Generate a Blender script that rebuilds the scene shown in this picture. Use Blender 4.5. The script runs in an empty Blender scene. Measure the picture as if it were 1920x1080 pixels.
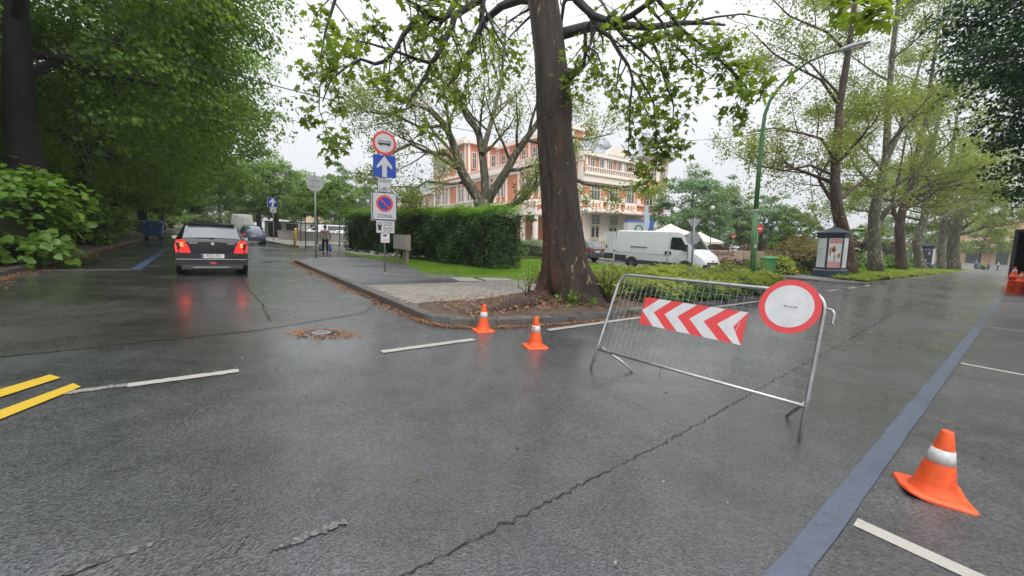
import bpy, bmesh, math, random
import numpy as np
from mathutils import Vector, Matrix
PI = math.pi
SC = bpy.context.scene
COL = SC.collection

# ------------------------------------------------------------------ camera
F, ROLL, CAMH = 740.0, math.radians(2.9), 1.5          # focal length in px of a 1920 px wide frame
TH = math.atan(93 * math.cos(ROLL) / F)
_r = Vector((1, 0, 0)); _u = Vector((0, math.sin(TH), math.cos(TH))); _f = Vector((0, math.cos(TH), -math.sin(TH)))
camX = _r * math.cos(ROLL) + _u * math.sin(ROLL); camY = -_r * math.sin(ROLL) + _u * math.cos(ROLL)
cd = bpy.data.cameras.new('camera'); cam = bpy.data.objects.new('camera', cd); COL.objects.link(cam)
cd.sensor_width = 36; cd.lens = 36 * F / 1920; cd.clip_start = .05; cd.clip_end = 3000
cam.matrix_world = Matrix(((camX.x, camY.x, -_f.x, 0), (camX.y, camY.y, -_f.y, 0), (camX.z, camY.z, -_f.z, CAMH), (0, 0, 0, 1)))
SC.camera = cam

# ------------------------------------------------------------------ overcast sky and soft sun
W = bpy.data.worlds.new('World'); SC.world = W; W.use_nodes = True
nt = W.node_tree; nt.nodes.clear()
SUN_EL, SUN_ROT = math.radians(52), math.radians(150)
sky = nt.nodes.new('ShaderNodeTexSky'); sky.sky_type = 'NISHITA'; sky.sun_disc = False
sky.sun_elevation = SUN_EL; sky.sun_rotation = SUN_ROT; sky.dust_density = 4
hs = nt.nodes.new('ShaderNodeHueSaturation'); hs.inputs['Saturation'].default_value = .25
nt.links.new(sky.outputs[0], hs.inputs['Color'])
b1 = nt.nodes.new('ShaderNodeBackground'); b1.inputs[1].default_value = .03
nt.links.new(hs.outputs[0], b1.inputs[0])
tc = nt.nodes.new('ShaderNodeTexCoord'); sx = nt.nodes.new('ShaderNodeSeparateXYZ'); nt.links.new(tc.outputs['Generated'], sx.inputs[0])
mr = nt.nodes.new('ShaderNodeMapRange'); mr.inputs[1].default_value = 0; mr.inputs[2].default_value = 1   # overcast: brighter towards the zenith
mr.inputs[3].default_value = .46; mr.inputs[4].default_value = 1.75; sq = nt.nodes.new('ShaderNodeMath'); sq.operation = 'POWER'; sq.inputs[1].default_value = 2.; nt.links.new(sx.outputs[2], sq.inputs[0]); nt.links.new(sq.outputs[0], mr.inputs[0])
nz = nt.nodes.new('ShaderNodeTexNoise'); nz.inputs['Scale'].default_value = 2.2; nz.inputs['Detail'].default_value = 5; nt.links.new(tc.outputs['Generated'], nz.inputs['Vector'])
cr = nt.nodes.new('ShaderNodeValToRGB'); cr.color_ramp.elements[0].position = .3; cr.color_ramp.elements[1].position = .7
cr.color_ramp.elements[0].color = (.86, .89, .95, 1); cr.color_ramp.elements[1].color = (1, 1, 1.02, 1); nt.links.new(nz.outputs[0], cr.inputs[0])
b2 = nt.nodes.new('ShaderNodeBackground'); nt.links.new(cr.outputs[0], b2.inputs[0]); nt.links.new(mr.outputs[0], b2.inputs[1])
ad = nt.nodes.new('ShaderNodeAddShader'); nt.links.new(b1.outputs[0], ad.inputs[0]); nt.links.new(b2.outputs[0], ad.inputs[1])
wo = nt.nodes.new('ShaderNodeOutputWorld'); nt.links.new(ad.outputs[0], wo.inputs[0])
sl = bpy.data.lights.new('sun', 'SUN'); so = bpy.data.objects.new('sun', sl); COL.objects.link(so)
sl.energy = .9; sl.angle = math.radians(25); sl.color = (1, .97, .92)
sdir = Vector((math.sin(SUN_ROT) * math.cos(SUN_EL), math.cos(SUN_ROT) * math.cos(SUN_EL), math.sin(SUN_EL)))
so.rotation_euler = sdir.to_track_quat('Z', 'Y').to_euler(); so.location = (0, 0, 40)
SC.view_settings.view_transform = 'Standard'; SC.view_settings.look = 'None'; SC.view_settings.gamma = 1
SC.view_settings.exposure = .66; SC.view_settings.use_curve_mapping = False
SC.cycles.max_bounces = 6; SC.cycles.transparent_max_bounces = 6; SC.cycles.use_denoising = True
SC.cycles.sample_clamp_indirect = 6

# ------------------------------------------------------------------ coordinates: street grid (s along the wide road, t along the side road)
UX, UY = .79, .613
def st(s, t, z=0.): return Vector((s * UX - t * UY, s * UY + t * UX, z))
def ray(px, py):
    a, b = px - 960, py - 540
    d = camX * a - camY * b + _f * F
    return d
def G(px, py, z=0.):
    d = ray(px, py); k = (z - CAMH) / d.z; return Vector((d.x * k, d.y * k, z))
def A(px, py, Y):
    d = ray(px, py); k = Y / d.y; return Vector((d.x * k, Y, CAMH + d.z * k))
def RP(px, py, p0, n):
    d = ray(px, py); o = Vector((0, 0, CAMH)); k = (Vector(p0) - o).dot(n) / d.dot(n); return o + d * k
RZU = math.atan2(UY, UX)             # rotation that turns local x into the s direction
U3 = Vector((UX, UY, 0)); V3 = Vector((-UY, UX, 0))

# ------------------------------------------------------------------ scene helpers
def tag(o, label=None, cat=None, group=None, kind=None):
    if label: o['label'] = label
    if cat: o['category'] = cat
    if group: o['group'] = group
    if kind: o['kind'] = kind
    return o
def thing(name, label, cat, loc=(0, 0, 0), rz=0., lean=0., group=None):
    o = bpy.data.objects.new(name, None); COL.objects.link(o)
    o.empty_display_size = .3
    o.matrix_world = Matrix.Translation(Vector(loc)) @ Matrix.Rotation(lean, 4, 'Y') @ Matrix.Rotation(rz, 4, 'Z')
    return tag(o, label, cat, group)
def link(name, me, mat=None, parent=None):
    o = bpy.data.objects.new(name, me); COL.objects.link(o)
    if parent is not None: o.parent = parent
    if mat is not None and not me.materials: me.materials.append(mat)
    return o
def copy_tree(o, parent=None):
    c = o.copy(); COL.objects.link(c); c.parent = parent
    if parent is not None: c.matrix_parent_inverse = o.matrix_parent_inverse
    for ch in o.children: copy_tree(ch, c)
    return c
def place(o, loc, rz=0., lean=0., scale=1.):
    o.matrix_world = Matrix.Translation(Vector(loc)) @ Matrix.Rotation(lean, 4, 'Y') @ Matrix.Rotation(rz, 4, 'Z') @ Matrix.Scale(scale, 4)
    return o

class MB:
    def __init__(s): s.v = []; s.f = []
    def add(s, vs, fs):
        n = len(s.v); s.v += [tuple(p) for p in vs]; s.f += [tuple(i + n for i in f) for f in fs]; return s
    def box(s, c, d, rz=0., M=None):
        hx, hy, hz = d[0] / 2, d[1] / 2, d[2] / 2; vs = []
        ca, sa = math.cos(rz), math.sin(rz)
        for z in (-hz, hz):
            for x, y in ((-hx, -hy), (hx, -hy), (hx, hy), (-hx, hy)):
                p = Vector((c[0] + x * ca - y * sa, c[1] + x * sa + y * ca, c[2] + z)); vs.append(M @ p if M else p)
        return s.add(vs, ((3, 2, 1, 0), (4, 5, 6, 7), (0, 1, 5, 4), (1, 2, 6, 5), (2, 3, 7, 6), (3, 0, 4, 7)))
    def bb(s, x0, x1, y0, y1, z0, z1): return s.box(((x0 + x1) / 2, (y0 + y1) / 2, (z0 + z1) / 2), (abs(x1 - x0), abs(y1 - y0), abs(z1 - z0)))
    def prism(s, pts, y0, y1):            # polygon in x,z; front at y0 (facing -y), back at y1
        n = len(pts)
        ar = sum(pts[i][0] * pts[(i + 1) % n][1] - pts[(i + 1) % n][0] * pts[i][1] for i in range(n))
        if ar < 0: pts = list(reversed(pts))
        vs = [(p[0], y0, p[1]) for p in pts] + [(p[0], y1, p[1]) for p in pts]
        fs = [tuple(range(n)), tuple(reversed(range(n, 2 * n)))] + [(i + n, (i + 1) % n + n, (i + 1) % n, i) for i in range(n)]
        return s.add(vs, fs)
    def slab(s, pts, z0, z1):             # polygon in x,y extruded in z
        n = len(pts)
        ar = sum(pts[i][0] * pts[(i + 1) % n][1] - pts[(i + 1) % n][0] * pts[i][1] for i in range(n))
        if ar < 0: pts = list(reversed(pts))
        vs = [(p[0], p[1], z0) for p in pts] + [(p[0], p[1], z1) for p in pts]
        fs = [tuple(reversed(range(n))), tuple(range(n, 2 * n))] + [(i, (i + 1) % n, (i + 1) % n + n, i + n) for i in range(n)]
        return s.add(vs, fs)
    def sheet(s, pts, z):
        n = len(pts)
        ar = sum(pts[i][0] * pts[(i + 1) % n][1] - pts[(i + 1) % n][0] * pts[i][1] for i in range(n))
        if ar < 0: pts = list(reversed(pts))
        return s.add([(p[0], p[1], z) for p in pts], (tuple(range(n)),))
    def tube(s, pts, rad, n=8, cap=True, fn=None):
        pts = [Vector(p) for p in pts]
        if not hasattr(rad, '__len__'): rad = [rad] * len(pts)
        vs = []; ref = None
        for i, p in enumerate(pts):
            d = (pts[min(i + 1, len(pts) - 1)] - pts[max(i - 1, 0)])
            if d.length < 1e-9: d = Vector((0, 0, 1))
            d.normalize()
            if ref is None: ref = d.orthogonal().normalized()
            else:
                ref = ref - d * ref.dot(d)
                ref = ref.normalized() if ref.length > 1e-6 else d.orthogonal().normalized()
            bi = d.cross(ref)
            for k in range(n):
                a = 2 * PI * k / n; r = rad[i] * (fn(i, a) if fn else 1)
                vs.append(p + (ref * math.cos(a) + bi * math.sin(a)) * r)
        fs = [(i * n + k, i * n + (k + 1) % n, (i + 1) * n + (k + 1) % n, (i + 1) * n + k) for i in range(len(pts) - 1) for k in range(n)]
        if cap: fs += [tuple(reversed(range(n))), tuple(range((len(pts) - 1) * n, len(pts) * n))]
        return s.add(vs, fs)
    def lathe(s, prof, n=16, c=(0, 0, 0), ph=0.):
        vs = []
        for r, z in prof:
            for k in range(n):
                a = 2 * PI * k / n + ph; vs.append((c[0] + r * math.cos(a), c[1] + r * math.sin(a), c[2] + z))
        m = len(prof)
        fs = [(i * n + k, i * n + (k + 1) % n, (i + 1) * n + (k + 1) % n, (i + 1) * n + k) for i in range(m - 1) for k in range(n)]
        fs += [tuple(reversed(range(n))), tuple(range((m - 1) * n, m * n))]
        return s.add(vs, fs)
    def mesh(s, name, mat=None, smooth=False):
        me = bpy.data.meshes.new(name); me.from_pydata(s.v, [], s.f)
        if mat is not None: me.materials.append(mat)
        if smooth: me.polygons.foreach_set('use_smooth', [True] * len(me.polygons))
        me.update(); return me
    def build(s, name, mat, parent=None, smooth=False, bevel=0.):
        me = s.mesh(name, mat, smooth)
        if bevel:
            bm = bmesh.new(); bm.from_mesh(me)
            bmesh.ops.bevel(bm, geom=[e for e in bm.edges if len(e.link_faces) == 2 and e.calc_face_angle() > .5], offset=bevel, segments=2, profile=.7, affect='EDGES')
            bm.to_mesh(me); bm.free()
        return link(name, me, None, parent)
def circ(r, n=32, cx=0, cz=0, ry=None): return [(cx + r * math.cos(2 * PI * k / n), cz + (ry or r) * math.sin(2 * PI * k / n)) for k in range(n)]
def autosmooth(o, ang=40):
    me = o.data; bm = bmesh.new(); bm.from_mesh(me)
    for e in bm.edges: e.smooth = len(e.link_faces) == 2 and e.calc_face_angle() < math.radians(ang)
    for f in bm.faces: f.smooth = True
    bm.to_mesh(me); bm.free(); return o

RZ_STREET = RZU
# ------------------------------------------------------------------ materials (all procedural)
def newmat(name):
    m = bpy.data.materials.new(name); m.use_nodes = True
    n = m.node_tree.nodes; return m, n, m.node_tree.links, n['Principled BSDF']
def pm(name, col, rough=.6, var=.15, vs=4., bump=0., bs=40., metal=0., spec=.5, coat=0., rvar=.1, stretch=None, dirt=None):
    m, n, l, b = newmat(name)
    geo = n.new('ShaderNodeNewGeometry'); vec = geo.outputs['Position']
    if stretch:
        mp = n.new('ShaderNodeMapping'); mp.inputs['Scale'].default_value = stretch; l.new(vec, mp.inputs[0]); vec = mp.outputs[0]
    t = n.new('ShaderNodeTexNoise'); t.inputs['Scale'].default_value = vs; t.inputs['Detail'].default_value = 6; t.inputs['Roughness'].default_value = .65; l.new(vec, t.inputs[0])
    r = n.new('ShaderNodeValToRGB'); e = r.color_ramp.elements; e[0].position = .28; e[1].position = .72
    c2 = dirt or tuple(c * (1 - var) for c in col)
    e[0].color = (*c2, 1); e[1].color = (*[min(1, c * (1 + var)) for c in col], 1)
    l.new(t.outputs[0], r.inputs[0]); l.new(r.outputs[0], b.inputs['Base Color'])
    mr = n.new('ShaderNodeMapRange'); mr.inputs[3].default_value = max(.03, rough - rvar); mr.inputs[4].default_value = min(1, rough + rvar); l.new(t.outputs[0], mr.inputs[0]); l.new(mr.outputs[0], b.inputs['Roughness'])
    b.inputs['Metallic'].default_value = metal; b.inputs['Specular IOR Level'].default_value = spec; b.inputs['Coat Weight'].default_value = coat; b.inputs['Coat Roughness'].default_value = .04
    if bump:
        t2 = n.new('ShaderNodeTexNoise'); t2.inputs['Scale'].default_value = bs; t2.inputs['Detail'].default_value = 4; l.new(vec, t2.inputs[0])
        bp = n.new('ShaderNodeBump'); bp.inputs['Strength'].default_value = bump; bp.inputs['Distance'].default_value = .02; l.new(t2.outputs[0], bp.inputs['Height']); l.new(bp.outputs[0], b.inputs['Normal'])
    return m
def asphalt(name, c0, c1, r0=.22, r1=.55, wet=.5, grain=70., bstr=.5, bigs=.35, film=.8):
    m, n, l, b = newmat(name)
    geo = n.new('ShaderNodeNewGeometry'); P = geo.outputs['Position']
    def noise(sc, det=5, ro=.6):
        t = n.new('ShaderNodeTexNoise'); t.inputs['Scale'].default_value = sc; t.inputs['Detail'].default_value = det; t.inputs['Roughness'].default_value = ro; l.new(P, t.inputs[0]); return t.outputs[0]
    big = noise(bigs, 6, .62); mid = noise(2.3, 6, .7)
    vo = n.new('ShaderNodeTexVoronoi'); vo.inputs['Scale'].default_value = grain; l.new(P, vo.inputs['Vector'])
    r = n.new('ShaderNodeValToRGB'); e = r.color_ramp.elements; e[0].position = .3; e[1].position = .7; e[0].color = (*c0, 1); e[1].color = (*c1, 1); l.new(mid, r.inputs[0])
    # aggregate stones: each cell its own tone
    hv = n.new('ShaderNodeSeparateColor'); l.new(vo.outputs['Color'], hv.inputs[0])
    rr = n.new('ShaderNodeMapRange'); rr.inputs[3].default_value = .35; rr.inputs[4].default_value = 2.0; l.new(hv.outputs[0], rr.inputs[0])
    mx = n.new('ShaderNodeMix'); mx.data_type = 'RGBA'; mx.blend_type = 'MULTIPLY'; mx.inputs[0].default_value = .8; l.new(r.outputs[0], mx.inputs[6]); l.new(rr.outputs[0], mx.inputs[7])
    # tyre tracks and damp blotches: broad tone along the driving direction
    mpt = n.new('ShaderNodeMapping'); mpt.inputs['Rotation'].default_value = (0, 0, -RZ_STREET); mpt.inputs['Scale'].default_value = (.10, .85, 1); l.new(P, mpt.inputs[0])
    trk_ = n.new('ShaderNodeTexNoise'); trk_.inputs['Scale'].default_value = 1.; trk_.inputs['Detail'].default_value = 5; trk_.inputs['Roughness'].default_value = .6; l.new(mpt.outputs[0], trk_.inputs[0])
    tb = n.new('ShaderNodeMath'); tb.operation = 'ADD'; l.new(trk_.outputs[0], tb.inputs[0]); l.new(big, tb.inputs[1])
    tr_ = n.new('ShaderNodeMapRange'); tr_.inputs[1].default_value = .75; tr_.inputs[2].default_value = 1.25; tr_.inputs[3].default_value = .60; tr_.inputs[4].default_value = 1.30; l.new(tb.outputs[0], tr_.inputs[0])
    mx2 = n.new('ShaderNodeMix'); mx2.data_type = 'RGBA'; mx2.blend_type = 'MULTIPLY'; mx2.inputs[0].default_value = 1; l.new(mx.outputs[2], mx2.inputs[6]); l.new(tr_.outputs[0], mx2.inputs[7])
    l.new(mx2.outputs[2], b.inputs['Base Color'])
    # water film, thicker in the blotches
    cw = n.new('ShaderNodeMapRange'); cw.inputs[1].default_value = .80; cw.inputs[2].default_value = 1.12; cw.inputs[3].default_value = film; cw.inputs[4].default_value = film * .15; l.new(tb.outputs[0], cw.inputs[0]); l.new(cw.outputs[0], b.inputs['Coat Weight']); b.inputs['Coat Roughness'].default_value = .16; b.inputs['Coat IOR'].default_value = 1.38
    ma = n.new('ShaderNodeMath'); ma.operation = 'ADD'; l.new(big, ma.inputs[0])
    m2 = n.new('ShaderNodeMath'); m2.operation = 'MULTIPLY'; m2.inputs[1].default_value = .35; l.new(mid, m2.inputs[0]); l.new(m2.outputs[0], ma.inputs[1])
    rg = n.new('ShaderNodeMapRange'); rg.inputs[1].default_value = wet; rg.inputs[2].default_value = wet + .3; rg.inputs[3].default_value = r0; rg.inputs[4].default_value = r1; l.new(ma.outputs[0], rg.inputs[0])
    l.new(rg.outputs[0], b.inputs['Roughness']); b.inputs['Specular IOR Level'].default_value = .85
    bp = n.new('ShaderNodeBump'); bp.inputs['Strength'].default_value = bstr; bp.inputs['Distance'].default_value = .006; l.new(vo.outputs['Distance'], bp.inputs['Height'])
    bp2 = n.new('ShaderNodeBump'); bp2.inputs['Strength'].default_value = .22; bp2.inputs['Distance'].default_value = .02; l.new(mid, bp2.inputs['Height']); l.new(bp2.outputs[0], bp.inputs['Normal']); l.new(bp2.outputs[0], b.inputs['Coat Normal'])
    l.new(bp.outputs[0], b.inputs['Normal'])
    return m
def leafmat(name, c0, c1, c2, trans=.35, rough=.42):
    m, n, l, b = newmat(name)
    geo = n.new('ShaderNodeNewGeometry')
    r = n.new('ShaderNodeValToRGB'); e = r.color_ramp.elements; e[0].position = 0; e[1].position = 1; e[0].color = (*c0, 1); e[1].color = (*c2, 1)
    k = e.new(.55); k.color = (*c1, 1)
    t = n.new('ShaderNodeTexNoise'); t.inputs['Scale'].default_value = .55; t.inputs['Detail'].default_value = 3; l.new(geo.outputs['Position'], t.inputs[0])
    ma = n.new('ShaderNodeMath'); ma.operation = 'MULTIPLY_ADD'; l.new(geo.outputs['Random Per Island'], ma.inputs[0]); ma.inputs[1].default_value = .55; 
    mb = n.new('ShaderNodeMath'); mb.operation = 'MULTIPLY_ADD'; l.new(t.outputs[0], mb.inputs[0]); mb.inputs[1].default_value = 1.3; mb.inputs[2].default_value = -.42
    l.new(mb.outputs[0], ma.inputs[2]); l.new(ma.outputs[0], r.inputs[0])
    l.new(r.outputs[0], b.inputs['Base Color']); b.inputs['Roughness'].default_value = rough; b.inputs['Specular IOR Level'].default_value = .4
    tr = n.new('ShaderNodeBsdfTranslucent'); 
    hs = n.new('ShaderNodeHueSaturation'); hs.inputs['Hue'].default_value = .485; hs.inputs['Saturation'].default_value = 1.1; hs.inputs['Value'].default_value = 1.5; l.new(r.outputs[0], hs.inputs['Color']); l.new(hs.outputs[0], tr.inputs[0])
    mx = n.new('ShaderNodeMixShader'); mx.inputs[0].default_value = trans; l.new(b.outputs[0], mx.inputs[1]); l.new(tr.outputs[0], mx.inputs[2])
    l.new(mx.outputs[0], n['Material Output'].inputs[0]); return m
def barkmat(name, base, dark, flake, fl=.62, scale=1., moss=None, rel=.05):
    m, n, l, b = newmat(name)
    geo = n.new('ShaderNodeNewGeometry'); mp = n.new('ShaderNodeMapping'); mp.inputs['Scale'].default_value = (scale, scale, scale * .30); l.new(geo.outputs['Position'], mp.inputs[0])
    def nz_(sc, det, ro, dist=0.):
        t = n.new('ShaderNodeTexNoise'); t.inputs['Scale'].default_value = sc; t.inputs['Detail'].default_value = det; t.inputs['Roughness'].default_value = ro; t.inputs['Distortion'].default_value = dist; l.new(mp.outputs[0], t.inputs[0]); return t.outputs[0]
    fine = nz_(16, 10, .75); mid = nz_(5, 6, .65, .8); plate = nz_(6.5, 3, .5, 1.4); big = nz_(1.4, 4, .6)
    r = n.new('ShaderNodeValToRGB'); e = r.color_ramp.elements; e[0].position = .34; e[1].position = .66; e[0].color = (*dark, 1); e[1].color = (*base, 1); k = e.new(.5); k.color = (*[(x * .45 + y * .55) for x, y in zip(base, dark)], 1); l.new(mid, r.inputs[0])
    out = r.outputs[0]
    if moss:
        g3 = n.new('ShaderNodeValToRGB'); g3.color_ramp.elements[0].position = .47; g3.color_ramp.elements[1].position = .58; l.new(big, g3.inputs[0])
        m3 = n.new('ShaderNodeMix'); m3.data_type = 'RGBA'; l.new(g3.outputs[0], m3.inputs[0]); l.new(out, m3.inputs[6]); m3.inputs[7].default_value = (*moss, 1); out = m3.outputs[2]
    fm = n.new('ShaderNodeMapRange'); fm.inputs[1].default_value = .3; fm.inputs[2].default_value = .7; fm.inputs[3].default_value = .35; fm.inputs[4].default_value = 1.5; l.new(fine, fm.inputs[0])
    mm = n.new('ShaderNodeMix'); mm.data_type = 'RGBA'; mm.blend_type = 'MULTIPLY'; mm.inputs[0].default_value = 1; l.new(out, mm.inputs[6]); l.new(fm.outputs[0], mm.inputs[7])
    g = n.new('ShaderNodeValToRGB'); g.color_ramp.elements[0].position = fl; g.color_ramp.elements[1].position = fl + .02; l.new(plate, g.inputs[0])
    mx = n.new('ShaderNodeMix'); mx.data_type = 'RGBA'; l.new(g.outputs[0], mx.inputs[0]); l.new(mm.outputs[2], mx.inputs[6]); mx.inputs[7].default_value = (*flake, 1)
    l.new(mx.outputs[2], b.inputs['Base Color']); b.inputs['Roughness'].default_value = .6
    h1 = n.new('ShaderNodeMath'); h1.operation = 'MULTIPLY_ADD'; h1.inputs[1].default_value = .6; l.new(fine, h1.inputs[0]); l.new(mid, h1.inputs[2])
    h2 = n.new('ShaderNodeMath'); h2.operation = 'MULTIPLY_ADD'; h2.inputs[1].default_value = -.4; l.new(g.outputs[0], h2.inputs[0]); l.new(h1.outputs[0], h2.inputs[2])
    bp = n.new('ShaderNodeBump'); bp.inputs['Strength'].default_value = 1.; bp.inputs['Distance'].default_value = rel; l.new(h2.outputs[0], bp.inputs['Height']); l.new(bp.outputs[0], b.inputs['Normal'])
    return m
def paintmat(name, col, road=(.045, .046, .048), lo=.36, hi=.44, sc=38., rough=.42):
    m, n, l, b = newmat(name); geo = n.new('ShaderNodeNewGeometry')
    t = n.new('ShaderNodeTexNoise'); t.inputs['Scale'].default_value = sc; t.inputs['Detail'].default_value = 6; t.inputs['Roughness'].default_value = .75; l.new(geo.outputs['Position'], t.inputs[0])
    t2 = n.new('ShaderNodeTexNoise'); t2.inputs['Scale'].default_value = 3.5; t2.inputs['Detail'].default_value = 4; l.new(geo.outputs['Position'], t2.inputs[0])
    ad = n.new('ShaderNodeMath'); ad.operation = 'MULTIPLY_ADD'; ad.inputs[1].default_value = .45; l.new(t2.outputs[0], ad.inputs[0]); l.new(t.outputs[0], ad.inputs[2])
    r = n.new('ShaderNodeValToRGB'); e = r.color_ramp.elements; e[0].position = lo + .22; e[1].position = hi + .22; e[0].color = (*road, 1); e[1].color = (*[c * .8 for c in col], 1); k = e.new(min(.99, hi + .42)); k.color = (*col, 1)
    l.new(ad.outputs[0], r.inputs[0]); l.new(r.outputs[0], b.inputs['Base Color']); b.inputs['Roughness'].default_value = rough
    vo = n.new('ShaderNodeTexVoronoi'); vo.inputs['Scale'].default_value = 92; l.new(geo.outputs['Position'], vo.inputs['Vector']); bp = n.new('ShaderNodeBump'); bp.inputs['Strength'].default_value = .3; bp.inputs['Distance'].default_value = .006; l.new(vo.outputs['Distance'], bp.inputs['Height']); l.new(bp.outputs[0], b.inputs['Normal']); return m
def emit(name, col, st_):
    m, n, l, b = newmat(name); b.inputs['Base Color'].default_value = (*col, 1); b.inputs['Emission Color'].default_value = (*col, 1); b.inputs['Emission Strength'].default_value = st_; b.inputs['Roughness'].default_value = .2; return m
def glass(name, col=(.02, .025, .03), rough=.04):
    m, n, l, b = newmat(name); b.inputs['Base Color'].default_value = (*col, 1); b.inputs['Roughness'].default_value = rough; b.inputs['Specular IOR Level'].default_value = .9; b.inputs['Coat Weight'].default_value = .5
    return m

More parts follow.
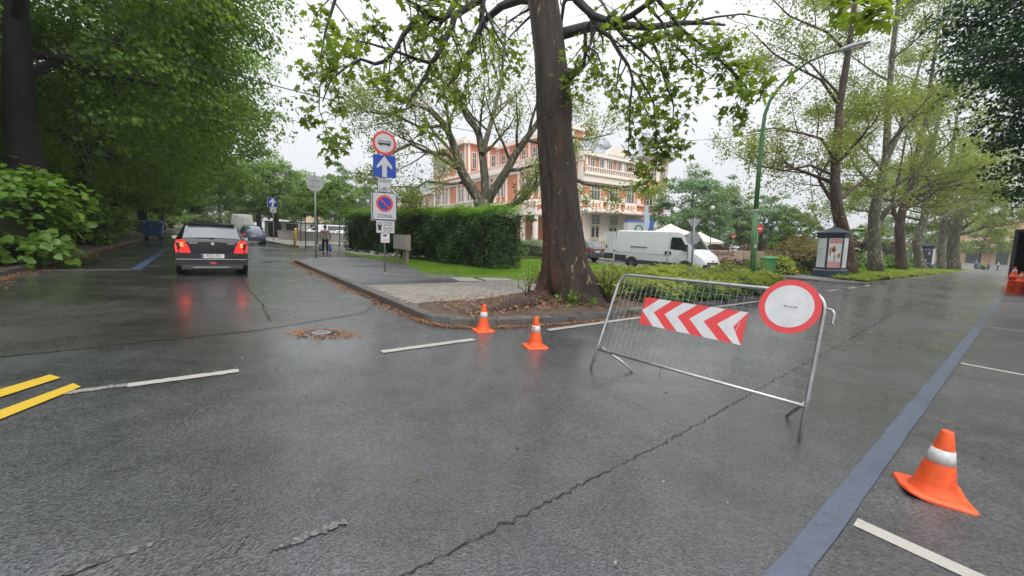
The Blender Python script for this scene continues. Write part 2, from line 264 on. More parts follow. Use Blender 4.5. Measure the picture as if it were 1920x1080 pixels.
M = dict(
 road=asphalt('wet_asphalt', (.030, .031, .034), (.056, .057, .060), .16, .36, .45, 92, .5),
 road_a=asphalt('old_wet_asphalt', (.030, .029, .029), (.054, .051, .049), .14, .32, .52, 90, .45, .35, 1.),
 park=asphalt('dark_coarse_asphalt', (.030, .030, .031), (.052, .051, .051), .26, .5, .45, 70, .6, .35, .35),
 walk=asphalt('pavement_asphalt', (.055, .055, .058), (.085, .085, .088), .30, .55, .45, 90, .3, .6, .3),
 walk_new=asphalt('pavement_patch', (.032, .032, .035), (.05, .05, .053), .30, .5, .45, 90, .3, .6, .3),
 kerb=pm('kerb_stone', (.115, .10, .085), .5, .35, 5, .6, 30, dirt=(.045, .038, .032)),
 kerbd=pm('kerb_stone_dark', (.075, .064, .055), .5, .4, 5, .6, 30, dirt=(.028, .023, .02)),
 paver=pm('paver_concrete', (.235, .21, .18), .6, .2, 9, .3, 60),
 paver2=pm('paver_concrete_worn', (.19, .17, .145), .6, .25, 9, .3, 60),
 joint=pm('paver_joint_sand', (.07, .058, .046), .85, .3, 12, .4, 60),
 slab=pm('paving_slab', (.27, .245, .215), .6, .2, 3, .2, 50),
 soil=pm('bare_soil', (.085, .055, .036), .85, .5, 5, .9, 22, dirt=(.035, .024, .017)),
 litter=pm('catkin_litter', (.30, .13, .045), .8, .5, 30, .5, 60, dirt=(.11, .05, .025)),
 lawn=pm('lawn_soil', (.075, .14, .025), .85, .4, 3, .6, 40, dirt=(.05, .08, .02)),
 terrain=pm('terrain', (.07, .09, .04), .9, .4, .2, .3, 3),
 plaza=asphalt('plaza_paving', (.10, .095, .09), (.15, .14, .13), .35, .6, .45, 30, .2, .4, .3),
 white_paint=paintmat('road_paint_white', (.36, .345, .31), lo=.26, hi=.31),
 worn_paint=paintmat('road_paint_worn', (.26, .25, .225), lo=.40, hi=.47),
 ghost_paint=paintmat('road_paint_ghost', (.17, .165, .155), lo=.46, hi=.56),
 yellow_paint=paintmat('road_paint_yellow', (.50, .34, .03), lo=.20, hi=.22),
 blue_paint=paintmat('road_paint_blue', (.078, .096, .132), road=(.05, .055, .065), lo=.26, hi=.40, sc=22.),
 blue_paint2=pm('road_paint_bright_blue', (.05, .09, .17), .45, .35, 7, .3, 90, dirt=(.035, .045, .06)),
 tar=pm('crack_tar', (.008, .008, .009), .6, .3, 20),
 galv=pm('galvanised_steel', (.42, .43, .44), .38, .22, 14, .15, 90, metal=.85),
 post=pm('sign_post_grey', (.24, .25, .26), .45, .12, 10, metal=.3),
 panelback=pm('sign_back_grey', (.34, .35, .36), .5, .1, 6, metal=.3),
 red=pm('sign_red', (.60, .045, .05), .4, .1, 8), redbar=pm('panel_red', (.68, .06, .065), .38, .08, 6),
 white=pm('sign_white', (.64, .64, .66), .4, .05, 9, dirt=(.54, .54, .54)), offwhite=pm('sign_offwhite', (.46, .47, .48), .45, .08, 6),
 blue=pm('sign_blue', (.012, .055, .33), .38, .1, 8), black=pm('matt_black', (.012, .012, .013), .5, .2, 8), ink=pm('ink_black', (.02, .02, .024), .5, .1, 8),
 orange=pm('cone_orange', (.80, .10, .014), .45, .10, 14, .15, 40, dirt=(.52, .065, .016)), conewhite=pm('cone_band_white', (.58, .58, .59), .4, .12, 25, dirt=(.40, .39, .37)),
 green=pm('lamp_green', (.06, .17, .055), .45, .2, 5), lampgrey=pm('lamp_head_grey', (.42, .44, .46), .4, .08, 5),
 bin=pm('bin_green', (.05, .20, .07), .45, .1, 6), darkmetal=pm('dark_metal', (.03, .036, .045), .4, .2, 6, metal=.3), kiosk=pm('kiosk_blue_grey', (.025, .034, .05), .38, .15, 6),
 tyre=pm('tyre_rubber', (.014, .014, .015), .75, .2, 20), rim=pm('wheel_rim', (.35, .36, .37), .35, .1, 12, metal=.8), steelrim=pm('steel_rim', (.22, .23, .24), .45, .2, 12, metal=.6),
 pblack=pm('paint_black', (.005, .005, .007), .3, .2, 5, coat=.45), pblue=pm('paint_dark_blue', (.022, .045, .13), .25, .15, 5, coat=1.), pwhite=pm('paint_white', (.70, .71, .73), .3, .04, 3, coat=.7),
 pgrey=pm('paint_beige_grey', (.42, .42, .38), .4, .06, 3, coat=.3), psuv=pm('paint_brown_grey', (.085, .075, .072), .28, .12, 5, coat=.9), psilver=pm('paint_silver_green', (.38, .44, .45), .28, .08, 4, coat=.8), psilver2=pm('paint_silver', (.46, .50, .52), .28, .08, 4, coat=.8),
 ppink=pm('paint_rose', (.42, .17, .17), .3, .1, 4, coat=.6), trim=pm('plastic_trim', (.04, .042, .045), .55, .15, 10), chrome=pm('chrome', (.7, .7, .7), .12, .05, 10, metal=1.),
 glass=glass('car_glass'), rearglass=glass('rear_glass', (.10, .12, .13), .05), winglass=glass('window_glass', (.05, .06, .065), .08),
 taillit=emit('tail_light_lit', (.9, .02, .015), .75), taillamp=emit('brake_bulb', (1., .10, .03), 2.2), taildim=pm('tail_light_red', (.45, .02, .02), .2, .1, 8, coat=1.), lens=pm('clear_lens', (.5, .52, .54), .15, .1, 8, coat=1.),
 plate=pm('plate_white', (.62, .62, .60), .45, .05, 10), plateyellow=pm('plate_pale_yellow', (.62, .52, .30), .45, .05, 10),
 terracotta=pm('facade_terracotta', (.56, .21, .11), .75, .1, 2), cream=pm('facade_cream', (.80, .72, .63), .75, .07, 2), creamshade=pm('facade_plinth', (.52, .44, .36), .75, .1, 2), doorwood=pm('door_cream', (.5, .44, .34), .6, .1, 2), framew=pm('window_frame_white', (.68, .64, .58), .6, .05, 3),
 roofgreen=pm('roof_green_copper', (.14, .20, .17), .6, .2, 2), roofgrey=pm('roof_grey_metal', (.30, .32, .35), .45, .15, 2, metal=.3),
 salmon=pm('facade_salmon', (.58, .33, .21), .8, .1, 1.5), salmonlight=pm('facade_sand', (.60, .46, .31), .8, .1, 1.5), palegreen=pm('facade_pale_green', (.36, .47, .37), .8, .1, 1), brownwood=pm('brown_shutter', (.16, .10, .07), .7, .2, 4), white_wall=pm('rendered_wall', (.55, .54, .51), .8, .1, 1.5), grey_wall=pm('concrete_wall', (.34, .33, .31), .8, .15, 1.5, .2, 20), darkgate=pm('dark_gate', (.05, .055, .06), .6, .2, 4),
 sandstone=pm('sandstone', (.48, .36, .27), .75, .1, 3), tent=pm('tent_canvas', (.72, .66, .54), .7, .05, 3), canvasblue=pm('canvas_blue', (.07, .16, .42), .6, .1, 4), paleblue=pm('print_pale_blue', (.45, .58, .70), .6, .2, 6), purple=pm('flag_purple', (.20, .09, .42), .7, .1, 4),
 bluebin=pm('container_blue', (.035, .075, .20), .5, .2, 4), wood=pm('weathered_wood', (.20, .17, .13), .75, .25, 8, .3, 40, stretch=(1, 1, .15)), bronze=pm('weathered_bronze', (.12, .115, .09), .55, .25, 6, .2, 30), stone=pm('grey_stone', (.30, .29, .27), .75, .2, 6, .3, 30),
 skin=pm('skin', (.42, .24, .17), .55, .08, 10), hair=pm('dark_hair', (.02, .014, .012), .5, .2, 30), jacket=pm('grey_jacket', (.20, .16, .145), .8, .25, 40, .3, 80), trousers=pm('dark_trousers', (.012, .014, .024), .8, .2, 20), shoes=pm('dark_shoes', (.01, .01, .012), .5, .1, 20), bagblue=pm('bag_denim', (.07, .10, .14), .75, .3, 20), bagbright=pm('bag_blue', (.04, .07, .45), .5, .1, 20), bagred=pm('bag_red', (.55, .03, .04), .5, .1, 20), clothblue=pm('cloth_blue', (.05, .16, .48), .8, .1, 20), clothwhite=pm('cloth_white', (.55, .55, .55), .8, .1, 20),
 hazyellow=pm('hazard_yellow', (.70, .50, .03), .5, .08, 8),
 poster_w=pm('poster_pale', (.50, .56, .55), .35, .06, 3), poster_r=pm('poster_red', (.50, .09, .06), .35, .2, 8), poster_o=pm('poster_orange', (.55, .22, .10), .35, .2, 8), poster_p=pm('poster_rose', (.52, .27, .27), .35, .2, 6), poster_d=pm('poster_plum', (.07, .045, .09), .35, .3, 6), poster_l=pm('poster_lilac', (.38, .33, .45), .35, .3, 12),
 globe=pm('lamp_globe', (.75, .70, .60), .3, .05, 8), cable=pm('cable_black', (.03, .03, .032), .5, .1, 8), rock=pm('rubble', (.22, .19, .17), .8, .3, 9),
 bark_plane=barkmat('plane_bark_brown', (.13, .052, .027), (.014, .010, .008), (.30, .23, .12), .655, 1.0, moss=(.042, .030, .020), rel=.07),
 bark_plane2=barkmat('plane_bark_olive', (.155, .14, .10), (.055, .045, .034), (.30, .28, .20), .58, .9, moss=(.09, .085, .055)),
 bark_dark=barkmat('linden_bark', (.035, .030, .027), (.012, .011, .010), (.05, .045, .04), .66, 1.4),
 bark_young=barkmat('young_bark', (.10, .08, .06), (.04, .032, .026), (.16, .14, .11), .6, 2.),
 leaf_plane=leafmat('plane_leaf', (.065, .11, .016), (.15, .235, .032), (.25, .36, .06), .46),
 leaf_plane2=leafmat('plane_leaf_pale', (.10, .145, .025), (.20, .265, .05), (.30, .36, .09), .44),
 leaf_lind=leafmat('linden_leaf', (.055, .115, .03), (.125, .23, .042), (.23, .36, .055), .54),
 leaf_shoot=leafmat('linden_shoot_leaf', (.06, .13, .02), (.12, .23, .03), (.20, .34, .05), .4),
 leaf_dark=leafmat('evergreen_leaf', (.012, .042, .018), (.026, .078, .028), (.05, .12, .035), .28, .4),
 leaf_far=leafmat('far_leaf', (.075, .135, .04), (.13, .22, .06), (.20, .30, .09), .38),
 leaf_far2=leafmat('far_leaf_blue', (.075, .15, .05), (.13, .235, .08), (.19, .30, .10), .42),
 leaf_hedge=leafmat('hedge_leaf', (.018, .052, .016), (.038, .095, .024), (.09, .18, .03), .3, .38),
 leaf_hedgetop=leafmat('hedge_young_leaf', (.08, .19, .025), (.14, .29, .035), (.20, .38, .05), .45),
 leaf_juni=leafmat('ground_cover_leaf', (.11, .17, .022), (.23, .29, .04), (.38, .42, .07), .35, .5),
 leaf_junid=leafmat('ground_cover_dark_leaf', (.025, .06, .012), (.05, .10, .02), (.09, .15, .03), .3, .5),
 leaf_pale=leafmat('pale_shrub_leaf', (.10, .17, .06), (.16, .24, .09), (.22, .31, .12), .3, .6),
 leaf_red=leafmat('barberry_leaf', (.06, .02, .018), (.10, .035, .03), (.15, .06, .04), .3, .5),
 leaf_warm=leafmat('photinia_leaf', (.10, .13, .03), (.22, .19, .06), (.36, .24, .12), .35, .5),
 leaf_yellow=leafmat('yellow_blossom', (.45, .36, .03), (.55, .45, .04), (.65, .55, .06), .35, .5),
 grass=leafmat('grass_blade', (.10, .20, .02), (.18, .32, .03), (.27, .42, .05), .35, .6),
 core=pm('hedge_inner_twigs', (.025, .036, .014), .9, .4, 8),
)
# ------------------------------------------------------------------ lettering (made first, while the scene is small)
_tc = {}
def text_mesh(txt, size, mat, align='CENTER', sx_=1.):
    cu = bpy.data.curves.new('lettering', 'FONT'); cu.body = txt; cu.size = size; cu.align_x = align; cu.align_y = 'CENTER'; cu.extrude = .0015; cu.resolution_u = 2
    o = bpy.data.objects.new('lettering', cu); COL.objects.link(o); bpy.context.view_layer.update()
    me = bpy.data.meshes.new_from_object(o.evaluated_get(bpy.context.evaluated_depsgraph_get())); bpy.data.objects.remove(o)
    me.transform(Matrix.Rotation(PI / 2, 4, 'X') @ Matrix.Diagonal((sx_, 1, 1, 1))); me.materials.clear(); me.materials.append(mat); return me
TX = {}
for key, (txt, size, mat, sx_) in dict(kiv=('KIVÉVE', .105, 'ink', .95), zona=('ZÓNA', .155, 'ink', 1.05), mun=('Munkanap', .085, 'ink', .85), m1=('8ºº-18ºº', .085, 'ink', .85), pih=('Pihenőnap', .085, 'ink', .85), m2=('8ºº-12ºº', .085, 'ink', .85), plate=('PZD-721', .115, 'ink', .86),
        szin=('SZÍNHÁZ', .62, 'ink', .95), poster=('OSCAR', .24, 'white', 1.)).items():
    TX[key] = text_mesh(txt, size, M[mat], 'CENTER', sx_)
def put_text(key, parent, x, y, z, name='lettering'):
    o = link(name, TX[key], None, parent); o.location = (x, y, z); return o

# ------------------------------------------------------------------ ground, roads, pavements
def S(pts): return [(st(a, b).x, st(a, b).y) for a, b in pts]
def structure(name, mb, mat): return tag(mb.build(name, mat), kind='structure')
structure('ground', MB().sheet([(-330, -90), (330, -90), (330, 330), (-330, 330)], -.03), M['terrain'])
structure('road', MB().sheet(S([(-60, -14), (150, -14), (150, 75), (3.2, 75), (3.2, 160), (-4.2, 160), (-4.2, 20), (-60, 20)]), 0), M['road'])
structure('side_road', MB().sheet(S([(-12, 6.1), (-6, 6.0), (-2, 6.35), (.5, 6.6), (2.2, 7.3), (2.95, 8.6), (3.1, 20), (6, 21), (20, 22), (20, 33), (6, 33.6), (4.5, 42), (4.3, 150), (-4.2, 150), (-4.2, 20), (-12, 15)]), .004), M['road_a'])
structure('parking_lane', MB().sheet(S([(-30, -2.1), (95, -2.1), (95, .40), (-30, .40)]), .004), M['park'])
def jag(pts, w, n, amp, rng):
    """a crooked strip along a line in street coordinates"""
    L = []; R = []
    for i in range(n + 1):
        f = i / n * (len(pts) - 1); k = min(int(f), len(pts) - 2); f -= k
        a = pts[k][0] * (1 - f) + pts[k + 1][0] * f; b = pts[k][1] * (1 - f) + pts[k + 1][1] * f
        d = Vector((pts[k + 1][0] - pts[k][0], pts[k + 1][1] - pts[k][1])).normalized(); nn = Vector((-d.y, d.x))
        o = rng.gauss(0, amp); ww = w * rng.uniform(.35, 1.3)
        L.append((a + nn.x * (o + ww), b + nn.y * (o + ww))); R.append((a + nn.x * (o - ww), b + nn.y * (o - ww)))
    return L, R
def strip(name, pts, w, n, amp, mat, z, seed=1, kind='structure'):
    rng = random.Random(seed); L, R = jag(pts, w, n, amp, rng); mb = MB()
    for i in range(len(L) - 1): mb.sheet(S([L[i], L[i + 1], R[i + 1], R[i]]), z)
    return tag(mb.build(name, mat), kind=kind)
strip('road_crack', [(-.2, 1.42), (.64, 1.49), (3, 1.52), (4.98, 1.62), (9, 1.75)], .0045, 300, .010, M['tar'], .005, 3)
strip('road_crack', [(9, 1.75), (16, 2.1), (24, 2.0), (34, 2.3)], .009, 160, .02, M['tar'], .005, 4)
strip('road_crack', [(-4, 6.1), (-2, 6.35), (.5, 6.6), (2.2, 7.2), (2.8, 8.2)], .007, 90, .02, M['tar'], .0085, 5)
strip('road_crack', [(.75, 7.2), (.8, 9), (.7, 12), (.8, 14)], .010, 70, .015, M['tar'], .0085, 6)
def paint(name, poly, mat, z=.008): return structure(name, MB().sheet(S(poly), z), M[mat])
def wavy(s0, s1, t0, t1, n, amp, seed):
    r = random.Random(seed)
    a = [(s0 + (s1 - s0) * i / n, t0 + r.gauss(0, amp)) for i in range(n + 1)]; b = [(s0 + (s1 - s0) * i / n, t1 + r.gauss(0, amp)) for i in range(n + 1)]
    return a + b[::-1]
paint('blue_edge_line', wavy(-3, 90, .425, .555, 300, .0035, 1), 'blue_paint')
for k, (s0, e) in enumerate(((2.85, 1.2), (8.75, 2.0), (14.45, 2.1), (20.55, 2.1), (26.5, 2.1))):
    paint('parking_bay_line', [(s0 - .045, .40), (s0 + .055, .40), (s0 + .06, .40 - e), (s0 - .04, .40 - e)], 'white_paint', .0085)
paint('road_dash', wavy(-.62, .21, 4.75, 4.86, 18, .004, 2), 'white_paint')
paint('road_dash', wavy(-1.12, -.62, 4.78, 4.875, 14, .01, 3), 'worn_paint')
paint('road_dash', wavy(1.69, 3.05, 4.72, 4.84, 20, .004, 4), 'white_paint')
paint('road_edge_line', wavy(4.48, 16.5, 4.68, 4.80, 60, .004, 5), 'white_paint')
for s0 in (20.2, 23.2, 26.2): paint('road_dash', [(s0, 4.75), (s0 + 1.3, 4.77), (s0 + 1.3, 4.89), (s0, 4.87)], 'white_paint')
paint('yellow_zigzag_line', [(-1.0, 5.07), (-.93, 4.93), (-1.86, 3.28), (-2.02, 3.42)], 'yellow_paint', .0125)
paint('yellow_zigzag_line', [(-1.22, 5.45), (-1.12, 5.30), (-2.26, 3.70), (-2.42, 3.88)], 'yellow_paint', .0125)
paint('worn_road_mark', wavy(.18, .52, 1.945, 1.99, 26, .008, 8), 'ghost_paint', .0075)
paint('worn_road_mark', wavy(-1.0, -.25, 2.28, 2.32, 40, .009, 9), 'ghost_paint', .0075)
paint('worn_road_mark', wavy(7.2, 9.5, -.55, -.48, 30, .02, 10), 'ghost_paint', .0085)
gp_ = [G(*q) for q in ((150, 1085), (260, 1010), (350, 965), (425, 958), (470, 1000), (440, 1040), (560, 1085))]
structure('asphalt_patch', MB().sheet([(q.x, q.y) for q in gp_], .0045), M['park'])
# blue line and bay ticks of the side road
paint('blue_edge_line', wavy(0, 1, 0, 1, 1, 0, 1) and [(-1.86, 16.1), (-1.62, 16.1), (-1.62, 30), (-1.86, 30)], 'blue_paint2')
for t0 in (16.15, 20.9, 25.3, 29.8, 34.3, 38.8): paint('parking_bay_line', [(-3.9, t0 - .05), (-1.86, t0 - .05), (-1.86, t0 + .05), (-3.9, t0 + .05)], 'white_paint' if t0 < 17 else 'worn_paint')

# raised islands
CORNER = [(2.93, 19.0), (2.93, 6.4), (3.0, 6.05), (3.22, 5.72), (3.6, 5.46), (4.2, 5.25), (5.0, 5.08), (6.0, 4.97), (15.8, 4.95), (16.9, 5.3), (17.6, 6.1), (18.8, 9.0), (19.6, 13), (19.9, 22.5), (8, 21.6), (4.4, 21.0), (3.3, 20.2)]
RIGHT = [(150, 5.0), (27.4, 5.0), (26.3, 5.4), (25.8, 6.2), (25.9, 7.4), (26.4, 9.5), (27, 16), (27, 30), (30, 60), (150, 60)]
LEFT = [(-4.05, -4), (-4.05, 120), (-40, 120), (-40, -4)]
FAR = [(4.3, 150), (4.4, 44), (4.9, 36.2), (5.6, 34.2), (7.0, 34.6), (10.2, 37.6), (14, 38.6), (24, 39.2), (33, 40), (33, 150)]
structure('corner_pavement', MB().slab(S(CORNER), -.02, .118), M['walk'])
structure('park_pavement', MB().slab(S(RIGHT), -.02, .118), M['plaza'])
structure('verge', MB().slab(S(LEFT), -.02, .10), M['soil'])
structure('far_pavement', MB().slab(S(FAR), -.02, .118), M['slab'])

stone_me = None
def kerb_mesh():
    me = MB().bb(-.5, .5, 0, .2, -.06, .13).mesh('kerb_stone', M['kerb']); bm = bmesh.new(); bm.from_mesh(me)
    bmesh.ops.bevel(bm, geom=[e for e in bm.edges if min(v.co.z for v in e.verts) > .1], offset=.022, segments=2, profile=.6, affect='EDGES'); bm.to_mesh(me); bm.free(); return me
stone_me = kerb_mesh(); stone_dk = stone_me.copy(); stone_dk.materials.clear(); stone_dk.materials.append(M['kerbd'])
def kerb(poly, lens, seed, jitter=.4, closed=False):
    """individual stones laid along a polyline in street coordinates, road on the right-hand side of travel"""
    rng = random.Random(seed); root = tag(bpy.data.objects.new('kerb', None), kind='structure'); COL.objects.link(root)
    root.location = st(*poly[0])
    inv = Matrix.Translation(-st(*poly[0]))
    P = [Vector(p) for p in poly]; seg = [(P[i + 1] - P[i]).length for i in range(len(P) - 1)]; tot = sum(seg); pos = 0.
    def at(d):
        for i, L in enumerate(seg):
            if d <= L or i == len(seg) - 1: return P[i] + (P[i + 1] - P[i]) * (d / L)
            d -= L
    while pos < tot - .15:
        L = lens(pos) * rng.uniform(.9, 1.1); L = min(L, tot - pos); a, b = at(pos), at(pos + L); d = b - a; m = (a + b) / 2
        o = link('kerb_stone', stone_me if rng.random() < .6 else stone_dk, None, root)
        w = st(d.x, d.y); ang = math.atan2(w.y, w.x)
        o.matrix_basis = inv @ Matrix.Translation(st(m.x, m.y, rng.uniform(-.004, .004) * jitter * 3)) @ Matrix.Rotation(ang + rng.gauss(0, .012 * jitter), 4, 'Z') @ Matrix.Rotation(rng.gauss(0, .03 * jitter), 4, 'X') @ Matrix.Diagonal(((d.length - (.012 if jitter < 1 else .028)), 1, 1, 1))
        pos += L
    return root
kerb([(3.6, 20.45), (3.2, 20.0), (2.95, 19.2), (2.93, 13), (2.93, 6.4)], lambda p: 1.0, 1)
kerb([(2.93, 6.4), (3.0, 6.05), (3.22, 5.72), (3.6, 5.46), (4.2, 5.25), (5.0, 5.08), (6.0, 4.97), (15.8, 4.95), (16.9, 5.3), (17.6, 6.1)], lambda p: .36 if p < 3 else (.5 if p < 6 else 1.), 2, 1.2)
kerb([(26.4, 9.5), (25.9, 7.4), (25.8, 6.2), (26.3, 5.4), (27.4, 5.0), (70, 5.0)], lambda p: .6 if p < 5 else 1., 3)
kerb([(-4.05, 52), (-4.05, 7)], lambda p: 1., 4)
kerb([(4.4, 60), (4.4, 44), (4.9, 36.2), (5.6, 34.2), (7.0, 34.6), (10.2, 37.6), (14, 38.6)], lambda p: 1., 5)

# paver strip of single stones across the corner
strip_poly = [(3.12, 7.42), (4.6, 7.25), (6.1, 7.75), (8.9, 7.9), (8.9, 10.15), (3.12, 10.15)]
structure('paver_bed', MB().sheet(S(strip_poly), .122), M['joint'])
def inside(p, poly):
    c = False; n = len(poly)
    for i in range(n):
        a, b = poly[i], poly[(i + 1) % n]
        if (a[1] > p[1]) != (b[1] > p[1]) and p[0] < (b[0] - a[0]) * (p[1] - a[1]) / (b[1] - a[1]) + a[0]: c = not c
    return c
paving = tag(bpy.data.objects.new('paving', None), kind='structure'); COL.objects.link(paving); paving.location = st(3.1, 7.4)
pv_me = MB().bb(-.104, .104, -.068, .068, -.03, .0).mesh('paver', M['paver'])
bm = bmesh.new(); bm.from_mesh(pv_me); bmesh.ops.bevel(bm, geom=[e for e in bm.edges if min(v.co.z for v in e.verts) > -.01], offset=.006, segments=1, affect='EDGES'); bm.to_mesh(pv_me); bm.free()
pv_me2 = pv_me.copy(); pv_me2.materials.clear(); pv_me2.materials.append(M['paver2'])
rng = random.Random(11); cells = []
for j in range(40):
    for i in range(40):
        s0 = 3.12 + (i + .5 + (j % 2) * .5) * .214; t0 = 7.2 + (j + .5) * .142
        if inside((s0, t0), strip_poly): cells.append((t0 + (s0 - 3) * .35, s0, t0))
cells.sort(); rest = MB()
for k, (_, s0, t0) in enumerate(cells):
    p = st(s0, t0, .128 + rng.gauss(0, .0022)); R = Matrix.Rotation(RZU + rng.gauss(0, .012), 4, 'Z') @ Matrix.Rotation(rng.gauss(0, .008), 4, 'X')
    if k < 300:
        o = link('paver', pv_me if rng.random() < .6 else pv_me2, None, paving); o.matrix_basis = Matrix.Translation(p - paving.location) @ R
    else: rest.box((0, 0, 0), (.206, .134, .03), 0, Matrix.Translation(p - paving.location - Vector((0, 0, .015))) @ R)
tag(rest.build('paver_field', M['paver2'], paving), kind='stuff')
structure('pavement_patch', MB().sheet(S([(3.13, 10.16), (6.3, 10.16), (6.1, 11.0), (3.13, 10.9)]), .122), M['walk_new'])
for poly in ([(6.0, 10.4), (6.75, 10.2), (6.9, 11.1), (6.2, 11.3)], [(6.9, 10.2), (7.9, 10.2), (8.1, 10.75), (7.1, 11.0)]):
    tag(MB().slab(S(poly), .10, .150).build('paving_slab', M['slab'], None, bevel=.008), kind='structure')

# tree pit soil with low humps, lawn, planting bed earth
def edge_dist(p, poly):
    best = 9e9; n = len(poly)
    for i in range(n):
        ax, ay = poly[i]; bx, by = poly[(i + 1) % n]; dx_, dy_ = bx - ax, by - ay; f = max(0, min(1, ((p[0] - ax) * dx_ + (p[1] - ay) * dy_) / (dx_ * dx_ + dy_ * dy_))); best = min(best, math.hypot(p[0] - ax - f * dx_, p[1] - ay - f * dy_))
    return best if inside(p, poly) else -best
def patch(name, poly, fn, step, mat, z0):
    s0 = min(p[0] for p in poly); s1 = max(p[0] for p in poly); t0 = min(p[1] for p in poly); t1 = max(p[1] for p in poly)
    ns = max(2, int((s1 - s0) / step)); ntt = max(2, int((t1 - t0) / step)); idx = {}; mb = MB()
    for i in range(ns + 1):
        for j in range(ntt + 1):
            a = s0 + (s1 - s0) * i / ns; b = t0 + (t1 - t0) * j / ntt
            idx[i, j] = len(mb.v); e_ = edge_dist((a, b), poly); k_ = max(0., min(1., (e_ - .05) / .35)); mb.v.append(tuple(st(a, b, .100 + (z0 + fn(a, b) - .100) * (k_ * (2 - k_)) + (.021 if k_ > 0 else 0) * (1 - k_))))
    for i in range(ns):
        for j in range(ntt):
            if inside((s0 + (s1 - s0) * (i + .5) / ns, t0 + (t1 - t0) * (j + .5) / ntt), poly): mb.f.append((idx[i, j], idx[i + 1, j], idx[i + 1, j + 1], idx[i, j + 1]))
    return tag(mb.build(name, mat, None, True), kind='structure')
def hum(a, b, k=1., q=0.): return .5 + .25 * (math.sin(a * 2.1 * k + q) + math.sin(b * 2.7 * k + 1.3 + q) * .7 + math.sin((a + b) * 5.3 * k) * .3)
patch('tree_pit', [(3.08, 6.9), (3.1, 6.2), (3.35, 5.78), (4.2, 5.38), (6, 5.10), (9.2, 5.08), (9.2, 8.1), (6.1, 7.8), (4.6, 7.3), (3.3, 7.4)], lambda a, b: .02 + .05 * hum(a, b) + .10 * math.exp(-((a - 6.9) ** 2 + (b - 6.7) ** 2) / 1.2), .09, M['soil'], .10)
LAWN = [(6.8, 11.2), (8.2, 10.25), (15.8, 10.25), (18.6, 10.4), (19.4, 13), (19.7, 22.2), (8, 21.4), (7.0, 21.2)]
patch('lawn', LAWN, lambda a, b: .015 + .03 * hum(a, b, .4), .3, M['lawn'], .13)
patch('planting_bed', [(8.5, 5.17), (15.7, 5.17), (16.8, 5.6), (17.4, 6.3), (18.6, 9.4), (18.6, 10.4), (8.5, 10.4)], lambda a, b: .02 + .04 * hum(a, b), .25, M['soil'], .12)
patch('grass_strip', [(28.0, 5.25), (110, 5.25), (110, 10.5), (31.5, 10.5), (31.3, 8.0), (29, 6.6)], lambda a, b: .03 + .05 * hum(a, b, .5), .5, M['lawn'], .12)
patch('far_grass', [(7.2, 35.6), (10, 38.4), (14, 39.4), (24, 40), (24, 42), (12, 42), (7.4, 39)], lambda a, b: .02, .5, M['lawn'], .12)
patch('park_lawn', [(90, 10.6), (150, 4.9), (150, 20), (90, 20)], lambda a, b: .03, 3, M['lawn'], .12)
# ------------------------------------------------------------------ foliage tools
def leaf_shape(kind):
    if kind == 'kite': v = [(0, 0, 0), (.45, .33, .09), (1, 0, -.08), (.45, -.33, .09)]; f = [(0, 2, 1), (0, 3, 2)]
    elif kind == 'blade': v = [(0, -.06, 0), (0, .06, 0), (1, 0, 0)]; f = [(0, 1, 2)]
    elif kind == 'lance': v = [(0, 0, 0), (.4, .14, .04), (1, 0, -.05), (.4, -.14, .04)]; f = [(0, 2, 1), (0, 3, 2)]
    elif kind == 'heart': v = [(0, 0, 0), (.02, .3, .05), (.3, .46, .09), (.68, .3, .03), (1, 0, -.14), (.68, -.3, .03), (.3, -.46, .09), (.02, -.3, .05)]; f = [(0, 2, 1), (0, 3, 2), (0, 4, 3), (0, 5, 4), (0, 6, 5), (0, 7, 6)]
    elif kind == 'plane':  # five-lobed leaf
        v = [(0, 0, 0), (-.05, .38, .02), (.22, .26, .05), (.42, .60, -.02), (.52, .24, .05), (1, 0, -.12), (.52, -.24, .05), (.42, -.60, -.02), (.22, -.26, .05), (-.05, -.38, .02)]
        f = [(0, 2, 1), (0, 4, 2), (2, 4, 3), (0, 5, 4), (0, 6, 5), (0, 8, 6), (8, 7, 6), (0, 9, 8)]
    return np.array(v, float), f
def frames(n, rng, up=.6, out=None, droop=0.):
    nn = rng.normal(size=(n, 3)) * .7; nn[:, 2] = np.abs(nn[:, 2]) + up
    if out is not None: nn += out
    nn /= np.linalg.norm(nn, axis=1)[:, None]
    tt = rng.normal(size=(n, 3)); tt[:, 2] -= droop
    if out is not None: tt += out * .8
    tt -= nn * (tt * nn).sum(1)[:, None]; tt /= np.linalg.norm(tt, axis=1)[:, None] + 1e-9
    return nn, tt, np.cross(nn, tt)
def leaf_mesh(name, C, size, kind, rng, mat, up=.6, out=None, droop=.3, fr=None):
    C = np.asarray(C, float); n = len(C); V, Fc = leaf_shape(kind); k = len(V)
    nn, tt, bb = fr if fr is not None else frames(n, rng, up, out, droop)
    sz = np.asarray(size, float) if hasattr(size, '__len__') else size * rng.uniform(.65, 1.25, n)
    P = C[:, None, :] + sz[:, None, None] * (V[None, :, 0, None] * tt[:, None, :] + V[None, :, 1, None] * bb[:, None, :] + V[None, :, 2, None] * nn[:, None, :])
    me = bpy.data.meshes.new(name); nf = len(Fc)
    me.vertices.add(n * k); me.vertices.foreach_set('co', P.reshape(-1))
    fa = (np.array(Fc)[None] + (np.arange(n) * k)[:, None, None]).reshape(-1)
    me.loops.add(len(fa)); me.loops.foreach_set('vertex_index', fa.astype(np.int32))
    me.polygons.add(n * nf); me.polygons.foreach_set('loop_start', (np.arange(n * nf) * 3).astype(np.int32))
    me.materials.append(mat); me.update(calc_edges=True); me.validate(); return me
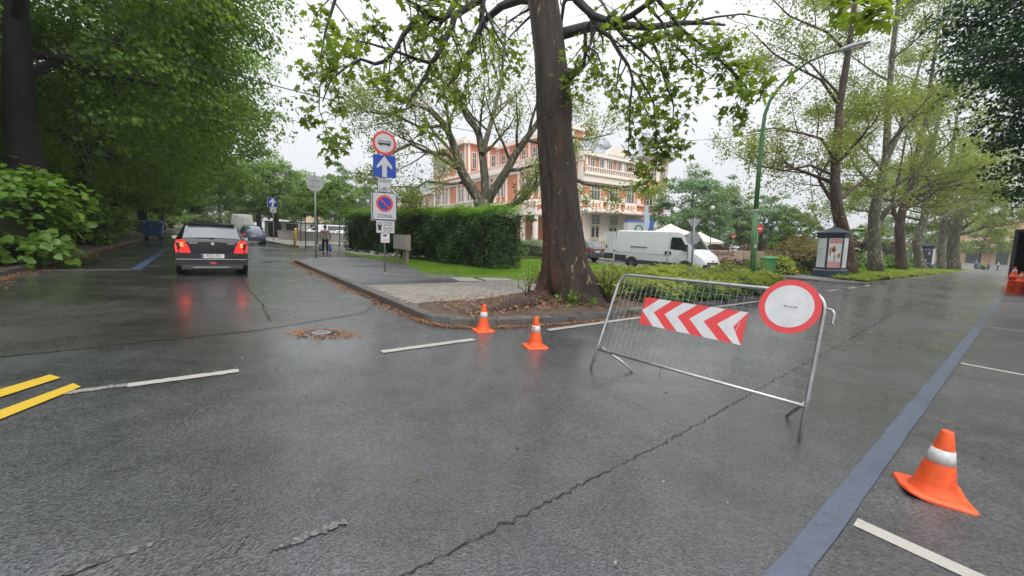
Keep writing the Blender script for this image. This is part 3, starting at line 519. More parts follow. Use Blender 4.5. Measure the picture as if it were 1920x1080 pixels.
def leaf_single(kind, mat):
    V, Fc = leaf_shape(kind); me = bpy.data.meshes.new('leaf'); me.from_pydata([tuple(p) for p in V], [], [tuple(f) for f in Fc]); me.materials.append(mat); return me
def crown(parent, C, size, kind, seed, mat, up=.6, out=None, droop=.3, singles=0, name='crown', mats2=None):
    """one leaf mesh; the leaves that show largest may be objects of their own"""
    rng = np.random.default_rng(seed); C = np.asarray(C, float); n = len(C)
    nn, tt, bb = frames(n, rng, up, out, droop); sz = size * rng.uniform(.65, 1.25, n)
    keep = np.ones(n, bool)
    pick = []
    if singles:
        Mw = np.array(parent.matrix_world) if parent else np.eye(4); W_ = C @ Mw[:3, :3].T + Mw[:3, 3]
        d = W_ - np.array([0, 0, CAMH]); fwd = d @ np.array(_f); x = (d @ np.array(camX)) / np.maximum(fwd, .1) * F; y = (d @ np.array(camY)) / np.maximum(fwd, .1) * F
        vis = (fwd > .5) & (np.abs(x) < 950) & (np.abs(y) < 530); sc = np.where(vis, sz / np.maximum(fwd, .1), 0); pick = np.argsort(-sc)[:singles]; keep[pick] = False
    o = link(name, leaf_mesh(name, C[keep], sz[keep], kind, rng, mat, fr=(nn[keep], tt[keep], bb[keep])), None, parent); tag(o, kind='stuff')
    if len(pick):
        me = leaf_single(kind, mat)
        for i in pick:
            q = link('leaf', me, None, o); s_ = sz[i]
            q.matrix_basis = Matrix(((tt[i][0] * s_, bb[i][0] * s_, nn[i][0] * s_, C[i][0]), (tt[i][1] * s_, bb[i][1] * s_, nn[i][1] * s_, C[i][1]), (tt[i][2] * s_, bb[i][2] * s_, nn[i][2] * s_, C[i][2]), (0, 0, 0, 1)))
    return o
class Grow:
    """branching skeleton: limbs as tapered tubes, twig positions collected for the leaves"""
    def __init__(s, seed, lens=(1, .62, .55, .5), kids=(7, 6, 5, 0), ang=(35, 65), tropism=.06, wig=.16, segs=(8, 6, 4, 3), sides=(10, 7, 5, 3), rr=.55, rmin=.006):
        s.r = random.Random(seed); s.len = lens; s.kids = kids; s.ang = ang; s.tro = tropism; s.wig = wig; s.segs = segs; s.sides = sides; s.rr = rr; s.rmin = rmin; s.mb = MB(); s.tw = []; s.tb = MB()
    def poly(s, pts, rad, level=0, kidlen=3., kids=None, k0=.3, sides=None, last=3):
        pts = [Vector(p) for p in pts]
        if level >= 0: (s.mb if level < 2 else s.tb).tube(pts, rad, sides or s.sides[min(level, 3)], cap=False)
        if level >= last: s.tw.append(pts); return
        n = s.kids[level] if kids is None else kids
        for i in range(n):
            f = k0 + (1 - k0) * (i + s.r.random()) / n; f = min(f, .999); q = f * (len(pts) - 1); j = int(q); p = pts[j].lerp(pts[j + 1], q - j); d = (pts[j + 1] - pts[j]).normalized()
            az = s.r.uniform(0, 2 * PI); a = math.radians(s.r.uniform(*s.ang)); o = d.orthogonal().normalized(); o.rotate(Matrix.Rotation(az, 3, d)); nd = (d * math.cos(a) + o * math.sin(a)).normalized()
            r0 = rad[j] * (1 - (q - j)) + rad[min(j + 1, len(rad) - 1)] * (q - j)
            L = kidlen * s.r.uniform(.7, 1.25) * (1.15 - .55 * f)
            s.branch(p, nd, L, max(s.rmin, r0 * s.rr * s.r.uniform(.75, 1.1)), level + 1, last)
        if level == last - 1: s.tw.append(pts[len(pts) // 2:])
    def branch(s, p, d, L, r, level, last=3):
        n = s.segs[min(level, 3)]; pts = [p.copy()]; d = d.copy()
        for i in range(n):
            d = (d + Vector((s.r.gauss(0, s.wig), s.r.gauss(0, s.wig), s.r.gauss(0, s.wig) + s.tro))).normalized(); pts.append(pts[-1] + d * (L / n))
        rad = [max(s.rmin * .5, r * (1 - .8 * i / n)) for i in range(n + 1)]
        s.poly(pts, rad, level, L * s.len[min(level + 1, 3)], None, .22, None, last)
    def leaves(s, per, spread, seed=1):
        rng = np.random.default_rng(seed); out = []
        for t in s.tw:
            k = max(1, int(per * rng.uniform(.5, 1.5)))
            for _ in range(k):
                q = rng.uniform(0, .999) * (len(t) - 1); j = int(q); p = t[j].lerp(t[j + 1], q - j); out.append((p.x, p.y, p.z))
        return np.array(out) + rng.normal(size=(len(out), 3)) * spread
def clumps(n, per, c, R, seed, shell=.55, flat=.55, cs=.16, zmin=None):
    """leaf positions in clumps through a lumpy ellipsoid; returns positions and outward directions"""
    rng = np.random.default_rng(seed); d = rng.normal(size=(n, 3)); d /= np.linalg.norm(d, axis=1)[:, None]
    rad = shell + (1 - shell) * rng.random(n) ** .6; lump = 1 + .16 * np.sin(d[:, 0] * 5 + seed) * np.cos(d[:, 1] * 4 + seed * 2) + .1 * np.sin(d[:, 2] * 7 + seed)
    C = d * (rad * lump)[:, None] * np.array(R); size = np.mean(R) * cs * rng.uniform(.6, 1.5, n)
    k = rng.integers(int(per * .5), int(per * 1.5), n); I = np.repeat(np.arange(n), k); m = len(I)
    q = rng.normal(size=(m, 3)); q /= np.linalg.norm(q, axis=1)[:, None]; q *= (rng.random(m) ** .45)[:, None]; q[:, 2] *= flat; q[:, 2] -= .25 * (q[:, 0] ** 2 + q[:, 1] ** 2)
    P = C[I] + q * size[I][:, None] + np.array(c); O = d[I] * .55 + q * .35
    if zmin is not None:
        ok = P[:, 2] > zmin; P, O = P[ok], O[ok]
    return P, O
def finish_tree(root, g, bark, bark2=None, tname='trunk'):
    tr = g.mb.build(tname, bark, root, True); 
    if g.tb.v: tag(g.tb.build('branchwork', bark2 or bark, root, True), kind='stuff')
    return tr
def bush(name, label, cat, c, R, n, size, kind, mat, seed, group=None, lay='kite', core=True, up=.5, stems=0, mat2=None, frac2=0., singles=0, zbase=.12):
    root = thing(name, label, cat, (c[0], c[1], zbase), 0, 0, group)
    rng = np.random.default_rng(seed); per = 26; P, O = clumps(max(6, n // per), per, (0, 0, R[2] * .55), (R[0], R[1], R[2] * .6), seed, .5, .7, .28, .02)
    if core: 
        mb = MB(); pts = []
        mb.lathe([(R[0] * .45, .0), (R[0] * .62, R[2] * .3), (R[0] * .5, R[2] * .65), (R[0] * .12, R[2] * .85)], 9); mb.v = [(x, y * R[1] / R[0], z) for x, y, z in mb.v]; mb.build('core', M['core'], root, True)
    if stems:
        mb = MB(); rr = random.Random(seed)
        for i in range(stems): mb.tube([(rr.gauss(0, .08 * R[0]), rr.gauss(0, .08 * R[1]), 0), (rr.gauss(0, .3 * R[0]), rr.gauss(0, .3 * R[1]), R[2] * .5), (rr.gauss(0, .5 * R[0]), rr.gauss(0, .5 * R[1]), R[2] * .9)], [.014, .010, .004], 4)
        tag(mb.build('stem_bundle', M['bark_young'], root, True), kind='stuff')
    crown(root, P, size, lay, seed, mat, up, O, .25, singles, 'foliage')
    return root
# ------------------------------------------------------------------ the big plane tree on the corner
base = G(1066, 566, .12); base = Vector((1.46, 9.25, .1))
root = thing('plane_tree', 'huge plane tree with peeling brown trunk on the street corner behind the kerb', 'tree', base)
g = Grow(5, (1, .6, .55, .5), (6, 5, 4, 0), (30, 70), -.03, .15, rmin=.005)
tp = [(1068, 580), (1066, 545), (1060, 500), (1056, 450), (1050, 380), (1043, 290), (1039, 220), (1034, 140), (1027, 60), (1018, 0), (1008, -80), (1000, -170)]
TP = [A(x, y, 9.25) - base for x, y in tp]; TP[0].z = -.25; TP[0].x, TP[0].y = TP[1].x, TP[1].y
TR = [.80, .66, .525, .475, .425, .385, .365, .35, .335, .325, .31, .28]
mb = MB(); dense = []; dr = []
for i in range(len(TP) - 1):
    for k in range(11): f = k / 11; dense.append(TP[i].lerp(TP[i + 1], f)); dr.append(TR[i] * (1 - f) + TR[i + 1] * f)
dense.append(TP[-1]); dr.append(TR[-1])
_fr = random.Random(2); _fw = [(_fr.randint(5, 17), _fr.uniform(-3, 3), _fr.uniform(.5, 4.5), _fr.uniform(0, 6), _fr.uniform(.006, .016)) for _ in range(14)]
def flare(i, a):
    z = dense[i].z; w = max(0, 1 - z / 1.35)
    ridge = sum(q * math.sin(k * a + c * math.sin(z * m_ * .6 + p) + p) * math.sin(z * m_ + p * 2) for k, c, m_, p, q in _fw)
    plates = .018 * (1 if math.sin(6 * a + 2.2 * math.sin(z * 1.7) + 1) * math.sin(z * 3.1 + 1.8 * math.sin(3 * a)) > .45 else 0)
    return 1 + w * w * (.30 * math.sin(3 * a + .6) + .22 * math.sin(5 * a + 2) + .12 * math.sin(8 * a + .4)) + .04 * math.sin(4 * a + z * 1.3) + .03 * math.sin(7 * a - z * 2.1) + ridge + plates + (.10 * math.exp(-((z - 4.35) / .25) ** 2) * max(0, math.sin(a + 2.2)))
mb.tube(dense, dr, 84, True, flare)
trk = mb.build('trunk', M['bark_plane'], root, True)
mb = MB(); kn = A(1064, 142, 9.0) - base
mb.lathe([(.02, -.16), (.11, -.12), (.15, 0), (.11, .12), (.02, .16)], 10, kn); mb.build('burr', M['bark_plane'], root, True)
# surface roots
for k, (pts, rad) in enumerate((([(1040, 560), (1000, 572), (955, 582), (905, 590), (870, 594)], [.26, .20, .15, .11, .05]), ([(1090, 570), (1120, 578), (1150, 583)], [.26, .18, .06]))):
    P = [G(x, y, .1) - base for x, y in pts]; mb = MB()
    D = []; R_ = []
    for i in range(len(P) - 1):
        for q in range(4): D.append(P[i].lerp(P[i + 1], q / 4) + Vector((0, 0, rad[i] * .15 + .03 * math.sin(i * 4 + q * 1.7)))); R_.append(rad[i] * (1 - q / 4) + rad[i + 1] * q / 4)
    mb.tube(D, R_, 10, True, lambda i, a: 1 + .12 * math.sin(3 * a + i)); mb.build('root', M['bark_plane'], root, True)
# limbs that hang into view (picture positions with their own distance), and the crown overhead
def limb(pts, y0, y1, r0, r1, kids, kl, last=3, k0=.12):
    n = len(pts); P = [A(x, y, y0 + (y1 - y0) * i / (n - 1)) - base for i, (x, y) in enumerate(pts)]
    g.poly(P, [r0 + (r1 - r0) * i / (n - 1) for i in range(n)], 1, kl, kids, k0, 6, last)
limb([(985, -60), (940, -25), (897, 0), (870, 18), (853, 30), (849, 48), (836, 74), (825, 98), (808, 118), (795, 148), (777, 174), (762, 200)], 8.6, 7.2, .085, .015, 12, .95)
limb([(808, 118), (781, 111), (747, 98), (718, 89), (688, 80), (650, 72)], 7.5, 6.8, .035, .010, 8, .8)
limb([(900, -50), (855, 0), (842, 26), (829, 37), (799, 30), (777, 39), (755, 67), (742, 93), (721, 115), (703, 120), (677, 111), (650, 125), (620, 150), (605, 190)], 8.2, 6.6, .07, .010, 15, .85)
limb([(740, -40), (762, 0), (792, 15), (807, 28), (829, 37)], 7.0, 7.4, .03, .03, 6, .8)
limb([(640, -40), (625, 10), (610, 60), (600, 110)], 6.4, 6.2, .03, .008, 6, .7)
limb([(910, -40), (908, 0), (905, 37), (884, 81), (873, 111), (857, 144), (836, 163), (815, 200)], 8.4, 7.4, .04, .008, 9, .8)
limb([(905, 0), (910, 18), (925, 52), (947, 93), (960, 130)], 8.3, 7.8, .03, .008, 6, .7)
limb([(1060, -70), (1082, 0), (1097, 15), (1116, 31), (1134, 37), (1153, 44), (1182, 30), (1212, 9), (1234, -6), (1280, -20)], 9.0, 7.4, .10, .03, 9, .9)
limb([(1112, 35), (1097, 56), (1098, 93), (1095, 120), (1075, 139), (1064, 144)], 8.6, 9.0, .035, .045, 4, .8)
limb([(1118, 40), (1112, 70), (1105, 90), (1120, 100), (1128, 125), (1130, 160)], 8.5, 8.0, .03, .008, 6, .8)
limb([(1119, 52), (1145, 70), (1162, 100), (1178, 122), (1186, 148), (1182, 193), (1180, 237), (1178, 290)], 8.4, 7.4, .045, .008, 12, .75)
limb([(1153, 48), (1175, 74), (1204, 96), (1234, 126), (1252, 148), (1262, 190)], 8.2, 7.2, .04, .008, 10, .8)
limb([(1234, 0), (1256, 26), (1278, 55), (1312, 81), (1349, 111), (1385, 150), (1400, 190)], 7.5, 6.6, .04, .008, 12, .8)
limb([(1212, 9), (1240, 40), (1260, 80), (1300, 120), (1330, 140)], 7.6, 6.9, .03, .008, 8, .8)
limb([(1196, 140), (1225, 190), (1230, 240), (1232, 290), (1228, 330)], 7.4, 7.0, .018, .006, 7, .5)
limb([(1186, 148), (1215, 215), (1240, 260), (1262, 290)], 7.4, 6.9, .016, .006, 6, .45)
limb([(1330, 100), (1372, 130), (1400, 165), (1398, 210)], 6.8, 6.5, .016, .006, 6, .5)
limb([(620, 120), (600, 160), (598, 205), (615, 250), (622, 275)], 6.6, 6.3, .012, .005, 6, .35)
limb([(1500, -60), (1560, -20), (1610, 5), (1640, 20)], 4.6, 4.0, .012, .005, 5, .25)
rr = random.Random(3)
for k in range(9):   # upper crown above the frame
    a = k * 2.4; h = 5.8 + k * .75; p = Vector((TP[-1].x * min(1, h / 9), 0, h)); d = Vector((math.cos(a), math.sin(a), rr.uniform(.15, .8))).normalized()
    g.branch(p, d, rr.uniform(3.5, 6.5), .13, 1)
g.mb.tube([TP[-1], TP[-1] + Vector((.2, .3, 2.5)), TP[-1] + Vector((0, .2, 6))], [.28, .2, .07], 10)
tag(g.mb.build('limbs', M['bark_dark'], root, True), kind='stuff'); tag(g.tb.build('branchwork', M['bark_dark'], root, True), kind='stuff')
crown(root, g.leaves(4.6, .07, 2), .12, 'plane', 7, M['leaf_plane'], .35, None, .9, 290)
# suckers at the foot of the trunk
def sucker(label, px, py, Y, hpx, n, seed, spread=.25, mat='leaf_juni', lk='kite', lsz=.075, per=9):
    b = A(px, py, Y); b.z = .15; h = hpx / F * Y; r_ = thing('tree_sucker', label, 'sapling', b, 0, 0, 'suckers at the foot of the corner plane tree'); q = random.Random(seed); mb = MB(); P = []
    for i in range(n):
        e = Vector((q.gauss(0, spread), q.gauss(0, spread * .6), h * q.uniform(.55, 1))); m_ = e * .5 + Vector((q.gauss(0, .05), q.gauss(0, .05), 0)); mb.tube([(q.gauss(0, .05), q.gauss(0, .05), -.05), m_, e], [.012, .009, .004], 5)
        for k in range(per): f = q.uniform(.35, 1.03); P.append(tuple((m_ * (2 * f) if f < .5 else m_.lerp(e, 2 * f - 1)) + Vector((q.gauss(0, .05), q.gauss(0, .05), q.gauss(0, .04)))))
    tag(mb.build('stem_bundle', M['bark_plane'], r_, True), kind='stuff'); crown(r_, P, lsz, lk, seed, M[mat], .4, None, .2, 0, 'foliage'); return r_
sucker('thin upright sucker shoots left of the huge corner trunk', 990, 555, 9.2, 66, 7, 1, .14, 'leaf_juni', 'kite', .08, 12)
sucker('bushy reddish sucker shoots right of the huge corner trunk', 1140, 575, 8.7, 82, 16, 2, .3, 'leaf_juni', 'kite', .085, 16)
sucker('low bright green leaves sprouting before the huge corner trunk', 1070, 570, 8.3, 26, 7, 3, .22, 'leaf_shoot', 'heart', .10, 6)

# ------------------------------------------------------------------ second plane tree behind the hedge
Y2 = 22.; base = A(905, 470, Y2); base.z = .15
root = thing('plane_tree', 'spreading grey plane tree with forked limbs behind the clipped hedge', 'tree', base)
g = Grow(9, (1, .62, .56, .5), (8, 8, 7, 0), (30, 62), .05, .17, rmin=.008)
def L2(pts, r0, r1, kl, kids, dy=0., level=1):
    n = len(pts); P = [A(x, y, Y2 + dy * i / (n - 1)) - base for i, (x, y) in enumerate(pts)]; g.poly(P, [r0 + (r1 - r0) * i / (n - 1) for i in range(n)], level, kl, kids, .18, 9)
g.mb.tube([(-.05, 0, -.2), (0, 0, 1.4), A(904, 400, Y2) - base, A(906, 375, Y2) - base], [.62, .5, .46, .40], 14)
L2([(904, 382), (876, 341), (866, 322), (858, 295), (848, 265), (835, 235), (805, 205), (770, 190), (735, 180), (700, 160)], .30, .06, 3.8, 9, -2)
L2([(910, 380), (909, 334), (904, 288), (898, 253), (885, 225), (862, 190), (830, 150), (800, 100), (780, 40)], .26, .06, 3.8, 9, 1)
L2([(904, 288), (915, 250), (925, 215), (938, 160), (945, 100), (950, 30)], .17, .05, 3.6, 8, 2)
L2([(915, 378), (920, 366), (948, 323), (967, 288), (985, 262), (1005, 235), (1030, 190), (1070, 150), (1110, 110)], .28, .06, 3.8, 9, -1)
L2([(905, 400), (923, 396), (948, 390), (974, 376), (985, 364), (1013, 341), (1050, 325), (1100, 345), (1160, 352), (1210, 345)], .24, .05, 2.4, 9, -2)
L2([(870, 330), (840, 290), (800, 285), (770, 270), (740, 285), (715, 300), (690, 330)], .12, .03, 2.6, 8, -2)
L2([(876, 341), (845, 345), (800, 340), (775, 355), (770, 350), (730, 350)], .09, .03, 2., 7, -3)
L2([(985, 262), (1020, 270), (1060, 255), (1100, 262), (1150, 250)], .10, .03, 2.8, 8, 2)
L2([(835, 235), (790, 240), (740, 215), (690, 210), (650, 180)], .09, .03, 2.8, 8, -3)
finish_tree(root, g, M['bark_plane2'])
crown(root, g.leaves(34, .2, 3), .13, 'kite', 8, M['leaf_plane2'], .35, None, .5)

# ------------------------------------------------------------------ row of plane trees along the wide road
def row_tree(label, Y, trunk, rad, seed, limbs, kl, kids, per, size, mat='leaf_plane2', bark='bark_plane2', lens=(1, .62, .56, .5), spread=.12):
    b = A(trunk[0][0], trunk[0][1], Y); b.z = .15
    root = thing('plane_tree', label, 'tree', b, 0, 0, 'plane trees in a row along the wide road')
    g = Grow(seed, lens, (8, 8, 6, 0), (32, 65), .05, .17, rmin=.008)
    P = [A(x, y, Y) - b for x, y in trunk]; P[0].z = -.2
    n = len(P); dn = []; dr = []
    for i in range(n - 1):
        for k in range(3): dn.append(P[i].lerp(P[i + 1], k / 3)); dr.append(rad[i] * (1 - k / 3) + rad[i + 1] * k / 3)
    dn.append(P[-1]); dr.append(rad[-1]); dr[0] *= 1.25; dr[1] *= 1.1
    g.mb.tube(dn, dr, 14, True, lambda i, a: 1 + .06 * math.sin(3 * a + i * .4) + .04 * math.sin(5 * a - i))
    g.poly(dn, dr, -1, 1, 0)
    up = [p for p in dn if p.z > 4.5]; ur = [r for p, r in zip(dn, dr) if p.z > 4.5]
    rr = random.Random(seed)
    for k in range(kids):
        f = (k + rr.random()) / kids * (len(up) - 1); j = min(int(f), len(up) - 2); p = up[j].lerp(up[j + 1], f - j); a = k * 2.4 + rr.uniform(-.4, .4); d = Vector((math.cos(a), math.sin(a), rr.uniform(.1, .75))).normalized(); g.branch(p, d, kl * rr.uniform(.7, 1.2), ur[j] * .45, 1)
    for pts, r0, dy in limbs:
        m_ = len(pts); Q = [A(x, y, Y + dy * i / (m_ - 1)) - b for i, (x, y) in enumerate(pts)]; g.poly(Q, [r0 * (1 - .75 * i / (m_ - 1)) for i in range(m_)], 1, kl * .6, 7, .25, 8)
    finish_tree(root, g, M[bark]); crown(root, g.leaves(per * 9, .27, seed), size, 'kite', seed, M[mat], .35, None, .5); return root
T1 = st(35.2, 7.5); T2 = st(44.7, 7.7); T3 = st(59, 8.0); T4 = st(72, 8.1)
row_tree('dark leaning plane tree right beside the near advertising column', T1.y, [(1592, 521), (1588, 470), (1578, 420), (1568, 380), (1565, 340), (1567, 300), (1574, 200), (1592, 90), (1603, 0), (1610, -90)], [.50, .42, .38, .33, .29, .25, .21, .17, .12, .05], 21,
         [([(1566, 385), (1548, 358), (1535, 336), (1540, 322), (1550, 310)], .14, 1), ([(1566, 300), (1540, 260), (1505, 250), (1450, 240), (1400, 250)], .11, -2), ([(1566, 330), (1520, 310), (1470, 320), (1420, 310), (1380, 290)], .10, -1), ([(1575, 200), (1540, 150), (1500, 130), (1450, 100), (1410, 60)], .11, -1), ([(1590, 100), (1550, 60), (1480, 30), (1430, -20)], .1, 0), ([(1570, 250), (1610, 200), (1640, 190)], .1, 1)], 5.4, 8, 3.6, .17, 'leaf_plane2', 'bark_plane')
row_tree('pale plane tree forking low, second from the near advertising column', T2.y, [(1642, 518), (1638, 440), (1640, 400), (1650, 350), (1662, 290), (1665, 200), (1672, 110), (1684, 10), (1690, -70)], [.47, .42, .39, .32, .26, .22, .18, .13, .06], 22,
         [([(1642, 430), (1662, 395), (1690, 370), (1730, 350), (1790, 340), (1815, 315)], .22, -2), ([(1640, 400), (1620, 395), (1590, 390)], .1, 1), ([(1662, 300), (1690, 240), (1710, 180), (1730, 100)], .22, 1), ([(1655, 320), (1620, 280), (1600, 250)], .12, -1)], 6., 8, 3.6, .19)
row_tree('brown plane tree with a forked top, third from the near advertising column', T3.y, [(1690, 511), (1688, 460), (1686, 430), (1692, 395), (1704, 370), (1716, 300), (1735, 220), (1750, 120), (1760, 40)], [.44, .40, .39, .36, .32, .24, .19, .13, .06], 23,
         [([(1690, 420), (1676, 400), (1674, 372), (1685, 330), (1700, 250)], .28, 1), ([(1700, 385), (1740, 360), (1790, 330), (1820, 300)], .2, -2)], 7., 8, 3.2, .23, 'leaf_plane2', 'bark_plane')
row_tree('twisted grey plane tree before the second advertising column', T4.y, [(1728, 511), (1722, 480), (1718, 455), (1728, 430), (1736, 395), (1738, 340), (1752, 260), (1770, 170), (1780, 100)], [.48, .44, .42, .40, .36, .28, .21, .15, .06], 24,
         [([(1734, 400), (1722, 370), (1715, 330)], .2, 1), ([(1738, 350), (1780, 310), (1830, 290)], .2, -2)], 7.5, 8, 3.0, .26)
T5 = st(86, 8.2); T6 = st(94, 8.3)
row_tree('slim plane tree just beyond the second advertising column', T5.y, [(1765, 508), (1764, 470), (1768, 440), (1772, 400), (1780, 330), (1790, 250), (1800, 180)], [.5, .42, .4, .36, .3, .2, .08], 25, [([(1766, 450), (1790, 420), (1830, 390)], .2, -2)], 8., 8, 3.0, .30)
row_tree('stout plane tree at the far end of the row', T6.y, [(1786, 508), (1786, 470), (1790, 440), (1800, 400), (1815, 340), (1820, 260)], [.80, .72, .66, .5, .33, .1], 26, [([(1790, 440), (1830, 410), (1870, 400)], .3, -3), ([(1788, 440), (1770, 400), (1760, 350)], .3, 1)], 9., 9, 3.2, .33)

# ------------------------------------------------------------------ dense lindens along the left pavement
def dense_tree(name, label, loc, H, R, trunk_r, seed, leaves, size, mat, bark='bark_dark', zc=None, group=None, lay='kite', zmin=2.2, limbs=9, cut=None, cat='tree', cs=.15, singles=0):
    root = thing(name, label, cat, loc, 0, 0, group); g = Grow(seed, (1, .6, .5, .5), (5, 4, 0, 0), (30, 65), .05, .14, rmin=.012)
    rr = random.Random(seed); zc = zc or H * .58; hb = H * .28
    g.mb.tube([(0, 0, -.2), (rr.gauss(0, .03), 0, .5), (rr.gauss(0, .08), rr.gauss(0, .08), hb), (rr.gauss(0, .2), rr.gauss(0, .2), zc), (0, 0, H * .9)], [trunk_r * 1.35, trunk_r * 1.05, trunk_r * .9, trunk_r * .55, .04], 12, True, lambda i, a: 1 + .06 * math.sin(4 * a + i))
    for k in range(limbs):
        a = k * 2.4 + rr.uniform(-.3, .3); g.branch(Vector((0, 0, hb + (zc - hb) * rr.random())), Vector((math.cos(a), math.sin(a), rr.uniform(.2, 1.))).normalized(), R * rr.uniform(.7, 1.), trunk_r * .38, 1, 3)
    finish_tree(root, g, M[bark])
    pc = 170 if leaves > 40000 else 70
    P, O = clumps(leaves // pc, pc, (0, 0, zc), (R, R, (H - zmin) * .5), seed, .55, .36 if leaves > 40000 else .5, cs, zmin)
    if cut is not None: ok = cut(P); P, O = P[ok], O[ok]
    crown(root, P, size, lay, seed, M[mat], .55, O, .5, singles); return root
LG = 'dense lindens along the left pavement'
dense_tree('linden_tree', 'thick dark linden trunk rising from bright green shoots before the pale green house', st(-4.95, 22.0, .1), 17, 8.0, .43, 31, 125000, .135, 'leaf_lind', zc=10.2, group=LG, zmin=3.9, lay='heart', cs=.19, cut=lambda P: ~((np.hypot(P[:, 0], P[:, 1]) < 2.4) & (P[:, 2] < 9)) & ~((np.abs(P[:, 0] * .575 + P[:, 1] * .818) < .62 + .02 * P[:, 2]) & (P[:, 0] * .818 - P[:, 1] * .575 > 0) & (P[:, 2] < 10.5)))
dense_tree('linden_tree', 'second dark linden behind the second clump of shoots', st(-5.4, 33.5, .1), 17.5, 8.8, .40, 32, 90000, .20, 'leaf_lind', zc=9.6, group=LG, zmin=2.9, lay='kite', cs=.19)
dense_tree('linden_tree', 'third linden, beside the blue refuse container', st(-5.6, 45, .1), 16, 7.6, .42, 33, 42000, .34, 'leaf_lind', zc=9, group=LG, zmin=2.6)
dense_tree('linden_tree', 'linden further down the side road, beyond the blue refuse container', st(-5.6, 60, .1), 16, 7.5, .40, 34, 30000, .40, 'leaf_lind', zc=9, group=LG, zmin=2.4)
dense_tree('linden_tree', 'farthest linden of the row before the end of the side road', st(-5.2, 78, .1), 16, 7.5, .4, 35, 22000, .46, 'leaf_far', zc=9, group=LG, zmin=2.4)
RG = 'street trees on the far right side of the side road'
dense_tree('street_tree', 'dark green street tree right beside the grey van', st(7.0, 60, .1), 10.5, 5.0, .35, 36, 20000, .27, 'leaf_lind', zc=6.2, group=RG, zmin=2.4)
dense_tree('street_tree', 'fresh green street tree beyond the grey van', st(6.8, 76, .1), 13, 6, .35, 37, 15000, .34, 'leaf_far', zc=7.5, group=RG, zmin=2.2)
dense_tree('street_tree', 'tall street tree closing the end of the side road', st(2.5, 112, .1), 15, 10, .4, 38, 16000, .45, 'leaf_far', zc=7.5, group=RG, zmin=1.5)
YG = 'young trees before the low concrete wall'
dense_tree('young_tree', 'young tree beside the one way sign', st(7.6, 45.5, .12), 6.6, 2.1, .05, 41, 5000, .20, 'leaf_far', 'bark_young', 4.3, YG, zmin=2.4, limbs=6)
dense_tree('young_tree', 'young tree behind the striped bollard', st(8.1, 40.0, .12), 6.2, 2.0, .05, 42, 5000, .19, 'leaf_lind', 'bark_young', 4.2, YG, zmin=2.5, limbs=6)
dense_tree('young_tree', 'young tree behind the grey sign back, by the low concrete wall', st(9.2, 36.9, .12), 6.0, 1.9, .05, 43, 4500, .18, 'leaf_lind', 'bark_young', 4.1, YG, zmin=2.4, limbs=6)
# trees far behind
def far_tree(label, px, Y, H, R, seed, n=9000, size=.5, mat='leaf_far', zmin=1.5, name='background_tree', base_z=0.):
    p = A(px, 430 + (px - 600) * .051, Y); return dense_tree(name, label, (p.x, p.y, base_z), H, R, .3, seed, n, size, mat, 'bark_young', H * .55, 'trees far behind', zmin=zmin, limbs=10, cs=.17)
far_tree('pale tall tree behind the low concrete wall, left of the hedge', 628, 75, 13, 5, 51, 8000, .42, 'leaf_far2')
far_tree('thin yellow green tree rising over the left end of the hedge', 668, 82, 14, 6, 52, 7000, .42, 'leaf_far')
far_tree('small pale tree between the house and the hedge', 700, 95, 12, 6, 53, 6000, .45, 'leaf_far')
far_tree('distant tree at the end of the low wall', 590, 105, 14, 8, 54, 7000, .5, 'leaf_far2')
far_tree('broad green tree next to the round corner tower', 1288, 62, 13.6, 6.0, 55, 15000, .36, 'leaf_far2', 1.0)
far_tree('green tree behind the white pavilions', 1345, 70, 12.5, 6.0, 56, 12000, .38, 'leaf_far')
far_tree('dark conical tree behind the sandstone wall', 1425, 72, 11.5, 5.5, 57, 12000, .38, 'leaf_far2')
far_tree('round tree between the green lamp and the advertising column', 1480, 66, 9.5, 4.2, 58, 8000, .36, 'leaf_far')
far_tree('fresh green sapling behind the photinia shrubs', 1478, 40, 4.6, 1.7, 59, 3500, .22, 'leaf_shoot', 1.0, 'young_tree')
far_tree('yellow flowering tree behind the leaning plane trunk', 1612, 42, 5.2, 2.0, 60, 3000, .22, 'leaf_plane', 1.2, 'young_tree')
far_tree('broad tree behind the plane row', 1690, 100, 13, 9, 61, 8000, .5, 'leaf_far', 1.5)
far_tree('pale tree before the far salmon house', 1835, 105, 14, 8, 62, 8000, .5, 'leaf_plane2', 4.)
# dark evergreen overhanging from the right
dense_tree('evergreen_tree', 'dark glossy evergreen hanging over the parking bays', st(17.6, -2.7, .0), 13, 5.0, .3, 71, 100000, .125, 'leaf_dark', zc=7.9, zmin=3.2, cs=.17)
dense_tree('evergreen_tree', 'second dark evergreen further along the parking bays', st(29, -4.6, .0), 11, 4.4, .3, 72, 26000, .22, 'leaf_dark', zc=7.2, zmin=3.2, cs=.17)
for i, (a, b, h) in enumerate(((-10.5, 48, 3.4), (-13, 58, 4.2), (-9, 70, 3.6), (-9, 84, 4.4), (-7, 98, 4.8), (-2, 118, 5))):
    bush('backdrop_shrub', ['dark shrub behind the plank fence', 'tall dark shrub behind the third linden', 'dark shrub between the far lindens', 'tall shrub far down the left pavement', 'shrub at the bend of the side road', 'wide shrub closing the side road'][i], 'shrub', st(a, b), (4.5, 4.5, h), 3200, .34, 'x', M['leaf_lind'], 400 + i, 'shrubs behind the linden row', 'kite', True, .5)
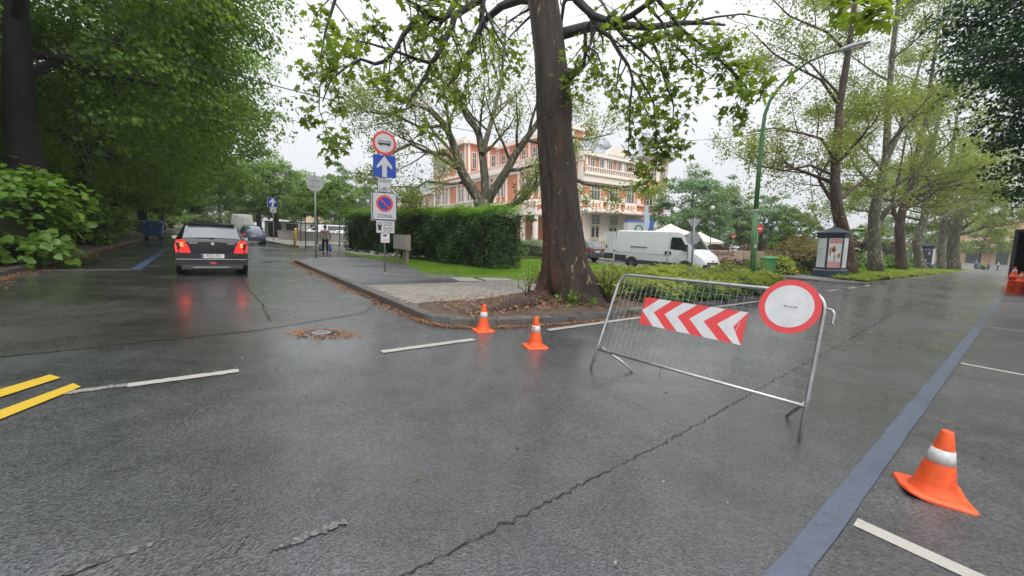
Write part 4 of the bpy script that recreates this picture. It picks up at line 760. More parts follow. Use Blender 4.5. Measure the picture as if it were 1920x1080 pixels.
# shoots round the lindens
bush('linden_shoots', 'big clump of bright green shoots with broad leaves round the first linden trunk', 'shrub', st(-5.0, 17.6), (2.3, 2.0, 2.6), 2600, .22, 'h', M['leaf_shoot'], 81, 'leafy shoots at the linden feet', 'heart', True, .7, 14, singles=280, zbase=.1)
bush('linden_shoots', 'darker clump of shoots round the second linden trunk', 'shrub', st(-4.9, 29.6), (1.9, 1.7, 2.3), 2600, .19, 'h', M['leaf_shoot'], 82, 'leafy shoots at the linden feet', 'heart', True, .7, 12, zbase=.1)
bush('weed_clump', 'low weeds growing over the kerb in front of the shoots', 'weeds', st(-4.9, 14.2), (1.1, .8, .55), 900, .12, 'h', M['leaf_shoot'], 83, None, 'heart', True, .7, 8, zbase=.08)

# ------------------------------------------------------------------ clipped hedge
def hedge(name, label, p0, p1, w, h, n, size, mat, mtop, seed, zb=.14, kind='kite', rough=.10, ntop=.55):
    a, b = st(*p0), st(*p1); d = b - a; L = d.length; rz = math.atan2(d.y, d.x); root = thing(name, label, 'hedge', (a.x, a.y, zb), rz)
    mb = MB(); nx, ny = 24, 10; pr = [(-w / 2 + .25, .25), (-w / 2 + .18, h * .5), (-w / 2 + .24, h - .3), (-w / 4, h - .18), (w / 4, h - .18), (w / 2 - .24, h - .3), (w / 2 - .18, h * .5), (w / 2 - .25, .25)]
    V_ = []; n_ = len(pr)
    for i in range(nx + 1):
        x = .2 + (L - .4) * i / nx; V_ += [(x, y + .05 * math.sin(x * 3 + y), z + .05 * math.sin(x * 2.3 + y * 3)) for y, z in pr]
    mb.add(V_, [(i * n_ + k, i * n_ + (k + 1) % n_, (i + 1) * n_ + (k + 1) % n_, (i + 1) * n_ + k) for i in range(nx) for k in range(n_)] + [tuple(range(n_)), tuple(reversed(range(nx * n_, nx * n_ + n_)))])
    mb.build('core', M['core'], root, True)
    rng = np.random.default_rng(seed)
    def surf(n, side):
        x = rng.uniform(0, L, n); lum = .09 * np.sin(x * 2.7 + 1) + .07 * np.sin(x * 6.1)
        if side == 'top': y = rng.uniform(-w / 2, w / 2, n); z = h + rng.normal(.03, .09, n) + lum + .05 * np.sin(y * 5); o = np.tile([0, 0, 1.], (n, 1))
        elif side in ('f', 'b'):
            z = rng.uniform(.08, h, n) ; sg = -1 if side == 'f' else 1; bulge = .13 * np.sin(x * 2.3 + z * 3) + .10 * np.sin(x * 5.1 - z * 5) + .05 * np.sin(x * 11 + z * 9); edge = np.clip((z - h + .35) / .35, 0, 1) * .22 + np.clip((.5 - z) / .5, 0, 1) * .2
            y = sg * (w / 2 + bulge - edge - np.abs(rng.normal(0, rough, n))); o = np.tile([0, sg * 1., .3], (n, 1))
        else:
            sg = 0 if side == 'l' else 1; y = rng.uniform(-w / 2, w / 2, n); z = rng.uniform(.08, h, n); x = sg * L + (1 if sg else -1) * (.08 * np.sin(y * 5 + z * 4) - np.abs(rng.normal(0, rough, n))); o = np.tile([1. if sg else -1., 0, .3], (n, 1))
        return np.stack([x, y, z], 1), o
    A_ = L * h; E_ = w * h; T_ = L * w; tot = 2 * A_ + 2 * E_
    parts = [surf(int(n * A_ / tot), 'f'), surf(int(n * A_ / tot), 'b'), surf(int(n * E_ / tot), 'l'), surf(int(n * E_ / tot), 'r')]
    P = np.concatenate([p for p, _ in parts]); O = np.concatenate([o for _, o in parts]); crown(root, P, size, kind, seed, mat, .35, O * .8, .1, 0, 'foliage')
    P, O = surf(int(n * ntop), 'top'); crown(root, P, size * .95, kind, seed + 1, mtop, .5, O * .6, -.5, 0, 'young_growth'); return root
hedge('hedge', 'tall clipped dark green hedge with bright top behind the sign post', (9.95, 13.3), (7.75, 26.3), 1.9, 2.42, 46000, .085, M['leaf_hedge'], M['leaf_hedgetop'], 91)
hedge('low_hedge', 'low pale green shrub row at the back of the lawn', (13.3, 20.6), (18.6, 20.9), 1.3, 1.15, 14000, .09, M['leaf_pale'], M['leaf_pale'], 93, .12, 'lance')
# creeping ground cover in the planting bed
def cover(name, label, poly, hfun, n, size, mat, seed, kind='lance', cat='ground cover', droop=.6, base='core', z0=.13):
    s0 = min(p[0] for p in poly); s1 = max(p[0] for p in poly); t0 = min(p[1] for p in poly); t1 = max(p[1] for p in poly); rng = np.random.default_rng(seed); P = []
    while len(P) < n:
        a = rng.uniform(s0, s1); b = rng.uniform(t0, t1)
        if inside((a, b), poly):
            q = st(a, b); P.append((q.x, q.y, z0 + max(.02, hfun(a, b)) + rng.normal(0, .035)))
    P = np.array(P); root = thing(name, label, cat, st((s0 + s1) / 2, (t0 + t1) / 2, z0)); 
    loc = np.array(root.location); mb = MB(); step = .16; ns = int((s1 - s0) / step); nt_ = int((t1 - t0) / step); idx = {}
    for i in range(ns + 1):
        for j in range(nt_ + 1):
            a = s0 + (s1 - s0) * i / ns; b = t0 + (t1 - t0) * j / nt_; idx[i, j] = len(mb.v); q = st(a, b, z0 + max(-.02, hfun(a, b) - .05)); mb.v.append((q.x - loc[0], q.y - loc[1], q.z - loc[2]))
    for i in range(ns):
        for j in range(nt_):
            if inside((s0 + (s1 - s0) * (i + .5) / ns, t0 + (t1 - t0) * (j + .5) / nt_), poly): mb.f.append((idx[i, j], idx[i + 1, j], idx[i + 1, j + 1], idx[i, j + 1]))
    mb.build('core', M['core'], root, True); tag(root, kind='stuff')
    out = np.tile([UY * .5, -UX * .5, .0], (n, 1)); crown(root, P - loc, size, kind, seed, mat, .6, out, droop, 0, 'foliage'); return root
def edge(a, b, s0, s1, t0, t1, w=.35): return max(0., min(1., (a - s0) / w, (s1 - a) / w, (b - t0) / w, (t1 - b) / w))
def hjun(a, b):
    e = edge(a, b, 8.2, 17.2, 4.98, 9.6, .45); return (e * (2 - e)) ** .6 * (.40 + .14 * math.sin(a * 1.7) * math.sin(b * 1.9 + a) + .07 * math.sin(a * 5 + b * 3) + .05 * math.sin(a * 9 - b * 7))
bedpoly = [(8.2, 5.05), (15.6, 5.0), (16.6, 5.3), (17.2, 6.2), (17.6, 9.6), (8.2, 9.6)]
cover('ground_cover', 'yellowish green creeping shrubs filling the bed behind the barrier', bedpoly, hjun, 42000, .12, M['leaf_juni'], 95)
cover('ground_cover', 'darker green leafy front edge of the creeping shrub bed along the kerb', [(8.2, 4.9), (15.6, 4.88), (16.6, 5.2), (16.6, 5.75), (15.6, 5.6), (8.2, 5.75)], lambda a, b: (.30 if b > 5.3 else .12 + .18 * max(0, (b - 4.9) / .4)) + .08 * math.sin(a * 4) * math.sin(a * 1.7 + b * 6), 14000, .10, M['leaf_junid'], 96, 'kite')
cover('ground_cover', 'rough tufts of green ground cover under the plane tree row', [(28.3, 5.1), (70, 5.1), (70, 7.2), (28.6, 6.8)], lambda a, b: .12 + .14 * max(0, math.sin(a * 1.1) * math.sin(b * 2 + a * .4)) + .04 * math.sin(a * 7), 13000, .19, M['leaf_juni'], 97)
def bushes(lst, group):
    for i, (nm, lab, px, py, Y, R, n, size, mat, lay) in enumerate(lst):
        p = A(px, py, Y); bush(nm, lab, 'shrub', (p.x, p.y), R, n, size, 'x', M[mat], 100 + i * 3 + len(lab), group, lay, True, .5)
bushes([('shrub', 'upright bright green shrub in the bed before the white van', 1365, 500, 15.2, (.85, .8, .78), 2200, .10, 'leaf_juni', 'lance'),
        ('shrub', 'bright green shrub at the right end of the bed by the green bin', 1425, 505, 16.4, (.8, .8, .85), 2200, .10, 'leaf_shoot', 'lance'),
        ('shrub', 'yellow green low shrub before the round sign back', 1295, 520, 13.5, (.9, .8, .75), 2000, .10, 'leaf_juni', 'lance'),
        ('shrub', 'yellowish shrub at the left end of the bed by the corner tree', 1195, 535, 11.4, (.7, .6, .6), 1800, .10, 'leaf_juni', 'lance')], 'shrubs in the planting bed')
bushes([('barberry_shrub', 'dark red barberry before the sandstone wall beside the van nose', 1345, 492, 31, (1.3, .9, .5), 1200, .16, 'leaf_red', 'kite'),
        ('barberry_shrub', 'dark red barberry at the foot of the lettered wall', 1378, 496, 30, (1.4, .9, .6), 1200, .16, 'leaf_red', 'kite')], 'red barberry shrubs by the sandstone wall')
bushes([('photinia_shrub', 'reddish tipped shrub between green bin and advertising column', 1470, 505, 28, (1.5, 1.2, 1.9), 2200, .17, 'leaf_warm', 'kite'),
        ('photinia_shrub', 'tall reddish tipped shrub behind the advertising column', 1500, 500, 30, (1.3, 1.2, 2.4), 2200, .17, 'leaf_warm', 'kite'),
        ('photinia_shrub', 'green and russet shrub left of the advertising column', 1520, 505, 27, (1.5, 1.2, 1.8), 2200, .17, 'leaf_warm', 'kite'),
        ('photinia_shrub', 'yellow green shrub right of the green bin', 1455, 508, 25, (1.0, 1.0, 1.1), 1600, .15, 'leaf_juni', 'kite')], 'mixed shrubs by the advertising column')
bushes([('flower_clump', 'small clump of yellow flowers left of the advertising column', 1484, 511, 24.5, (.35, .3, .32), 260, .09, 'leaf_yellow', 'kite')], None)
bushes([('shrub', 'green shrub between the first two row planes', 1618, 507, 40, (2.2, 1.2, 1.5), 1300, .24, 'leaf_shoot', 'kite'),
        ('shrub', 'green shrub behind the second row plane', 1668, 503, 46, (2.0, 1.2, 1.5), 1300, .24, 'leaf_shoot', 'kite'),
        ('shrub', 'green shrub between third and fourth row planes', 1710, 505, 58, (2.6, 1.4, 1.6), 1300, .26, 'leaf_shoot', 'kite'),
        ('shrub', 'round red leaved shrub far behind the plane row', 1655, 492, 75, (3.2, 2, 4.6), 1500, .4, 'leaf_red', 'kite'),
        ('shrub', 'small round clipped shrub on the far lawn', 1842, 498, 78, (.9, .9, .9), 500, .2, 'leaf_lind', 'kite')], 'shrubs under the plane row')
# grass blades
def grass(poly, n, size, seed, label, z0=.15):
    rng = np.random.default_rng(seed); s0 = min(p[0] for p in poly); s1 = max(p[0] for p in poly); t0 = min(p[1] for p in poly); t1 = max(p[1] for p in poly); P = []
    while len(P) < n:
        a = rng.uniform(s0, s1); b = rng.uniform(t0, t1)
        if inside((a, b), poly): q = st(a, b, z0 + .03 * hum(a, b, .4)); P.append(tuple(q))
    nn = rng.normal(size=(n, 3)); nn[:, 2] *= .2; nn /= np.linalg.norm(nn, axis=1)[:, None]; tt = rng.normal(size=(n, 3)) * .45; tt[:, 2] = 1; tt -= nn * (tt * nn).sum(1)[:, None]; tt /= np.linalg.norm(tt, axis=1)[:, None]
    me = leaf_mesh('grass', P, size * rng.uniform(.5, 1.3, n), 'blade', rng, M['grass'], fr=(nn, tt, np.cross(nn, tt))); return tag(link('grass', me), label, 'grass', None, 'stuff')
grass(LAWN, 60000, .10, 5, 'short bright green grass of the lawn behind the corner tree')
grass([(5.9, 12.2), (9.0, 11.3), (9.2, 12.6), (7.6, 17), (6.4, 24), (5.9, 24), (6.9, 17)], 7000, .12, 6, 'ragged grass fringe along the hedge foot', .13)
grass([(28.3, 5.2), (80, 5.2), (80, 10), (31.5, 10)], 20000, .22, 8, 'grass under the plane tree row', .16)
# orange catkin litter along the gutters and scattered debris
def litter(name, label, fn, n, size, mat, seed, z=.012):
    rng = np.random.default_rng(seed); P = [tuple(fn(rng)) for _ in range(n)]; nn = rng.normal(size=(n, 3)) * .25; nn[:, 2] = 1; nn /= np.linalg.norm(nn, axis=1)[:, None]; tt = rng.normal(size=(n, 3)); tt -= nn * (tt * nn).sum(1)[:, None]; tt /= np.linalg.norm(tt, axis=1)[:, None]
    return tag(link(name, leaf_mesh(name, P, size * rng.uniform(.4, 1.5, n), 'kite', rng, mat, fr=(nn, tt, np.cross(nn, tt)))), label, 'litter', None, 'stuff')
def gut_a(r): t = r.uniform(6.2, 19.5); return st(2.9 - abs(r.normal(0, .10)) * (1 + .8 * math.sin(t * 1.9)), t, .012 + .008 * r.random())
def gut_c(r):
    f = r.uniform(0, 6.6); pts = [(2.93, 6.6), (2.95, 6.1), (3.15, 5.68), (3.6, 5.4), (4.2, 5.2), (5.0, 5.03), (6.0, 4.93), (9, 4.9)]; k = int(f); a = Vector(pts[k]).lerp(Vector(pts[k + 1]), f - k); return st(a.x - abs(r.normal(0, .05)), a.y - abs(r.normal(0, .06)), .012 + .008 * r.random())
def pit(r): return st(r.uniform(3.4, 8.8), r.uniform(5.5, 7.5), .185 + .03 * r.random())
def manh(r): a = r.uniform(0, 6.28); d = .16 + abs(r.normal(0, .10)); q = G(603, 626); return Vector((q.x + d * math.cos(a) * 1.5, q.y + d * math.sin(a) * .9, .016))
def left(r): t = r.uniform(9, 34); return st(-4.0 + abs(r.normal(0, .28)), t, .012 + .006 * r.random())
litter('catkin_litter', 'orange catkin litter along the gutter of the side road', gut_a, 2600, .035, M['litter'], 1)
litter('catkin_litter', 'orange catkin litter along the rounded corner kerb', gut_c, 2600, .032, M['litter'], 2)
litter('leaf_litter', 'brown bark and leaf litter on the tree pit soil', pit, 1500, .055, M['litter'], 3)
litter('catkin_litter', 'orange litter ring round the small manhole cover', manh, 700, .03, M['litter'], 4)
litter('catkin_litter', 'brown litter along the left kerb under the lindens', left, 3500, .05, M['litter'], 6)
litter('road_debris', 'tiny dark specks strewn over the wet road', lambda r: st(r.uniform(-3, 9), r.uniform(-1.8, 8), .010), 420, .022, M['soil'], 7)
litter('road_debris', 'tiny pale specks strewn over the wet road', lambda r: st(r.uniform(-3, 9), r.uniform(-1.8, 8), .010), 150, .018, M['rock'], 8)
# ------------------------------------------------------------------ the theatre
LEAN = -.045
th0 = st(34.4, 31.6); KS = 1.5                     # far and large: laid out in two-thirds units
theatre = thing('theatre', 'three storey terracotta and cream theatre with balconies and a round corner tower', 'building', (0, 0, 0))
theatre.matrix_world = Matrix.Translation((th0.x * KS, th0.y * KS, CAMH - CAMH * KS)) @ Matrix.Rotation(LEAN, 4, 'Y') @ Matrix.Rotation(RZU, 4, 'Z') @ Matrix.Scale(KS, 4)
def fb(mb, face, a0, a1, z0, z1, d0, d1):
    """box on a facade: face L looks along -x (runs along y), face R looks along -y (runs along x); d is distance in front of the wall"""
    if face == 'L': return mb.bb(-d1, -d0, a0, a1, z0, z1)
    return mb.bb(a0, a1, -d1, -d0, z0, z1)
TP_ = lambda name, mb, mat: mb.build(name, M[mat], theatre)
TP_('wall', MB().bb(0, 12, 0, 37.4, -1.5, 11.3), 'terracotta'); TP_('wall', MB().bb(.02, 9, 25.2, 37.4, 11.3, 17.6), 'terracotta'); TP_('wall', MB().bb(6, 11, 8, 25.2, 11.3, 17.2), 'terracotta'); TP_('wall', MB().bb(1.2, 12, 37.4, 64, -1.5, 11.2), 'terracotta')
win_cache = {}
def win_mesh(w, h, cols, rows):
    key = (w, h, cols, rows)
    if key in win_cache: return win_cache[key]
    fr = MB(); fr.bb(-w / 2 - .12, -w / 2, -.10, .05, -.1, h + .12).bb(w / 2, w / 2 + .12, -.10, .05, -.1, h + .12).bb(-w / 2, w / 2, -.10, .05, h, h + .12).bb(-w / 2 - .16, w / 2 + .16, -.15, .05, -.18, -.1)
    ml = MB()
    for i in range(1, cols): x = -w / 2 + w * i / cols; ml.bb(x - .04, x + .04, -.05, .05, -.02, h)
    for j in range(1, rows): z = h * (.30 + .70 * j / rows) if rows > 1 else h * .6; ml.bb(-w / 2, w / 2, -.055, .05, z - .035, z + .035)
    win_cache[key] = (fr.mesh('window', M['framew']), ml.mesh('mullion', M['framew']), MB().bb(-w / 2, w / 2, -.02, .03, -.08, h).mesh('pane', M['winglass'])); return win_cache[key]
def window(parent, face, a, z, w, h, cols=2, rows=2, d=0., x0=0.):
    fr, ml, pa = win_mesh(w, h, cols, rows); o = link('window', fr, None, parent)
    if face == 'L': o.location = (x0 - d - .05, a, z); o.rotation_euler = (0, 0, -PI / 2)
    else: o.location = (a, x0 - d - .05, z); o.rotation_euler = (0, 0, 0)
    link('mullion', ml, None, o); link('pane', pa, None, o); return o
def shift(mb, x0): mb.v = [(x + x0, y, z) for x, y, z in mb.v]; return mb
def balustrade(face, a0, a1, z, d0, d1, h=.8, step=.34, x0=0.):
    mb = MB(); fb(mb, face, a0, a1, z, z + .12, d0, d1); fb(mb, face, a0, a1, z + h - .14, z + h, d0, d1); n = int((a1 - a0) / step)
    for i in range(n): a = a0 + (i + .5) * (a1 - a0) / n; fb(mb, face, a - .075, a + .075, z + .12, z + h - .14, d0 + .04, d1 - .04)
    TP_('balustrade', shift(mb, x0), 'cream')
def pil(face, a, z0, z1, w=.5, d=.14, x0=0.): mb = MB(); fb(mb, face, a - w / 2, a + w / 2, z0, z1, 0, d); TP_('pilaster', shift(mb, x0), 'cream')
bay = 2.85
for i in range(14):
    a = .35 + i * 2.82
    if a > 37.3: break
    wide = i in (0, 3, 6, 9, 13); w_ = .7 if wide else .42
    pil('L', a, 7.1, 10.7, w_); 
    if a < 3.5 or a > 18: pil('L', a, -1.2, 6.2, w_)
    if a > 25: pil('L', a, 12.4, 17.0, .45)
    m = a + 1.41
    if i < 13 and i % 3 != 1:
        for q in (-.42, .42): window(theatre, 'L', m + q, 8.0, .5, 2.0, 1, 2)
        if a > 18:
            for q in (-.42, .42): window(theatre, 'L', m + q, 3.8, .5, 1.9, 1, 2)
        pil('L', m, 7.1, 10.7, .26, .12)
        if a > 25:
            for q in (-.42, .42): window(theatre, 'L', m + q, 13.3, .45, 2.6, 1, 2)
for (z0, z1, d) in ((-1.5, 1.6, .2), (6.2, 6.95, .35), (10.65, 11.05, .25), (11.05, 11.5, .6)):
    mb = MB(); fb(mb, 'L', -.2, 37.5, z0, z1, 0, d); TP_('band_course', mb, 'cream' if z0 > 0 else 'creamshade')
mb = MB(); fb(mb, 'L', 25.0, 37.7, 17.0, 17.5, 0, .75); TP_('cornice', mb, 'cream'); mb = MB(); fb(mb, 'L', 25.0, 37.6, 17.5, 18.1, -.3, .3); TP_('parapet', mb, 'cream'); mb = MB(); fb(mb, 'L', 25.0, 37.6, 12.0, 12.35, 0, .3); TP_('band_course', mb, 'cream')
for i in range(7):
    pil('L', 8.5 + i * 2.7, 11.5, 16.8, .5, .16, 6)
    if i < 6: window(theatre, 'L', 9.85 + i * 2.7, 13.2, .9, 2.4, 2, 2, 0, 6)
mb = MB(); fb(mb, 'L', 7.9, 25.3, 16.7, 17.3, 0, .5); TP_('cornice', shift(mb, 6), 'cream')
mb = MB(); mb.bb(6, 11, 7.6, 8.0, 16.7, 17.3); TP_('cornice', mb, 'cream')
for k in range(3): pil('R', 6.4 + k * 2.1, 11.5, 16.8, .45, .15); o = COL.objects[-1]; o.location = (0, 8, 0)
for a in (.3, 2.2, 4.1, 5.8):
    pil('R', a, 11.5, 17.0, .4, .14); COL.objects[-1].location = (0, 25.2, 0)
    if a < 5: window(theatre, 'R', a + .95, 13.3, .7, 2.4, 2, 2, 0, 25.2)
mb = MB(); mb.bb(0, 9, 24.5, 25.2, 17.0, 17.5); TP_('cornice', mb, 'cream')
balustrade('L', 18, 37.3, 6.95, .15, .38); balustrade('L', 0, 25, 11.5, .2, .42, .8)
# entrance porch with columns and terrace on the left facade
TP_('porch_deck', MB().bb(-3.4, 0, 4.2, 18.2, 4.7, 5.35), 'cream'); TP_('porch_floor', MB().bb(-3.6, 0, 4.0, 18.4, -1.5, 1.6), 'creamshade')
for y in (4.6, 7.0, 9.4, 11.8, 14.8, 17.8): TP_('column', MB().bb(-3.3, -2.85, y - .22, y + .22, 1.6, 4.7), 'cream')
mb = MB(); mb.bb(-3.38, -3.12, 4.2, 18.2, 5.35, 5.5); mb.bb(-3.38, -3.12, 4.2, 18.2, 6.1, 6.25)
for i in range(40): y = 4.3 + i * .35; mb.bb(-3.33, -3.17, y - .07, y + .07, 5.5, 6.1)
TP_('balustrade', mb, 'cream')
for y in (5.8, 8.2, 10.6, 13.3, 16.3):
    d_ = MB().bb(-.12, 0, y - .75, y + .75, 1.6, 3.9).build('door', M['doorwood'], theatre)
    for k in (-1, 1): MB().bb(-.15, -.10, y + k * .36 - .18, y + k * .36 + .18, 2.2, 3.5).build('pane', M['winglass'], d_)
# set-back left wing with copper roof
for i in range(9):
    a = 38.2 + i * 2.85; pil('L', a, -1.2, 10.6, .42, .14, 1.2)
    if i < 8:
        for z, h in ((3.7, 1.9), (8.0, 2.0)): window(theatre, 'L', a + 1.42, z, .9, h, 2, 2, 0, 1.2)
for (z0, z1, d) in ((-1.5, .3, .2), (6.2, 6.95, .35), (10.4, 11.2, .6)):
    mb = MB(); fb(mb, 'L', 37.5, 64.2, z0, z1, 0, d); TP_('band_course', shift(mb, 1.2), 'cream' if z0 > 0 else 'creamshade')
balustrade('L', 37.6, 64, 6.95, .15, .38, .7, .5, 1.2)
mb = MB(); mb.add([(.5, 37.5, 11.2), (.5, 64.5, 11.2), (5.5, 64.5, 14.2), (5.5, 37.5, 14.2), (12, 37.5, 11.2), (12, 64.5, 11.2)], [(0, 3, 2, 1), (3, 4, 5, 2), (0, 4, 3), (1, 2, 5), (0, 1, 5, 4)]); rf = TP_('roof', mb, 'roofgreen')
for k in range(9): MB().bb(.7, .78, 38 + k * 3, 38.08 + k * 3, 11.2, 12.0).build('snow_guard', M['roofgreen'], rf)
# right facade
for (z0, z1, d) in ((-1.5, 1.6, .2), (5.0, 5.4, .3), (6.15, 6.32, .25), (8.35, 9.1, .35), (9.1, 9.3, .55), (11.25, 11.7, .4)):
    mb = MB(); fb(mb, 'R', -.25, 11.6, z0, z1, 0, d); TP_('band_course', mb, 'cream' if z0 > 0 else 'creamshade')
mb = MB(); fb(mb, 'R', .3, 11.4, 1.6, 5.0, 0, .12); TP_('stone_ground_floor', mb, 'cream')
for a in (2.1, 5.4, 8.7):
    dr_ = MB(); fb(dr_, 'R', a - .75, a + .75, 1.6, 3.45, .10, .20); dd = TP_('door', dr_, 'doorwood')
    for k in (-1, 1): q = MB(); fb(q, 'R', a + k * .37 - .2, a + k * .37 + .2, 2.1, 3.2, .19, .24); q.build('pane', M['winglass'], dd)
    window(theatre, 'R', a, 3.7, 1.4, .95, 6, 2, .14); window(theatre, 'R', a, 6.5, 1.5, 1.6, 3, 2)
    mb = MB(); fb(mb, 'R', a - 1.2, a + 1.2, 5.42, 6.14, .0, .28); TP_('balcony_panel', mb, 'cream')
    for k in (-.55, 0, .55): q = MB(); fb(q, 'R', a + k - .16, a + k + .16, 5.55, 6.02, .27, .30); TP_('inlay', q, 'terracotta')
for a in (1.4, 3.0, 4.6, 6.2, 7.8, 9.4): window(theatre, 'R', a, 10.15, .65, .95, 2, 1)
for a in (.45, 3.75, 7.05, 10.35):
    pil('R', a, 1.6, 5.0, .5, .2); mb = MB(); mb.prism([(a - .36, 6.3), (a + .36, 6.3), (a + .36, 6.65), (a + .25, 6.9), (a, 7.0), (a - .25, 6.9), (a - .36, 6.65)], -.3, 0); TP_('pier_head', mb, 'cream'); pil('R', a, 9.4, 11.2, .35)
    mb = MB(); fb(mb, 'R', a - .33, a + .33, 7.8, 8.2, 0, .12); TP_('wall_ornament', mb, 'cream')
balustrade('R', 0, 11.4, 9.3, .25, .5, .75, .4)
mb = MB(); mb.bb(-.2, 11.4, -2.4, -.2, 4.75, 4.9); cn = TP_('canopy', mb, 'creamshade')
for a in (0, 3.75, 7.05, 11.2): MB().tube([(a, -2.3, 4.9), (a, -.2, 5.9)], .03, 5).build('stay', M['darkmetal'], cn)
mb = MB(); mb.add([(-.3, -.3, 11.7), (11.6, -.3, 11.7), (11.6, 7.8, 11.7), (-.3, 7.8, 11.7), (1.2, 1.8, 13.2), (9.8, 1.8, 13.2), (9.8, 7.8, 13.6), (1.2, 7.8, 13.6)], [(0, 1, 5, 4), (1, 2, 6, 5), (3, 0, 4, 7), (4, 5, 6, 7), (0, 3, 2, 1)]); rf = TP_('roof', mb, 'roofgrey')
mb = MB(); mb.lathe([(2.1, 12.6), (2.05, 13.4), (1.6, 14.2), (.8, 14.7), (.1, 14.9)], 14, (5.6, 3.2, 0)); mb.build('dome', M['roofgrey'], rf, True)
mb = MB(); mb.prism([(3.6, 11.7), (7.6, 11.7), (7.3, 12.3), (6.4, 12.7), (5.6, 12.9), (4.8, 12.7), (3.9, 12.3)], -.45, -.1); TP_('gable', mb, 'cream')
# corner tower
tw = (14.2, 1.6); TR_ = 2.7
mb = MB(); mb.lathe([(TR_, -1.5), (TR_, 12.1)], 8, (tw[0], tw[1], 0), PI / 8); TP_('tower', mb, 'terracotta')
for z0, z1, dr2 in ((-1.5, 1.7, .15), (4.9, 5.3, .2), (6.1, 6.3, .15), (8.3, 8.7, .15), (9.5, 9.65, .15), (11.1, 11.45, .2)):
    mb = MB(); mb.lathe([(TR_ + dr2, z0), (TR_ + dr2, z1)], 8, (tw[0], tw[1], 0), PI / 8); TP_('band_course', mb, 'cream')
mb = MB(); mb.lathe([(2.7, 11.9), (3.0, 12.1), (3.8, 12.45), (3.9, 12.65), (3.6, 12.75), (2.2, 13.0)], 24, (tw[0], tw[1], 0)); TP_('tower_cornice', mb, 'cream')
mb = MB(); mb.lathe([(2.4, 12.95), (1.9, 13.4), (1.2, 13.8), (1.0, 14.1), (.95, 15.1), (1.2, 15.2), (1.0, 15.6), (.4, 15.9), (.04, 16.7)], 16, (tw[0], tw[1], 0)); mb.build('cupola', M['roofgrey'], theatre, True)
for k in range(8):
    a = 2 * PI * k / 8 + PI / 8; c_, s_ = math.cos(a), math.sin(a)
    MB().box((tw[0] + TR_ * c_, tw[1] + TR_ * s_, 5.7), (.45, .45, 12.2), a).build('pilaster', M['cream'], theatre)
for k in (4, 5, 6, 7):
    a = 2 * PI * k / 8; r = TR_ * math.cos(PI / 8); nx, ny = math.cos(a), math.sin(a)
    for z, h in ((2.1, 2.3), (6.45, 1.6), (9.75, 1.2)):
        fr, ml, pa = win_mesh(1.1, h, 3, 2); o = link('window', fr, None, theatre); o.location = (tw[0] + nx * (r + .06), tw[1] + ny * (r + .06), z); o.rotation_euler = (0, 0, a + PI / 2); link('mullion', ml, None, o); link('pane', pa, None, o)
    for q in (-.4, .4): MB().box((tw[0] + nx * (r + .14) - ny * q, tw[1] + ny * (r + .14) + nx * q, 5.7), (.06, .4, .5), a).build('inlay', M['terracotta'], theatre)
# ------------------------------------------------------------------ pale green house behind the lindens
gh = thing('green_house', 'pale green rendered house behind the left lindens', 'building', st(-10.5, 14, 0), RZU)
gp = lambda n, mb, m: mb.build(n, M[m], gh)
gp('wall', MB().bb(-8, 0, 0, 30, 0, 11), 'palegreen'); gp('plinth', MB().bb(-7.9, .08, -.1, 30.1, 0, 1.1), 'grey_wall'); gp('cornice', MB().bb(-8.2, .35, -.3, 30.3, 11, 11.5), 'cream')
for z in (4.2, 7.6): gp('band_course', MB().bb(0, .12, 0, 30, z, z + .25), 'cream')
mb = MB(); mb.add([(-8.4, -.5, 11.5), (.5, -.5, 11.5), (.5, 30.5, 11.5), (-8.4, 30.5, 11.5), (-4, 2, 14.5), (-4, 28, 14.5)], [(0, 1, 4), (1, 2, 5, 4), (2, 3, 5), (3, 0, 4, 5)]); gp('roof', mb, 'brownwood')
for y in range(9):
    gp('pilaster', MB().bb(0, .09, y * 3.4 + .2, y * 3.4 + .6, 1.1, 11), 'brownwood' if y % 3 == 1 else 'cream')
    for z, h in ((1.9, 1.7), (5.0, 1.9), (8.3, 1.8)):
        fr, ml, pa = win_mesh(1.1, h, 2, 2); o = link('window', fr, None, gh); o.location = (.06, y * 3.4 + 2.1, z); o.rotation_euler = (0, 0, PI / 2); link('mullion', ml, None, o); link('pane', pa, None, o)
fe = thing('timber_fence', 'weathered brown plank fence beyond the pale green house', 'fence', st(-8.6, 45.5, .1), RZU)
for k in range(22): MB().bb(-.03, .03, k * .26, k * .26 + .22, 0, 2.1 + .06 * math.sin(k * 2.3)).build('plank', M['wood'], fe)
MB().bb(-.09, -.03, 0, 5.7, .4, .5).build('rail', M['wood'], fe); MB().bb(-.09, -.03, 0, 5.7, 1.6, 1.7).build('rail', M['wood'], fe)
